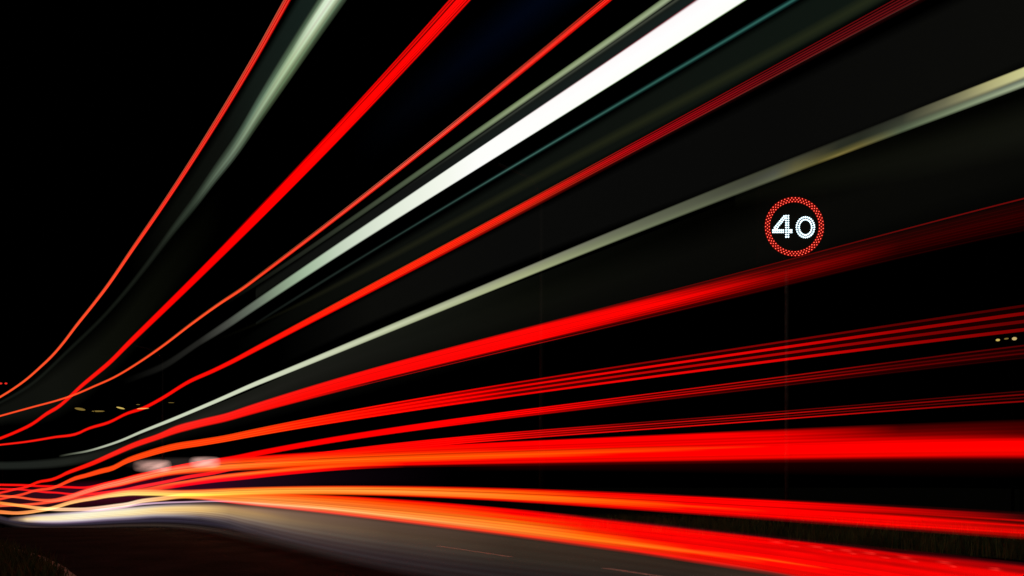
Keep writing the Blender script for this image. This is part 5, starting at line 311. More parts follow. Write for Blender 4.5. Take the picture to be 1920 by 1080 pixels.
  run='57.282,-1.8166,-2.0403 55.726,-1.7248,-1.9425 54.189,-1.6353,-1.847 52.673,-1.5481,-1.7538 51.179,-1.4632,-1.6631 49.707,-1.3805,-1.5747 48.259,-1.3002,-1.4887 46.835,-1.2221,-1.4051 45.437,-1.1459,-1.323 44.064,-1.0716,-1.2428 42.719,-0.9997,-1.1652 41.402,-0.9305,-1.0907 40.113,-0.8644,-1.0198 38.854,-0.8016,-0.953 37.626,-0.7429,-0.8909 36.428,-0.6892,-0.8342 35.262,-0.6383,-0.7808 34.128,-0.5883,-0.7286 33.027,-0.5374,-0.6761 31.958,-0.484,-0.6217 30.922,-0.4299,-0.5673 29.92,-0.3752,-0.5126 28.95,-0.318,-0.4551 28.013,-0.2571,-0.3943 27.11,-0.1973,-0.3338 26.238,-0.1427,-0.2766 25.399,-0.0921,-0.2213 24.591,-0.0444,-0.1689 23.814,0.001,-0.1203 23.067,0.0445,-0.0756 22.35,0.0857,-0.0338 21.662,0.1238,0.0055 21.001,0.1582,0.043 20.368,0.1896,0.0786 19.76,0.2186,0.1118 19.178,0.2462,0.1423 18.62,0.2727,0.1694 18.085,0.2977,0.1928 17.573,0.3215,0.2138 17.082,0.3443,0.2344 16.612,0.3664,0.2561 16.161,0.3872,0.2798 15.73,0.4068,0.3043 15.316,0.4263,0.328 14.919,0.4465,0.3495 14.539,0.4684,0.3676 14.174,0.492,0.3828 13.824,0.515,0.3973 13.488,0.5353,0.413 13.165,0.5527,0.4303 12.856,0.5683,0.4484 12.558,0.5827,0.466 12.272,0.5968,0.4822 11.997,0.6111,0.4967 11.733,0.6253,0.5103 11.478,0.639,0.5229 11.233,0.6519,0.5347 10.997,0.6637,0.5456 10.77,0.674,0.5557 10.551,0.6831,0.5646 10.34,0.6912,0.5725 10.136,0.6984,0.5798 9.94,0.7049,0.5867 9.75,0.7108,0.5935 9.566,0.7161,0.6004 9.389,0.7209,0.6076 9.218,0.725,0.6149 9.052,0.7286,0.6221 8.892,0.732,0.629 8.737,0.7353,0.6354 8.378,0.7427,0.6497 8.046,0.749,0.6622 7.737,0.7543,0.6729 7.45,0.7583,0.682 7.183,0.7613,0.6896 6.933,0.7632,0.6955 6.699,0.7639,0.7001 6.479,0.7636,0.7033 6.274,0.7622,0.7051 6.08,0.7597,0.7056 5.897,0.7561,0.7049 5.763,0.7526,0.7035',
  glow=[(47.307,[(0,(0.0,0.0,0.0)),(0.2,(1.0,0.1559,0.0452)),(0.8,(1.0,0.1559,0.0452)),(1,(0.0,0.0,0.0))]),(26.718,[(0,(0.0,0.0,0.0)),(0.25,(1.0,0.0612,0.0212)),(0.75,(1.0,0.0612,0.0212)),(1,(0.0,0.0,0.0))]),(18.865,[(0,(0.0,0.0,0.0)),(0.3,(0.1878,0.0024,0.0048)),(0.7,(0.1878,0.0024,0.0048)),(1,(0.0,0.0,0.0))]),(14.748,[(0,(0.0,0.0,0.0)),(0.25,(1.0,0.0802,0.0168)),(0.75,(1.0,0.0802,0.0168)),(1,(0.0,0.0,0.0))]),(12.856,[(0,(0.0,0.0,0.0)),(0.15,(1.0,0.1559,0.0262)),(0.45,(1.0,0.0452,0.013)),(0.6,(1.0,0.0015,0.003)),(0.9,(0.956,0.0,0.0)),(1,(0.0,0.0,0.0))]),(9.107,[(0,(0.0,0.0,0.0)),(0.12,(1.0,0.0452,0.0015)),(0.3,(1.0,0.2051,0.0212)),(0.48,(1.0,0.0612,0.0015)),(0.6,(1.0,0.0,0.0)),(0.92,(0.956,0.0,0.0)),(1,(0.0,0.0,0.0))]),(7.254,[(0,(0.0,0.0,0.0)),(0.15,(1.0,0.0612,0.003)),(0.4,(1.0,0.1022,0.0037)),(0.6,(1.0,0.0,0.0)),(0.92,(0.956,0.0,0.0)),(1,(0.0,0.0,0.0))]),(5.763,[(0,(0.0,0.0,0.0)),(0.4,(0.0452,0.0015,0.0)),(0.8,(0.0452,0.0,0.0)),(1,(0.0,0.0,0.0))])],
  strands=[]),
 dict(label='dull dark red haze of light clinging under the thickest red beam at right', cat='light trail', name='light_trail', off=3.2, thick=0.12, grain=0,
  run='5.065,0.7267,0.6633 4.934,0.7248,0.6623 4.81,0.723,0.6613 4.692,0.7213,0.6601 4.579,0.7197,0.6588 4.471,0.7183,0.6574 4.369,0.7168,0.656 4.271,0.7155,0.6545 4.103,0.7132,0.6516 3.947,0.7112,0.6486 3.803,0.7092,0.6456 3.669,0.7074,0.6425 3.544,0.7057,0.6394 3.427,0.7041,0.6364 3.317,0.7025,0.6334 3.214,0.701,0.6305 3.117,0.6995,0.6276 3.026,0.698,0.6249 2.94,0.6965,0.6223 2.859,0.6951,0.6199 2.782,0.6936,0.6175 2.709,0.6921,0.6154 2.639,0.6906,0.6134 2.574,0.689,0.6116 2.511,0.6875,0.61 2.451,0.6858,0.6085 2.394,0.6842,0.6073 2.34,0.6824,0.6062 2.288,0.6807,0.6054 2.238,0.6788,0.6048 2.191,0.677,0.6044 2.145,0.675,0.6042 2.101,0.673,0.6042 2.059,0.6709,0.6045 2.053,0.6706,0.6046',
  glow=[(5.065,[(0,(0.0,0.0,0.0)),(0.12,(0.0,0.0,0.0)),(0.88,(0.0,0.0,0.0)),(1,(0.0,0.0,0.0))]),(4.471,[(0,(0.0212,0.0,0.0)),(0.5,(0.0103,0.0,0.0)),(1,(0.0,0.0,0.0))]),(2.948,[(0,(0.0452,0.0,0.0)),(0.35,(0.008,0.0,0.0)),(0.8,(0.003,0.0,0.0)),(1,(0.0,0.0,0.0))]),(2.053,[(0,(0.0452,0.0,0.0)),(0.35,(0.0052,0.0,0.0)),(0.8,(0.0018,0.0,0.0)),(1,(0.0,0.0,0.0))])],
  strands=[]),
 dict(label='dim maroon haze of light filling the dark gaps between crossing trails at lower left', cat='light haze', name='light_haze', off=3, thick=0.12, grain=0,
  run='56.297,-0.1917,-2.3908 54.725,-0.1503,-2.288 53.173,-0.1104,-2.1874 51.642,-0.0718,-2.089 50.133,-0.0345,-1.9928 48.647,0.0014,-1.8988 47.184,0.036,-1.8071 45.746,0.0692,-1.7176 44.334,0.1005,-1.6298 42.949,0.1302,-1.544 41.591,0.1587,-1.4607 40.262,0.1865,-1.3802 38.963,0.214,-1.303 37.695,0.2413,-1.2294 36.457,0.2689,-1.1597 35.252,0.2962,-1.0944 34.08,0.3232,-1.0326 32.941,0.3495,-0.9737 31.835,0.375,-0.917 30.764,0.3996,-0.862 29.727,0.4231,-0.8083 28.724,0.4454,-0.7554 27.756,0.4664,-0.7028 26.822,0.4865,-0.6508 25.923,0.5063,-0.5997 25.057,0.5255,-0.5501 24.224,0.5437,-0.5019 23.424,0.5604,-0.4555 22.655,0.5756,-0.411 21.918,0.5888,-0.3685 21.212,0.6,-0.328 20.535,0.6082,-0.2894 19.887,0.6133,-0.2524 19.266,0.6164,-0.2169 18.672,0.6185,-0.1829 18.104,0.6203,-0.1505 17.561,0.6226,-0.1195 17.041,0.6261,-0.09 16.544,0.6313,-0.0619 16.068,0.6387,-0.0352 15.613,0.6488,-0.0099 15.178,0.6618,0.0141 14.762,0.6768,0.0367 14.363,0.6928,0.0582 13.982,0.7085,0.0789 13.617,0.7231,0.0989 13.267,0.7357,0.1184 12.932,0.7457,0.1377 12.611,0.7546,0.1565 12.303,0.7628,0.175 12.008,0.7701,0.1929 11.724,0.7766,0.2104 11.452,0.782,0.2275 11.191,0.7862,0.2441 10.94,0.7893,0.2602 10.698,0.7911,0.2758 10.466,0.7916,0.2909 10.243,0.7906,0.3056 10.028,0.7882,0.3198 9.821,0.7833,0.3342 9.622,0.7763,0.3488 9.429,0.7679,0.3632 9.244,0.7592,0.3772 9.065,0.7506,0.3904 8.892,0.7431,0.4025 8.725,0.7371,0.4134 8.564,0.7333,0.4228 8.409,0.7321,0.4304 8.258,0.7331,0.4367 8.112,0.7351,0.4419 7.776,0.74,0.4533 7.464,0.7428,0.4639 7.176,0.7451,0.4732 6.907,0.7468,0.4813 6.657,0.7481,0.4883 6.424,0.7489,0.4944 6.206,0.7493,0.4996 6.001,0.7494,0.5041 5.809,0.7491,0.5078 5.629,0.7486,0.5109 5.459,0.7478,0.5134 5.298,0.7468,0.5153 5.147,0.7456,0.5168 5.004,0.7441,0.5178 4.868,0.7425,0.5184 4.757,0.741,0.5186',
  glow=[(46.222,[(0,(0.0,0.0,0.0)),(0.3,(0.0091,0.0018,0.003)),(0.7,(0.0091,0.0018,0.003)),(1,(0.0,0.0,0.0))]),(29.727,[(0,(0.0,0.0,0.0)),(0.3,(0.0252,0.0024,0.007)),(0.7,(0.0252,0.0024,0.007)),(1,(0.0,0.0,0.0))]),(15.613,[(0,(0.0,0.0,0.0)),(0.3,(0.0423,0.0012,0.0103)),(0.7,(0.0423,0.0012,0.0103)),(1,(0.0,0.0,0.0))]),(10.075,[(0,(0.0,0.0,0.0)),(0.35,(0.0273,0.0018,0.0116)),(0.65,(0.0273,0.0018,0.0116)),(1,(0.0,0.0,0.0))]),(8.46,[(0,(0.0,0.0,0.0)),(0.35,(0.0103,0.0024,0.008)),(0.65,(0.0103,0.0024,0.008)),(1,(0.0,0.0,0.0))]),(6.78,[(0,(0.0,0.0,0.0)),(0.35,(0.0037,0.0012,0.003)),(0.65,(0.0037,0.0012,0.003)),(1,(0.0,0.0,0.0))]),(4.757,[(0,(0.0,0.0,0.0)),(0.12,(0.0,0.0,0.0)),(0.88,(0.0,0.0,0.0)),(1,(0.0,0.0,0.0))])],
  strands=[]),
 dict(label='orange light trail turning red, middle of the three lowest beams at the right edge', cat='light trail', name='light_trail', off=2.6, thick=0.12, grain=0.28,
  run='54.662,-1.7914,-2.0477 53.062,-1.7215,-1.9764 51.483,-1.6524,-1.9058 49.924,-1.5842,-1.8358 48.388,-1.517,-1.7665 46.875,-1.4508,-1.698 45.386,-1.3856,-1.6303 43.922,-1.3213,-1.5634 42.485,-1.2552,-1.4963 41.076,-1.1886,-1.4295 39.696,-1.1238,-1.3641 38.346,-1.0629,-1.3009 37.027,-1.0076,-1.2406 35.74,-0.9594,-1.1839 34.487,-0.9219,-1.1328 33.267,-0.8945,-1.0876 32.083,-0.8622,-1.0397 30.934,-0.812,-0.9819 29.821,-0.7473,-0.9172 28.745,-0.6775,-0.8461 27.705,-0.604,-0.7671 26.703,-0.53,-0.6864 25.738,-0.4607,-0.6108 24.809,-0.3933,-0.5371 23.917,-0.3201,-0.4606 23.061,-0.2391,-0.3801 22.24,-0.1595,-0.3004 21.455,-0.0817,-0.2215 20.703,-0.0138,-0.1519 19.984,0.041,-0.0935 19.298,0.0878,-0.0433 18.642,0.131,0.0006 18.017,0.1722,0.038 17.42,0.2108,0.0735 16.851,0.2475,0.1127 16.309,0.2819,0.1503 15.792,0.3135,0.1807 15.299,0.3434,0.2046 14.829,0.3692,0.226 14.38,0.3887,0.2477 13.953,0.4038,0.2675 13.546,0.4151,0.281 13.157,0.4231,0.2899 12.786,0.4293,0.2967 12.432,0.435,0.3037 12.094,0.4396,0.3106 11.771,0.4427,0.3166 11.462,0.4448,0.3219 11.167,0.4464,0.3268 10.884,0.4482,0.3316 10.614,0.4506,0.3365 10.355,0.4538,0.3416 10.107,0.4584,0.3472 9.869,0.4637,0.3529 9.641,0.4694,0.3586 9.422,0.4749,0.3644 9.212,0.4803,0.3706 9.01,0.4859,0.3771 8.816,0.4914,0.3837 8.629,0.4968,0.3902 8.45,0.5019,0.3967 8.277,0.5067,0.4029 8.11,0.511,0.4087 7.95,0.5149,0.4141 7.795,0.5184,0.4194 7.646,0.5217,0.4245 7.502,0.5248,0.4293 7.363,0.5277,0.4338 7.229,0.5304,0.4379 7.099,0.5329,0.4418 6.799,0.5384,0.4503 6.523,0.5431,0.4575 6.267,0.547,0.4635 6.029,0.5502,0.4686 5.808,0.5529,0.4729 5.602,0.5551,0.4764 5.409,0.5568,0.4793 5.229,0.5582,0.4816 5.06,0.5592,0.4834 4.902,0.5599,0.4848 4.752,0.5604,0.4857 4.612,0.5607,0.4864 4.479,0.5608,0.4867 4.353,0.5607,0.4868 4.234,0.5604,0.4866 4.122,0.5601,0.4863 4.015,0.5596,0.4858 3.913,0.559,0.4851 3.816,0.5583,0.4843 3.724,0.5576,0.4835 3.636,0.5568,0.4825 3.552,0.556,0.4814 3.472,0.5551,0.4803 3.335,0.5534,0.4781 3.208,0.5517,0.4758 3.091,0.5498,0.4735 2.981,0.548,0.4711 2.879,0.5462,0.4688 2.784,0.5444,0.4665 2.695,0.5425,0.4642 2.611,0.5408,0.4621 2.532,0.539,0.46 2.458,0.5373,0.4581 2.388,0.5356,0.4563 2.322,0.534,0.4545 2.259,0.5324,0.4529 2.2,0.5308,0.4515 2.143,0.5293,0.4501 2.09,0.5277,0.4489 2.039,0.5262,0.4478 1.991,0.5247,0.4469 1.944,0.5231,0.446 1.9,0.5216,0.4452 1.858,0.52,0.4446 1.817,0.5185,0.444 1.779,0.5168,0.4435 1.742,0.5151,0.4431 1.706,0.5134,0.4427 1.672,0.5116,0.4424 1.669,0.5115,0.4424',
  glow=[(44.407,[(0,(0.0,0.0,0.0)),(0.2,(1.0,0.1878,0.0262)),(0.8,(1.0,0.1878,0.0262)),(1,(0.0,0.0,0.0))]),(30.065,[(0,(0.0,0.0,0.0)),(0.2,(1.0,0.305,0.0802)),(0.8,(1.0,0.305,0.0802)),(1,(0.0,0.0,0.0))]),(23.532,[(0,(0.0,0.0,0.0)),(0.2,(1.0,0.5149,0.1559)),(0.8,(1.0,0.5149,0.1559)),(1,(0.0,0.0,0.0))]),(18.571,[(0,(0.0,0.0,0.0)),(0.12,(1.0,0.0802,0.0319)),(0.4,(1.0,0.6105,0.2232)),(0.8,(1.0,0.4564,0.1559)),(1,(0.0,0.0,0.0))]),(13.953,[(0,(0.0,0.0,0.0)),(0.15,(1.0,0.2623,0.0802)),(0.45,(1.0,0.6795,0.1559)),(0.8,(1.0,0.6795,0.1878)),(1,(0.0,0.0,0.0))]),(10.188,[(0,(0.0,0.0,0.0)),(0.12,(1.0,0.1274,0.0212)),(0.45,(1.0,0.5149,0.1022)),(0.8,(1.0,0.6105,0.0612)),(1,(0.0,0.0,0.0))]),(8.074,[(0,(0.0,0.0,0.0)),(0.12,(1.0,0.1274,0.0048)),(0.4,(1.0,0.4287,0.0452)),(0.75,(1.0,0.4564,0.0529)),(1,(0.0,0.0,0.0))]),(5.867,[(0,(0.0,0.0,0.0)),(0.1,(1.0,0.0452,0.0)),(0.3,(1.0,0.305,0.0382)),(0.55,(1.0,0.305,0.0382)),(0.9,(1.0,0.1413,0.0048)),(1,(0.0,0.0,0.0))]),(4.839,[(0,(0.0,0.0,0.0)),(0.1,(1.0,0.0212,0.0)),(0.25,(1.0,0.2051,0.013)),(0.4,(1.0,0.2232,0.0168)),(0.6,(1.0,0.305,0.0452)),(0.85,(1.0,0.1022,0.0024)),(0.94,(0.8714,0.003,0.0)),(1,(0.0,0.0,0.0))]),(3.648,[(0,(0.0,0.0,0.0)),(0.06,(0.956,0.0,0.0)),(0.18,(1.0,0.0612,0.0006)),(0.3,(1.0,0.1144,0.003)),(0.42,(1.0,0.1022,0.0015)),(0.55,(1.0,0.1714,0.008)),(0.75,(1.0,0.1878,0.008)),(0.84,(1.0,0.0212,0.0)),(0.94,(0.8714,0.0,0.0)),(1,(0.0,0.0,0.0))]),(3.169,[(0,(0.0,0.0,0.0)),(0.08,(0.956,0.0,0.0)),(0.3,(1.0,0.007,0.0)),(0.42,(1.0,0.0319,0.0)),(0.5,(1.0,0.1022,0.0012)),(0.7,(1.0,0.107,0.0015)),(0.8,(1.0,0.007,0.0)),(0.93,(0.8714,0.0,0.0)),(1,(0.0,0.0,0.0))]),(2.71,[(0,(0.0,0.0,0.0)),(0.04,(0.0452,0.0,0.0018)),(0.1,(0.956,0.0,0.0)),(0.5,(1.0,0.0,0.0)),(0.58,(1.0,0.0452,0.0)),(0.66,(1.0,0.003,0.0)),(0.88,(0.9131,0.0,0.0)),(0.96,(0.1878,0.0,0.0015)),(1,(0.0,0.0,0.0))]),(2.4,[(0,(0.0,0.0,0.0)),(0.05,(0.0452,0.0,0.0024)),(0.1,(1.0,0.0,0.0)),(0.62,(1.0,0.0,0.0)),(0.82,(0.8714,0.0,0.0)),(0.88,(0.2623,0.0,0.0024)),(1,(0.0,0.0,0.0))]),(2.048,[(0,(0.0,0.0,0.0)),(0.08,(0.0452,0.0,0.0015)),(0.16,(0.6445,0.0,0.0)),(0.28,(0.5149,0.0,0.0)),(0.36,(0.2232,0.0,0.0)),(0.46,(0.8714,0.0,0.0)),(0.6,(0.7913,0.0,0.0)),(0.78,(1.0,0.0,0.0)),(0.86,(0.4564,0.0,0.0)),(0.92,(0.1022,0.0,0.0024)),(1,(0.0,0.0,0.0))]),(1.785,[(0,(0.0,0.0,0.0)),(0.1,(0.0212,0.0,0.0012)),(0.28,(0.0319,0.0,0.0006)),(0.32,(0.5149,0.0,0.0)),(0.38,(0.0452,0.0,0.0)),(0.45,(0.1022,0.0,0.0)),(0.5,(0.6445,0.0,0.0)),(0.56,(0.1878,0.0,0.0)),(0.65,(0.5776,0.0,0.0)),(0.75,(0.8714,0.0,0.0)),(0.8,(0.402,0.0,0.0)),(0.88,(0.305,0.0,0.0)),(1,(0.0,0.0,0.0))]),(1.669,[(0,(0.0,0.0,0.0)),(0.3,(0.0319,0.0,0.0006)),(0.5,(0.5776,0.0,0.0)),(0.75,(0.8714,0.0,0.0)),(1,(0.0,0.0,0.0))])],
  strands=[]),
 dict(label='lowest orange red light beam, running down to the bottom right corner over the road', cat='light trail', name='light_trail', off=2.3, thick=0.12, grain=0.18,
  run='53.382,-0.5677,-0.7971 51.759,-0.5686,-0.794 50.156,-0.5677,-0.7891 48.573,-0.565,-0.7823 47.013,-0.5606,-0.7737 45.477,-0.5547,-0.7634 43.965,-0.5472,-0.7516 42.479,-0.5382,-0.7382 41.02,-0.5272,-0.723 39.59,-0.5145,-0.7063 38.19,-0.5008,-0.6885 36.82,-0.4866,-0.6701 35.484,-0.4726,-0.6513 34.181,-0.4591,-0.6325 32.913,-0.4462,-0.6136 31.68,-0.4333,-0.5943 30.485,-0.421,-0.5758 29.327,-0.4104,-0.5589 28.207,-0.4005,-0.5429 27.127,-0.3882,-0.5262 26.085,-0.3743,-0.5101 25.083,-0.3581,-0.4927 24.12,-0.3376,-0.4707 23.196,-0.3129,-0.4446 22.311,-0.286,-0.4158 21.464,-0.2582,-0.3846 20.655,-0.2292,-0.3509 19.882,-0.1997,-0.3164 19.145,-0.1703,-0.2825 18.443,-0.1421,-0.2494 17.775,-0.1138,-0.2166 17.138,-0.0837,-0.1838 16.533,-0.0506,-0.1511 15.958,-0.0161,-0.1186 15.41,0.0175,-0.0851 14.891,0.0503,-0.0497 14.396,0.0823,-0.0139 13.927,0.1128,0.0203 13.48,0.1406,0.0513 13.056,0.1666,0.0804 12.652,0.1947,0.1107 12.269,0.2281,0.1447 11.903,0.2611,0.1778 11.556,0.2869,0.2046 11.224,0.3073,0.2267 10.909,0.3246,0.2457 10.608,0.3408,0.2631 10.321,0.3576,0.2803 10.047,0.3756,0.298 9.786,0.3933,0.3148 9.536,0.4093,0.3296 9.297,0.4222,0.3411 9.069,0.431,0.3483 8.85,0.436,0.3516 8.641,0.439,0.3526 8.44,0.4417,0.3527 8.248,0.4443,0.352 8.063,0.4464,0.3504 7.886,0.4489,0.349 7.716,0.4521,0.3476 7.552,0.4556,0.3463 7.395,0.459,0.3451 7.243,0.4622,0.3442 7.097,0.465,0.3439 6.957,0.4677,0.344 6.822,0.4701,0.3442 6.691,0.4724,0.3444 6.565,0.4744,0.3445 6.444,0.4762,0.3444 6.327,0.4779,0.3444 6.213,0.4793,0.3443 6.104,0.4807,0.3442 5.998,0.4818,0.3441 5.895,0.4829,0.3439 5.796,0.4838,0.3437 5.7,0.4846,0.3435 5.606,0.4852,0.3433 5.516,0.4858,0.3431 5.429,0.4863,0.3429 5.344,0.4866,0.3426 5.261,0.4869,0.3423 5.181,0.4871,0.3421 5.103,0.4873,0.3418 5.028,0.4873,0.3415 4.955,0.4873,0.3412 4.883,0.4872,0.3409 4.814,0.4871,0.3405 4.746,0.4869,0.3402 4.681,0.4867,0.3399 4.617,0.4864,0.3395 4.554,0.4861,0.3392 4.494,0.4857,0.3388 4.435,0.4853,0.3385 4.377,0.4848,0.3381 4.321,0.4843,0.3377 4.266,0.4838,0.3374 4.213,0.4833,0.337 4.16,0.4827,0.3366 4.109,0.4821,0.3362 4.06,0.4815,0.3359 4.011,0.4808,0.3355 3.964,0.4802,0.3351 3.917,0.4795,0.3347 3.872,0.4788,0.3343 3.828,0.4781,0.3339 3.784,0.4774,0.3336 3.742,0.4766,0.3332 3.7,0.4759,0.3328 3.66,0.4751,0.3324 3.62,0.4743,0.332 3.581,0.4736,0.3316 3.543,0.4728,0.3312 3.506,0.472,0.3308 3.469,0.4712,0.3304 3.434,0.4704,0.3301 3.399,0.4696,0.3297 3.364,0.4688,0.3293 3.331,0.468,0.3289 3.298,0.4672,0.3285 3.265,0.4664,0.3281 3.233,0.4656,0.3277 3.202,0.4647,0.3273 3.172,0.4639,0.3269 3.142,0.4631,0.3265 3.112,0.4623,0.3261 3.083,0.4615,0.3257 3.055,0.4607,0.3253 3.027,0.4599,0.3249 3,0.4591,0.3245 2.973,0.4583,0.3241 2.946,0.4576,0.3237 2.92,0.4568,0.3233 2.895,0.456,0.3229 2.87,0.4552,0.3225 2.845,0.4545,0.3221 2.821,0.4537,0.3217 2.797,0.453,0.3213 2.774,0.4522,0.3209 2.751,0.4515,0.3204 2.728,0.4507,0.32 2.706,0.45,0.3196 2.684,0.4493,0.3192 2.662,0.4486,0.3188 2.641,0.4479,0.3183 2.62,0.4472,0.3179 2.599,0.4465,0.3175 2.579,0.4458,0.317 2.559,0.4451,0.3166 2.539,0.4445,0.3161 2.52,0.4438,0.3157 2.501,0.4431,0.3152 2.482,0.4425,0.3148 2.464,0.4419,0.3143 2.445,0.4412,0.3138 2.427,0.4406,0.3133 2.41,0.44,0.3129 2.392,0.4394,0.3124 2.375,0.4388,0.3119 2.358,0.4382,0.3114 2.341,0.4376,0.3109 2.325,0.437,0.3104 2.308,0.4365,0.3099 2.292,0.4359,0.3093 2.277,0.4353,0.3088 2.261,0.4348,0.3083 2.246,0.4342,0.3077 2.23,0.4337,0.3072 2.215,0.4332,0.3066 2.201,0.4327,0.3061 2.186,0.4322,0.3055 2.172,0.4317,0.3049 2.157,0.4312,0.3043 2.143,0.4307,0.3037 2.129,0.4302,0.3031 2.116,0.4297,0.3025 2.102,0.4292,0.3019 2.089,0.4288,0.3013 2.076,0.4283,0.3006 2.063,0.4278,0.3 2.05,0.4274,0.2993 2.037,0.427,0.2986 2.025,0.4265,0.2979 2.012,0.4261,0.2972 2,0.4257,0.2965 1.988,0.4252,0.2958 1.976,0.4248,0.2951 1.964,0.4244,0.2944 1.953,0.424,0.2936 1.941,0.4236,0.2928 1.93,0.4232,0.2921 1.918,0.4228,0.2913 1.907,0.4224,0.2905 1.896,0.422,0.2896 1.885,0.4217,0.2888 1.875,0.4213,0.288 1.864,0.4209,0.2871 1.854,0.4205,0.2862 1.843,0.4202,0.2854 1.833,0.4198,0.2845 1.823,0.4194,0.2835 1.813,0.4191,0.2826 1.803,0.4187,0.2817 1.793,0.4184,0.2807 1.783,0.418,0.2797 1.774,0.4177,0.2787 1.764,0.4173,0.2777 1.755,0.417,0.2767 1.745,0.4166,0.2757 1.736,0.4163,0.2746 1.727,0.4159,0.2735 1.718,0.4156,0.2724 1.709,0.4153,0.2713 1.7,0.4149,0.2702 1.691,0.4146,0.2691 1.683,0.4142,0.2679 1.674,0.4139,0.2667 1.666,0.4135,0.2655 1.657,0.4132,0.2643 1.649,0.4128,0.263 1.641,0.4125,0.2618 1.633,0.4122,0.2605 1.624,0.4118,0.2592 1.616,0.4115,0.2579 1.609,0.4111,0.2565 1.601,0.4107,0.2552 1.593,0.4104,0.2538 1.585,0.41,0.2524 1.578,0.4097,0.251 1.57,0.4093,0.2495 1.563,0.4089,0.248 1.555,0.4086,0.2465 1.548,0.4082,0.245 1.541,0.4078,0.2435 1.533,0.4074,0.2419 1.526,0.407,0.2403 1.519,0.4066,0.2387 1.512,0.4062,0.2371 1.505,0.4058,0.2354 1.498,0.4054,0.2338 1.492,0.405,0.2321 1.485,0.4046,0.2303 1.478,0.4042,0.2286 1.477,0.4041,0.2284',
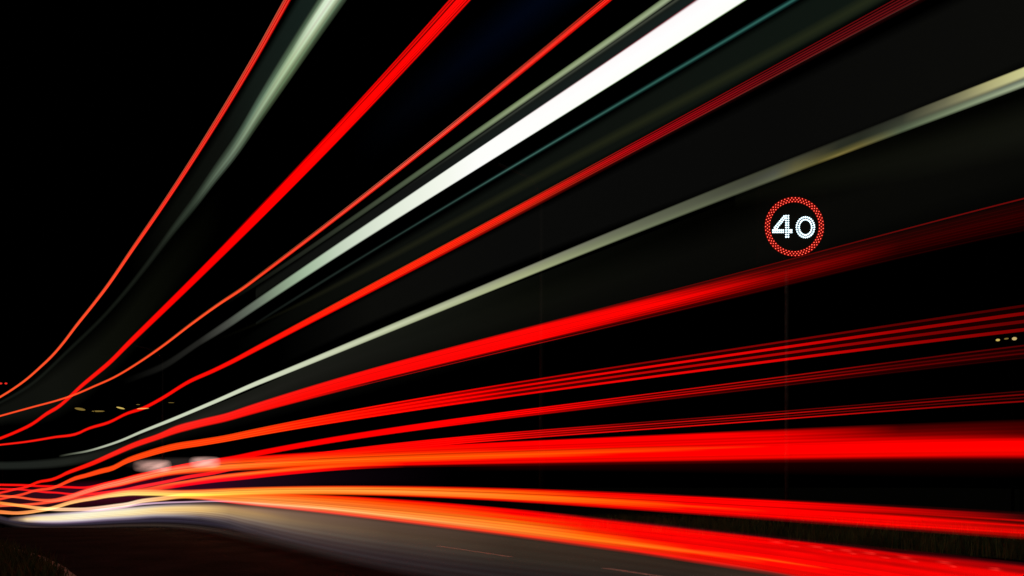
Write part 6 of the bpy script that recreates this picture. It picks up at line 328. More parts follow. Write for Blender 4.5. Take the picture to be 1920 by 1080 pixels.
  glow=[(42.971,[(0,(0.0,0.0,0.0)),(0.2,(1.0,0.1559,0.0212)),(0.8,(1.0,0.1559,0.0212)),(1,(0.0,0.0,0.0))]),(28.453,[(0,(0.0,0.0,0.0)),(0.2,(1.0,0.3763,0.0612)),(0.8,(1.0,0.3763,0.0612)),(1,(0.0,0.0,0.0))]),(21.01,[(0,(0.0,0.0,0.0)),(0.2,(1.0,0.5776,0.305)),(0.8,(1.0,0.5776,0.305)),(1,(0.0,0.0,0.0))]),(15.772,[(0,(0.0,0.0,0.0)),(0.2,(1.0,0.6105,0.4287)),(0.8,(1.0,0.6105,0.4287)),(1,(0.0,0.0,0.0))]),(12.652,[(0,(0.0,0.0,0.0)),(0.22,(1.0,0.7529,0.5149)),(0.78,(1.0,0.7529,0.5149)),(1,(0.0,0.0,0.0))]),(10.415,[(0,(0.0,0.0,0.0)),(0.2,(1.0,0.5149,0.1878)),(0.8,(1.0,0.5149,0.1878)),(1,(0.0,0.0,0.0))]),(9.144,[(0,(0.0,0.0,0.0)),(0.22,(1.0,0.402,0.0452)),(0.78,(1.0,0.402,0.0452)),(1,(0.0,0.0,0.0))]),(7.925,[(0,(0.0,0.0,0.0)),(0.2,(1.0,0.2232,0.013)),(0.6,(1.0,0.305,0.0382)),(0.8,(1.0,0.1559,0.1022)),(0.9,(0.7157,0.013,0.0319)),(1,(0.0,0.0,0.0))]),(6.607,[(0,(0.0,0.0,0.0)),(0.08,(1.0,0.1022,0.003)),(0.4,(1.0,0.305,0.0452)),(0.68,(1.0,0.2623,0.0612)),(0.78,(1.0,0.6105,0.3515)),(0.86,(1.0,0.1878,0.1022)),(0.94,(0.7157,0.0452,0.0319)),(1,(0.0,0.0,0.0))]),(5.216,[(0,(0.0,0.0,0.0)),(0.06,(1.0,0.0212,0.0)),(0.25,(1.0,0.1413,0.007)),(0.6,(1.0,0.2623,0.0452)),(0.72,(1.0,0.4851,0.1878)),(0.8,(1.0,0.1878,0.0452)),(0.9,(0.8714,0.0319,0.0168)),(1,(0.0,0.0,0.0))]),(4.296,[(0,(0.0,0.0,0.0)),(0.06,(1.0,0.0015,0.0)),(0.2,(1.0,0.0612,0.0)),(0.5,(1.0,0.1878,0.0168)),(0.7,(1.0,0.305,0.0612)),(0.77,(1.0,0.4564,0.1413)),(0.84,(1.0,0.0802,0.013)),(0.93,(0.7157,0.0212,0.0097)),(1,(0.0,0.0,0.0))]),(3.233,[(0,(0.0,0.0,0.0)),(0.05,(1.0,0.0,0.0)),(0.2,(1.0,0.0,0.0)),(0.3,(1.0,0.0612,0.0)),(0.36,(1.0,0.007,0.0)),(0.42,(1.0,0.1559,0.0037)),(0.6,(1.0,0.2051,0.0168)),(0.8,(1.0,0.2159,0.0212)),(0.88,(0.956,0.0319,0.003)),(0.95,(0.2232,0.008,0.0037)),(1,(0.0,0.0,0.0))]),(2.808,[(0,(0.0,0.0,0.0)),(0.04,(0.0802,0.0,0.003)),(0.12,(0.956,0.0,0.0)),(0.35,(1.0,0.003,0.0)),(0.5,(1.0,0.0319,0.0)),(0.65,(1.0,0.1413,0.0024)),(0.76,(1.0,0.1714,0.007)),(0.85,(1.0,0.0212,0.0006)),(0.93,(0.402,0.007,0.0024)),(1,(0.0,0.0,0.0))]),(2.566,[(0,(0.0,0.0,0.0)),(0.05,(0.0612,0.0,0.0037)),(0.14,(0.956,0.0,0.0)),(0.5,(1.0,0.0012,0.0)),(0.62,(1.0,0.0452,0.0)),(0.7,(1.0,0.1714,0.007)),(0.77,(1.0,0.0452,0.0012)),(0.88,(0.956,0.0048,0.0)),(0.94,(0.1878,0.0048,0.0024)),(1,(0.0,0.0,0.0))]),(2.362,[(0,(0.0,0.0,0.0)),(0.05,(0.0319,0.0,0.0037)),(0.14,(0.956,0.0,0.0)),(0.62,(1.0,0.0012,0.0)),(0.68,(1.0,0.1144,0.0048)),(0.74,(1.0,0.007,0.0)),(0.88,(0.8714,0.0024,0.0)),(1,(0.0,0.0,0.0))]),(2.125,[(0,(0.0,0.0,0.0)),(0.06,(0.0212,0.0,0.003)),(0.12,(0.8714,0.0,0.0)),(0.2,(1.0,0.0,0.0)),(0.24,(0.7157,0.0,0.0)),(0.5,(1.0,0.0,0.0)),(0.58,(1.0,0.0012,0.0)),(0.615,(1.0,0.0976,0.003)),(0.65,(1.0,0.0012,0.0)),(0.84,(0.8714,0.0012,0.0)),(0.92,(0.1559,0.003,0.0024)),(1,(0.0,0.0,0.0))]),(2.044,[(0,(0.0,0.0,0.0)),(0.06,(0.0212,0.0,0.0024)),(0.12,(0.8308,0.0,0.0)),(0.3,(0.6445,0.0,0.0)),(0.35,(1.0,0.0,0.0)),(0.59,(1.0,0.0012,0.0)),(0.615,(1.0,0.0612,0.0024)),(0.64,(1.0,0.0012,0.0)),(0.84,(0.8714,0.0012,0.0)),(0.92,(0.1559,0.003,0.0024)),(1,(0.0,0.0,0.0))]),(1.956,[(0,(0.0,0.0,0.0)),(0.06,(0.0212,0.0,0.0024)),(0.12,(0.7913,0.0,0.0)),(0.2,(0.5776,0.0,0.0)),(0.26,(0.9131,0.0,0.0)),(0.36,(0.7157,0.0,0.0)),(0.42,(0.956,0.0,0.0)),(0.84,(0.8308,0.0,0.0)),(1,(0.0,0.0,0.0))]),(1.802,[(0,(0.0,0.0,0.0)),(0.08,(0.0452,0.0,0.0018)),(0.13,(0.7157,0.0,0.0)),(0.18,(0.4564,0.0,0.0)),(0.25,(0.8308,0.0,0.0)),(0.33,(0.5457,0.0,0.0)),(0.38,(0.956,0.0,0.0)),(0.55,(0.956,0.0,0.0)),(0.6,(0.7529,0.0,0.0)),(0.84,(0.8308,0.0,0.0)),(1,(0.0,0.0,0.0))]),(1.58,[(0,(0.0,0.0,0.0)),(0.04,(0.0452,0.0,0.0024)),(0.08,(0.4564,0.0,0.0006)),(0.14,(0.2623,0.0,0.0012)),(0.2,(0.8308,0.0,0.0)),(0.3,(1.0,0.0,0.0)),(0.84,(0.8308,0.0,0.0)),(1,(0.0,0.0,0.0))]),(1.477,[(0,(0.0,0.0,0.0)),(0.1,(0.305,0.0,0.0006)),(0.2,(0.7157,0.0,0.0)),(0.84,(0.8308,0.0,0.0)),(1,(0.0,0.0,0.0))])],
  strands=[(0.15,0.03,[(2.113,(0.0,0.0,0.0)),(2.084,(0.305,0.013,0.0091)),(2.071,(0.0,0.0,0.0)),(2.005,(0.0,0.0,0.0)),(1.98,(0.305,0.013,0.0091)),(1.968,(0.0,0.0,0.0)),(1.933,(0.0,0.0,0.0)),(1.91,(0.305,0.013,0.0091)),(1.899,(0.0,0.0,0.0)),(1.878,(0.0,0.0,0.0)),(1.856,(0.305,0.013,0.0091)),(1.845,(0.0,0.0,0.0)),(1.802,(0.0,0.0,0.0)),(1.781,(0.305,0.013,0.0091)),(1.771,(0.0,0.0,0.0)),(1.724,(0.0,0.0,0.0)),(1.705,(0.305,0.013,0.0091)),(1.696,(0.0,0.0,0.0)),(1.633,(0.0,0.0,0.0)),(1.616,(0.305,0.013,0.0091)),(1.608,(0.0,0.0,0.0))]),(0.2,0.02,[(2.057,(0.0,0.0,0.0)),(2.041,(0.1559,0.013,0.0091)),(2.03,(0.0,0.0,0.0)),(1.968,(0.0,0.0,0.0)),(1.954,(0.1559,0.013,0.0091)),(1.944,(0.0,0.0,0.0)),(1.909,(0.0,0.0,0.0)),(1.895,(0.1559,0.013,0.0091)),(1.885,(0.0,0.0,0.0)),(1.837,(0.0,0.0,0.0)),(1.825,(0.1559,0.013,0.0091)),(1.816,(0.0,0.0,0.0)),(1.778,(0.0,0.0,0.0)),(1.766,(0.1559,0.013,0.0091)),(1.758,(0.0,0.0,0.0)),(1.702,(0.0,0.0,0.0)),(1.691,(0.1559,0.013,0.0091)),(1.684,(0.0,0.0,0.0))])]),
 dict(label='glaring pale yellow smear at left, a band painted as headlight on the road, fading brown toward the centre', cat='painted headlight smear', name='painted_headlight', off=2.15, thick=0.12, grain=0.13,  # emissive ribbon standing in for the headlight pool on the asphalt
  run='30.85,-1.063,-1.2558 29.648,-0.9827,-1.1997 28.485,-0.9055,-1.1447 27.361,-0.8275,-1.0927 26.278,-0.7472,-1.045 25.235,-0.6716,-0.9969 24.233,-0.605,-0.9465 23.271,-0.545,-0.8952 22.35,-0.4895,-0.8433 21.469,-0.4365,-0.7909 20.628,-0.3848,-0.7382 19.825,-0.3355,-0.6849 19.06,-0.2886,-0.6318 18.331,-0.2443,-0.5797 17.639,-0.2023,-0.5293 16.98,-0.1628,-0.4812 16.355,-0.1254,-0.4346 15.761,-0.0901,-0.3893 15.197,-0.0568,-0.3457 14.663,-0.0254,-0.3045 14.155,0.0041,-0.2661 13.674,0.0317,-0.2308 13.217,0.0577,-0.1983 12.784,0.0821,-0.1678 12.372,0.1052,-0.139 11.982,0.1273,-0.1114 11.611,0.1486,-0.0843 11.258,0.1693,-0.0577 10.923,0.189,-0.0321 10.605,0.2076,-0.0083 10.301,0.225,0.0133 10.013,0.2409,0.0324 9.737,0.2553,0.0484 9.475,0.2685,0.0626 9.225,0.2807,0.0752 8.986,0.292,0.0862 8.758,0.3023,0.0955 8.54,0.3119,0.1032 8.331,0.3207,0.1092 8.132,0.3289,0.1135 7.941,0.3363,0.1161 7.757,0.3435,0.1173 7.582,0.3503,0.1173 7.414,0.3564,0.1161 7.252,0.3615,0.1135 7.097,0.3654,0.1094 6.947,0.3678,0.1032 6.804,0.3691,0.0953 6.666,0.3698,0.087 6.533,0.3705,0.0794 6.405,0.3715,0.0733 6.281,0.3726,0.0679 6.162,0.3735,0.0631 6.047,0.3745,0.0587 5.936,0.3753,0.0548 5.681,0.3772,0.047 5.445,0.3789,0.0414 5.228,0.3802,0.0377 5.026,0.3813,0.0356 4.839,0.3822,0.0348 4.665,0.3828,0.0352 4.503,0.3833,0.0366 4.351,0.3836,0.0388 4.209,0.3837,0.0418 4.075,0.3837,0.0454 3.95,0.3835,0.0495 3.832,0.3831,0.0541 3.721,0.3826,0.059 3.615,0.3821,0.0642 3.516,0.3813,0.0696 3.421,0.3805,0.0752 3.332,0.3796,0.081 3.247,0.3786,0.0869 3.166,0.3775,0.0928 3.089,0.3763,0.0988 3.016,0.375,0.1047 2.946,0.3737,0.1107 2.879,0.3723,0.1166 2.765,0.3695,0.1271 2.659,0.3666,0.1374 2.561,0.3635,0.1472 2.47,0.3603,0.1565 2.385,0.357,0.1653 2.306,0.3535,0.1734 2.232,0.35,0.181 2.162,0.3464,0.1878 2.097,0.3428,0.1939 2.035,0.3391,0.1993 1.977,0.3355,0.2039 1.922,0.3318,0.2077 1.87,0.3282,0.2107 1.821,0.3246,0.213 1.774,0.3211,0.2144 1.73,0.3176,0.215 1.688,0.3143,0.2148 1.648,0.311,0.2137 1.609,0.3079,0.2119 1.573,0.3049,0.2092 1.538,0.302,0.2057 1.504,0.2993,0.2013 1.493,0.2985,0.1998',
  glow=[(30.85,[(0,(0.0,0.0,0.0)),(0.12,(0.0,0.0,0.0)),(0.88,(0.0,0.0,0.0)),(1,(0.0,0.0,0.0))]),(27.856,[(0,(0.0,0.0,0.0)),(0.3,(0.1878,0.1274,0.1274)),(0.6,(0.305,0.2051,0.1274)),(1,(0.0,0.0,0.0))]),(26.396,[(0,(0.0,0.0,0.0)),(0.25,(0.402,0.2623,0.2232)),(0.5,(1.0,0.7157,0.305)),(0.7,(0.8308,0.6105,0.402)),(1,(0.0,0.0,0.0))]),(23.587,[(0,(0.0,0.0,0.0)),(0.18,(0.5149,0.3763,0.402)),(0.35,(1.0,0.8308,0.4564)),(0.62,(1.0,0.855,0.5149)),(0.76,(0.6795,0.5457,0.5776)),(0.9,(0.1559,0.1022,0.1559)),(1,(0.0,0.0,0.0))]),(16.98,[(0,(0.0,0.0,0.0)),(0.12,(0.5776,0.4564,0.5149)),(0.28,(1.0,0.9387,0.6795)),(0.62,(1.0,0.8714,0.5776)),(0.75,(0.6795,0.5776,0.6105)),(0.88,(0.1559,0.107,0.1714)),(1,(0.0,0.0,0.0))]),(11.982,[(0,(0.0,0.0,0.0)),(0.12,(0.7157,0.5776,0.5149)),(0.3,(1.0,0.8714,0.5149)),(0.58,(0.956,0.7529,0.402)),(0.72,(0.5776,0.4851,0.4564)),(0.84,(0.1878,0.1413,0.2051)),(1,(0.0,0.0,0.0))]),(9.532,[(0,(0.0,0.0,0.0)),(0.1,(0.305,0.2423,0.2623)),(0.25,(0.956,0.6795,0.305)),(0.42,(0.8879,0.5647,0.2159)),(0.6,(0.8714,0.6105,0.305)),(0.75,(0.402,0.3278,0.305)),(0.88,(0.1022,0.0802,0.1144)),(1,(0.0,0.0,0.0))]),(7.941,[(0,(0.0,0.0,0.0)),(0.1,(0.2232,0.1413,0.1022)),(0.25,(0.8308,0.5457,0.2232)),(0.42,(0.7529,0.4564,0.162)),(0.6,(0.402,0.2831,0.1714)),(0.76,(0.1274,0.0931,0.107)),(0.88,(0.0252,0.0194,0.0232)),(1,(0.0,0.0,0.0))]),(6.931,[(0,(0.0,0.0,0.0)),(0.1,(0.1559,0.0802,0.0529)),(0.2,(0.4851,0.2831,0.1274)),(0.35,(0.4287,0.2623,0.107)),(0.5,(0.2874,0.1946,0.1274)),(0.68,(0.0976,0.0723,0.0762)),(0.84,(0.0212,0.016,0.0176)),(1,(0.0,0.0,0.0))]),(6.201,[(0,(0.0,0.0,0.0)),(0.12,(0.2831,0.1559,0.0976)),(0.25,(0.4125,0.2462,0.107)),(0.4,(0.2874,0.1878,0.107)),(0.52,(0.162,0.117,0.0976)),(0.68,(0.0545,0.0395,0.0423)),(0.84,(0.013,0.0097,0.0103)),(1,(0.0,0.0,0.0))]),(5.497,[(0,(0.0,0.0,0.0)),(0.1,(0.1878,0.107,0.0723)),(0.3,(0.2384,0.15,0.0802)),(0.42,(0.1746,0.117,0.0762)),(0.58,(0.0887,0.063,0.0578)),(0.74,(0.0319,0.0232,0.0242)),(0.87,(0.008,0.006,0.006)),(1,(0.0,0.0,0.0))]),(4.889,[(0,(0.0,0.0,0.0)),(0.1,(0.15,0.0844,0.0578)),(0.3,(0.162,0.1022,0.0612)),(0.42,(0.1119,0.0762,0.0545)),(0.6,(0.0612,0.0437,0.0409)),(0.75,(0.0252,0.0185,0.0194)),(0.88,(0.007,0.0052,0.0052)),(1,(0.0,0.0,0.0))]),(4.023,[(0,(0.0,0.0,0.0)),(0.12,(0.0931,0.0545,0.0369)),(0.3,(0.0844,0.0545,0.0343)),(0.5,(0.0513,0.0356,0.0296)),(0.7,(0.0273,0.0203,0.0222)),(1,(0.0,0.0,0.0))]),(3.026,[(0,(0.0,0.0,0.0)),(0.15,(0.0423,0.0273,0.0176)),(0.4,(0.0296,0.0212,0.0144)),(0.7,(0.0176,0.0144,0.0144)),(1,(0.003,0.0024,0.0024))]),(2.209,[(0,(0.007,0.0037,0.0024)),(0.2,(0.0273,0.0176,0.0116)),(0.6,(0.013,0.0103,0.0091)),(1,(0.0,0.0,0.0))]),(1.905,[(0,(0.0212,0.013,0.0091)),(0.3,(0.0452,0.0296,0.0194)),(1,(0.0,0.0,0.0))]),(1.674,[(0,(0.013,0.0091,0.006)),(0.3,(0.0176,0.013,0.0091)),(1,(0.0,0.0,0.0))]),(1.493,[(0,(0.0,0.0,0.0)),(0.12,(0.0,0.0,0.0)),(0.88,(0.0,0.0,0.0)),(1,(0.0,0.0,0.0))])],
  strands=[]),
 dict(label='dusky purple grey streak painted as light along the dark road under the yellow smear', cat='painted headlight smear', name='painted_headlight', off=2.15, thick=0.12, grain=0.22,  # faint light on the asphalt, painted into a second glowing ribbon
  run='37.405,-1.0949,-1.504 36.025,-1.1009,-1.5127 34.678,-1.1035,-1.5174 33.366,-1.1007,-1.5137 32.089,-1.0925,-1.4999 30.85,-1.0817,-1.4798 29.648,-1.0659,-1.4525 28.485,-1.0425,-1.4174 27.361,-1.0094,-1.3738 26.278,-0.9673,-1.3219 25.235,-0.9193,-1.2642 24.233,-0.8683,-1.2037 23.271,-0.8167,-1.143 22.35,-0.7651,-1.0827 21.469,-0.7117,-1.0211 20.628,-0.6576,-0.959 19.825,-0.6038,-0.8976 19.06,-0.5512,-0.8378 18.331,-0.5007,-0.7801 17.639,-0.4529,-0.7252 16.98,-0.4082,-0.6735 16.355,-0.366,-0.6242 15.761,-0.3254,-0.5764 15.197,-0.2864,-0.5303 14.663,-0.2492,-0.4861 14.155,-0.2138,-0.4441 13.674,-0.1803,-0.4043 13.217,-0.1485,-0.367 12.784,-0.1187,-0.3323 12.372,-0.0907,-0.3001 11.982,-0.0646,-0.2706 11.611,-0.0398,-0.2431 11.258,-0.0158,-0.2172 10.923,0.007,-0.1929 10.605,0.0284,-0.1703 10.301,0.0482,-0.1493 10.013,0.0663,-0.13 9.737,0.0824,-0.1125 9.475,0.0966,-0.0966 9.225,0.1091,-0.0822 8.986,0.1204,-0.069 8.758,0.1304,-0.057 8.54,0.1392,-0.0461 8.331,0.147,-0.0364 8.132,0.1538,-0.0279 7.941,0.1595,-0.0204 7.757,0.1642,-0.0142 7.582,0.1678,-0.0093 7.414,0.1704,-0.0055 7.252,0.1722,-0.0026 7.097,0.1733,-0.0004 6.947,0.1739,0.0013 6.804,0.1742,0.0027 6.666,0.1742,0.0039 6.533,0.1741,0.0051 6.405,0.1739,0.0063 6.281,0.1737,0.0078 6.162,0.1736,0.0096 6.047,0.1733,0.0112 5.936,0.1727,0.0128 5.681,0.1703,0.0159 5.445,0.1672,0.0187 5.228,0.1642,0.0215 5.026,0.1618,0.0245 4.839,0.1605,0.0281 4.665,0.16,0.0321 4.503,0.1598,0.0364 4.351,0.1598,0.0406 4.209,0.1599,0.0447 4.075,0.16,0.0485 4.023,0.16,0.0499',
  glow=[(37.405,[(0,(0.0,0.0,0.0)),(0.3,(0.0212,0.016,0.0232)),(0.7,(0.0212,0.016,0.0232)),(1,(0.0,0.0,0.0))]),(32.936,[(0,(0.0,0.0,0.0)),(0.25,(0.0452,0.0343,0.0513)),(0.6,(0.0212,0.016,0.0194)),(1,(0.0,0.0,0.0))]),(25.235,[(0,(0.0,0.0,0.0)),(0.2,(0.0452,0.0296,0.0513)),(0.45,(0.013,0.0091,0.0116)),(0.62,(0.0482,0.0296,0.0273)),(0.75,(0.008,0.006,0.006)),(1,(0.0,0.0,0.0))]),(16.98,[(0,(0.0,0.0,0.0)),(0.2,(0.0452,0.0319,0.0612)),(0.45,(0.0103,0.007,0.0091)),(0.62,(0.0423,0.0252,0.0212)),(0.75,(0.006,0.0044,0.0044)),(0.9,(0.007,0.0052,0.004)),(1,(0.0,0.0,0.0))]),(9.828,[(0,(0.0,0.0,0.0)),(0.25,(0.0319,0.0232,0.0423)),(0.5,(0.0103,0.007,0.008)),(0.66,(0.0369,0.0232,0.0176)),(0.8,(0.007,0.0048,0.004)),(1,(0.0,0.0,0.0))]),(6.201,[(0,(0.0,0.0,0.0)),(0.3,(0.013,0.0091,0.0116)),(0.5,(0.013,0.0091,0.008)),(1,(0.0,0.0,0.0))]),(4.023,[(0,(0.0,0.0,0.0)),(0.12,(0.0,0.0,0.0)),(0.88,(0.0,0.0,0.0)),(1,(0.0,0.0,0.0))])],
  strands=[]),
 dict(label='thin pinkish white streak of light just above the yellow smear at left', cat='light trail', name='light_trail', off=2.45, thick=0.12, grain=0,
  run='18.547,-0.233,-0.2912 17.9,-0.1898,-0.2495 17.284,-0.149,-0.2101 16.698,-0.1103,-0.1726 16.14,-0.0738,-0.1364 15.608,-0.0394,-0.1013 15.102,-0.0077,-0.068 14.62,0.0224,-0.0357 14.162,0.0519,-0.004 13.725,0.0818,0.0277 13.309,0.1133,0.0606 12.913,0.1443,0.0931 12.536,0.1717,0.1222 12.176,0.1933,0.1463 11.833,0.2111,0.1669 11.506,0.2266,0.1854 11.194,0.2413,0.2023 10.896,0.2544,0.2174 10.611,0.2661,0.2309 10.339,0.2769,0.2432 10.079,0.2869,0.2547 9.83,0.2965,0.2657 9.591,0.3058,0.2763 9.363,0.3148,0.2866 9.144,0.3233,0.2963 8.934,0.3312,0.3053 8.732,0.3384,0.3136 8.539,0.3448,0.321 8.353,0.3503,0.3276 8.175,0.3549,0.3332 8.003,0.3587,0.338 7.838,0.362,0.3423 7.679,0.3651,0.3464 7.526,0.3682,0.3504 7.476,0.3693,0.3518',
  glow=[(18.547,[(0,(0.0,0.0,0.0)),(0.12,(0.0,0.0,0.0)),(0.88,(0.0,0.0,0.0)),(1,(0.0,0.0,0.0))]),(15.9,[(0,(0.0,0.0,0.0)),(0.3,(0.7157,0.3763,0.5149)),(0.7,(0.7157,0.3763,0.5149)),(1,(0.0,0.0,0.0))]),(13.309,[(0,(0.0,0.0,0.0)),(0.3,(0.8308,0.5149,0.6105)),(0.7,(0.8308,0.5149,0.6105)),(1,(0.0,0.0,0.0))]),(10.994,[(0,(0.0,0.0,0.0)),(0.3,(0.6105,0.3763,0.5149)),(0.7,(0.6105,0.3763,0.5149)),(1,(0.0,0.0,0.0))]),(8.394,[(0,(0.0,0.0,0.0)),(0.3,(0.5149,0.305,0.3763)),(0.7,(0.5149,0.305,0.3763)),(1,(0.0,0.0,0.0))]),(7.476,[(0,(0.0,0.0,0.0)),(0.12,(0.0,0.0,0.0)),(0.88,(0.0,0.0,0.0)),(1,(0.0,0.0,0.0))])],
  strands=[]),
]

def make_trail(T):
    run = [tuple(float(q) for q in p.split(',')) for p in T['run'].split()]
    run.sort(); keys = sorted(T['glow'], key=lambda k: k[0]); off = T['off']
    if max(max(c) for v, c in keys[0][1]) > 0:   # still alight at its near end: it carries on past the camera
        a, b = run[0], run[min(3, len(run)-1)]
        g1, g2 = [max(-.12, min(.12, (a[i]-b[i])/(a[0]-b[0]))) for i in (1, 2)]
        if (a[1]-a[2])*.35 < abs(g1-g2)*(a[0]+4): g1 = g2 = (g1+g2)/2
        ext = []; yy = -4.0
        while yy < a[0]-.3: ext.append((yy, a[1]+g1*(yy-a[0]), a[2]+g2*(yy-a[0]))); yy += .5
        run = ext+run
    wide = max(r[1]-r[2] for r in run)
    gr = T['grain']; NQ = 44 if gr else 14
    ph = [(random.uniform(0, 6.28), random.uniform(6, 75), random.uniform(-.4, .4), random.uniform(.5, 1)) for _ in range(9)]
    def streak(q, y):                          # unevenness of the lamp across its height, carried along the trail
        return 1+gr*sum(a*math.sin(p+fr*q+dr*math.log(max(y, 0)+1)*3) for p, fr, dr, a in ph)/2.4
    qs = sorted(set([round(v, 4) for k in keys for v, c in k[1]]+[i/NQ for i in range(NQ+1)]))
    out = []
    for q in qs:
        if not out or q-out[-1] > .012 or q in (0.0, 1.0): out.append(q)
    qs = out; n = len(qs)
    v = []; cols = []
    for sgn in (-1, 1):
        for (y, zt, zb) in run:
            s = side(y); th = min(T['thick']*(zt-zb), .010)
            for q in qs:
                d = s*(sgn*th*.5*math.sin(math.pi*min(max(q, .001), .999)))
                v.append((road_x(y, off)+d.x, y+d.y, zt+(zb-zt)*q))
                c = along(keys, y, lambda st: prof(st, q))
                if gr: g_ = max(.05, streak(q, y)); c = (c[0]*g_, c[1]*g_**1.5, c[2]*g_**1.5)
                cols.append((c[0]*.5, c[1]*.5, c[2]*.5))
    m = len(run); f = []
    for sd in (0, 1):
        b = sd*m*n
        for i in range(m-1):
            for k in range(n-1):
                a = b+i*n+k; q = (a, a+1, a+n+1, a+n); f.append(q if sd else q[::-1])
    for e in (0, m-1):
        for k in range(n-1):
            a = e*n+k; q = (a, a+1, m*n+a+1, m*n+a); f.append(q if e == 0 else q[::-1])
    o = mesh_obj(T['name'], v, f, lt, smooth=False); set_glow(o, cols); tag(o, T['label'], T['cat'])
    for (q, rr, ck) in T['strands']:
        ck = sorted(ck, key=lambda k: k[0]); v = []; f = []; cols = []; N = 6
        lo, hi = 0, len(run)
        vis = [i for i, r in enumerate(run) if max(along(ck, r[0], lambda c: c)) > .0015]
        if not vis: continue
        rs = run[max(0, vis[0]-1):vis[-1]+2]
        for (y, zt, zb) in rs:
            s = side(y); r = rr*(zt-zb); c = along(ck, y, lambda c: c); cz = zt+(zb-zt)*q
            for k in range(N):
                th = math.tau*k/N; d = s*math.cos(th)*min(r, .006)
                v.append((road_x(y, off-.012)+d.x, y+d.y, cz+math.sin(th)*r)); cols.append((c[0]*.5, c[1]*.5, c[2]*.5))
        for i in range(len(rs)-1):
            for k in range(N): f.append((i*N+k, i*N+(k+1) % N, (i+1)*N+(k+1) % N, (i+1)*N+k))
        st = mesh_obj('strand', v, f, lt, o, smooth=True); set_glow(st, cols)
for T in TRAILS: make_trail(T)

# ---------------------------------------------------------------- the lit speed sign on its pole beyond the road
SY = 7.0; U = SY/1280.0                        # metres per unit of drawing at the sign
sx, sz = (1488.6-960)*U, EYE+(900-425.8)*U
sg = empty('speed_limit_sign', (sx-.035, SY+.06, 0)); tag(sg, 'lit LED speed sign reading 40 in a red dotted ring on a thin pole', 'speed sign')
def place(o): o.location = Vector(o.location)-Vector(sg.location); return o
m = MB(); m.tube([(sx-.035, SY+.10, -.1), (sx-.035, SY+.10, sz+.30)],  .020, 16); place(m.build('pole', polem, sg, True))
m = MB(); m.box((sx, SY+.03, sz), (.74, .08, .80), .02)
place(m.build('casing', darkm, sg))
for dz in (.2, -.2):
    m = MB(); m.box((sx-.035, SY+.085, sz+dz), (.14, .03, .05), .004); place(m.build('bracket', steel, sg))
def bulbs(spots, rad, dy=-.012, seg=8):
    m = MB()
    for (px, pz, s) in spots:
        v = []; f = []
        for j, (rr, yy) in enumerate(((1, 0), (.86, -.5), (.5, -.87))):
            for k in range(seg):
                a = math.tau*k/seg; v.append((sx+px+math.cos(a)*rad*rr*s, SY+dy+yy*rad, sz+pz+math.sin(a)*rad*rr*s))
        v.append((sx+px, SY+dy-rad, sz+pz))
        for j in range(2):
            for k in range(seg): f.append((j*seg+k, j*seg+(k+1) % seg, (j+1)*seg+(k+1) % seg, (j+1)*seg+k))
        for k in range(seg): f.append((2*seg+k, 2*seg+(k+1) % seg, 3*seg))
        m.add(v, f)
    return m
led_red = lamp_mat('red_led', (1.0, .09, .055), 2.6); led_spill = lamp_mat('red_led_spill', (1, .0, .0), .15)
led_white = lamp_mat('white_led', (.70, .92, 1.0), 2.3); led_halo = lamp_mat('white_lens_glow', (.28, .50, .66), .55)
zu = U*130/1080.0                              # metres per fine drawing unit
sp = []
NL = 51
for k in range(NL):
    for rad, ph in ((449, 0), (420, .5), (391, 0)):
        a = math.tau*(k+ph)/NL+.06
        sp.append((math.cos(a)*rad*zu, math.sin(a)*rad*zu, random.uniform(.92, 1.05)))
place(bulbs(sp, 7.6*zu).build('red_ring', led_red, sg, True))
v = []; f = []
for k in range(128):
    a = math.tau*k/128
    for r_ in (378, 462): 
        for yy in (-.012, -.0105): v.append((sx+math.cos(a)*r_*zu, SY+yy, sz+math.sin(a)*r_*zu))
for k in range(128):
    a = 4*k; b = 4*((k+1) % 128)
    f += [(a, a+2, b+2, b), (a+1, b+1, b+3, a+3), (a, b, b+1, a+1), (a+2, a+3, b+3, b+2)]
place(mesh_obj('ring_glow', v, f, led_spill, sg))  # added glowing annulus imitating light spill between the red bulbs
def D(x, y, s=1): return ((x-537)*zu, (530-y)*zu, s)
four = []
for i in range(10):
    y = 362+i*36.4
    four += [D(407, y), D(442, y)]
for i in range(8): t_ = i/8; four.append(D(375-t_*165, 368+t_*200))
for i in range(6): t_ = i/6; four.append(D(388-t_*130, 400+t_*160))
for x in (205, 235, 267, 299, 331, 363, 470, 492): four += [D(x, 584), D(x, 617)]
four += [D(232, 556), D(264, 560)]
zero = []
for k in range(28): a = math.tau*k/28; zero.append(D(708+138*math.cos(a), 540+158*math.sin(a)))
for k in range(23): a = math.tau*(k+.3)/23; zero.append(D(708+99*math.cos(a), 540+121*math.sin(a)))
for spots in (four, zero):
    d = place(bulbs(spots, 13.6*zu).build('digit', led_white, sg, True))
    tag(d, 'white dotted numeral 4' if spots is four else 'white dotted numeral 0')

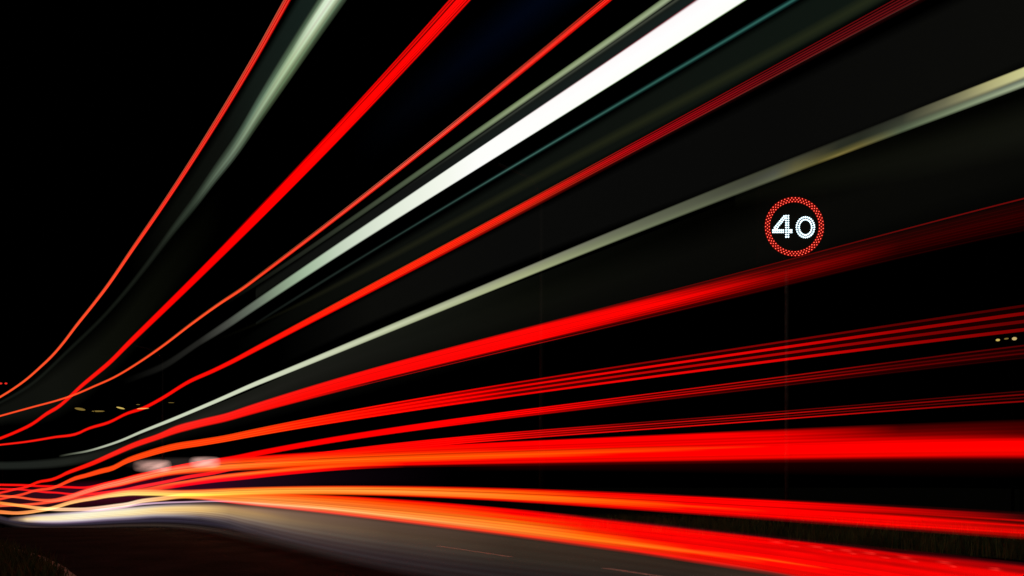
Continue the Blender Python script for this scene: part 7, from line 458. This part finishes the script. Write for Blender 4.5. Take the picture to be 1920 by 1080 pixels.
# ---------------------------------------------------------------- distant lamps and poles
lamp_yel = lamp_mat('sodium_lamp', (1.0, .72, .17), .6); lamp_dim = lamp_mat('dim_sodium_lamp', (1.0, .68, .15), .2); lamp_pale = lamp_mat('pale_lamp', (1.0, .74, .28), .55)
def px(x, y, d): return Vector(((x-960)*d/1280, d, EYE+(900-y)*d/1280))
def street_lamp(x, y, d, wpx, hpx, tilt, mat, label, reach=1.4, heads=1):
    p = px(x, y, d); k = d/1280; gz = road_z(d)-.06
    r = empty('street_lamp', (p.x+reach, d, gz)); tag(r, label, 'street lamp', 'distant street lamps')
    m = MB(); m.tube([(reach*0, 0, 0), (0, 0, p.z-gz-.3)], [.09, .05], 10); m.build('post', darkm, r, True)
    m = MB(); m.tube([(0, 0, p.z-gz-.32), (-reach*.3, 0, p.z-gz+.08), (-reach, 0, p.z-gz+hpx*k*.6)], .03, 8); m.build('arm', darkm, r, True)
    hw = wpx*k/2; hh = hpx*k/2
    for h in range(heads):
        cx = -reach+(h-(heads-1)/2)*hw*2.3
        v = []; f = []; N = 12
        for i in range(9):
            q = -1+i/4; rr = math.sqrt(max(1-q*q*.9, .02))
            for n_ in range(N):
                a = math.tau*n_/N; v.append((cx+q*hw, math.cos(a)*hh*rr, p.z-gz+math.sin(a)*hh*rr+q*hw*tilt))
        for i in range(8):
            for n_ in range(N): f.append((i*N+n_, i*N+(n_+1) % N, (i+1)*N+(n_+1) % N, (i+1)*N+n_))
        f += [tuple(range(N-1, -1, -1)), tuple(8*N+n_ for n_ in range(N))]
        mesh_obj('lantern', v, f, mat, r, True)
street_lamp(150, 767, 60, 19, 4.6, -.16, lamp_dim, 'blurred yellow street lamp far off, leftmost, beside the crossing red trails')
street_lamp(184, 771, 62, 23, 2.6, 0, lamp_dim, 'thin yellow street lamp glow far off, lowest of the row at left')
street_lamp(226, 765, 58, 15, 3.0, -.22, lamp_yel, 'brightest small yellow street lamp glow of the distant row at left')
street_lamp(268, 766, 66, 22, 2.0, .05, lamp_yel, 'yellow street lamp glow right behind the thin red trail at left')
street_lamp(259, 758.5, 80, 7, 1.2, 0, lamp_dim, 'tiny faint street lamp dot just above the one behind the red trail')
street_lamp(321, 755, 80, 11, 1.0, 0, lamp_dim, 'faintest grey street lamp speck, rightmost of the distant row at left')
street_lamp(1902, 635, 40, 8, 6, 0, lamp_pale, 'pale amber street lamp blob at the far right edge between red lines', .9)
street_lamp(1887, 635, 40.5, 8, 3, .1, lamp_dim, 'dimmer amber street lamp smear, middle of three at the right edge', .9)
street_lamp(1871, 637.5, 41, 7, 4.5, 0, lamp_yel, 'small amber street lamp blob, left one of three at the right edge', .9)
red_l = lamp_mat('red_signal', (1, .03, .02), .8)
p = px(6, 719, 55); gz = road_z(55)-.06
r = empty('signal_mast', (p.x, 55, gz)); tag(r, 'far off mast with two tiny red lights at the left edge above the coral trail', 'signal mast')
m = MB(); m.tube([(0, 0, 0), (0, 0, p.z-gz-.2)], [.09, .05], 10); m.build('post', darkm, r, True)
m = MB(); m.box((0, .14, p.z-gz), (.85, .16, .3), .03); m.build('housing', darkm, r)
for dx, wd in ((-.24, .26), (.22, .16)):
    m = MB(); m.tube([(dx-wd/2, 0, p.z-gz-.01), (dx, 0, p.z-gz), (dx+wd/2, 0, p.z-gz+.01)], [.05, .08, .05], 10); m.build('lamp', red_l, r, True)
def column(x, d, h, label):
    X = (x-960)*d/1280; gz = road_z(d)-.05
    r = empty('lamp_post', (X, d, gz)); tag(r, label, 'lamp post')
    m = MB(); m.tube([(0, 0, 0), (0, 0, h*.5), (0, 0, h)], [.065, .055, .04], 12); m.build('post', colm, r, True)
    m = MB(); m.tube([(0, 0, h), (-.2, -.1, h+.35), (-.9, -.4, h+.5)], .03, 8); m.build('arm', colm, r, True)
    m = MB(); m.box((-1.15, -.5, h+.48), (.6, .22, .1), .03); m.build('lantern', darkm, r)
column(1016, 13.5, 6.6, 'unlit grey lamp post standing dark behind the middle of the trails')
column(306, 26, 6.6, 'unlit lamp post barely visible at left beyond the grey white trail')

# blurred white lights of the traffic waiting beyond the trails: soft lens-shaped bodies of light
def soft_light(x, y, d, wpx, hpx, col, label, tail=0):
    p = px(x, y, d); k = d/1280; v = []; cols = []; f = []; NR, NA = 12, 28
    for sg_ in (-1, 1):
        for j in range(NR+1):
            q = j/NR
            for a_ in range(NA):
                a = math.tau*a_/NA; c_, s_ = math.cos(a), math.sin(a)
                ex = abs(c_)**.55*(1 if c_ > 0 else -1); ez = abs(s_)**.55*(1 if s_ > 0 else -1)
                ex *= (1+tail) if c_ < 0 else 1
                v.append((p.x+ex*q*wpx*k/2, p.y+sg_*.12*math.sqrt(max(0, 1-q*q)), p.z+ez*q*hpx*k/2))
                g = .5*(max(0, 1-q**1.7)**1.1)*(.72+.28*math.sin(ex*q*6+ez*q*11+x)*math.cos(ez*q*17)); g *= 1 if c_ > 0 else 1/(1+tail*.6*q)
                cols.append((col[0]*g, col[1]*g, col[2]*g))
    n1 = (NR+1)*NA
    for sd in (0, 1):
        for j in range(NR):
            for a_ in range(NA):
                b = sd*n1+j*NA; q = (b+a_, b+(a_+1) % NA, b+NA+(a_+1) % NA, b+NA+a_); f.append(q if sd else q[::-1])
    o = mesh_obj('headlight_glow', v, f, lt); set_glow(o, cols); tag(o, label, 'headlight glow', 'blurred lights of waiting traffic')
soft_light(297, 874, 24, 52, 26, (1.0, .56, .47), 'blurred pinkish white light blob, left one of two behind the orange trail', .9)
soft_light(384, 867, 22, 62, 24, (.95, .56, .48), 'blurred pinkish white light blob, right and higher one of two behind the orange trail')

soft_light(345, 869, 26, 230, 26, (.035, .026, .024), 'thin brown haze of light around and between the two pinkish white blobs at left')
# light of the passing headlamps on the asphalt
def headlamp(off, y, z, ty, toff, watts, size, blend, col):
    l = bpy.data.lights.new('passing_headlamp', 'SPOT'); l.energy = watts; l.spot_size = R(size); l.spot_blend = blend; l.color = col; l.shadow_soft_size = .08
    o = bpy.data.objects.new('passing_headlamp', l); COL.objects.link(o)
    o.location = (road_x(y, off), y, road_z(y)+z)
    d = Vector((road_x(ty, toff), ty, road_z(ty)))-Vector(o.location); o.rotation_euler = d.to_track_quat('-Z', 'Y').to_euler()
headlamp(3.4, 2.6, .62, 6.0, 6.0, 4, 60, 1.0, (1.0, .86, .68))
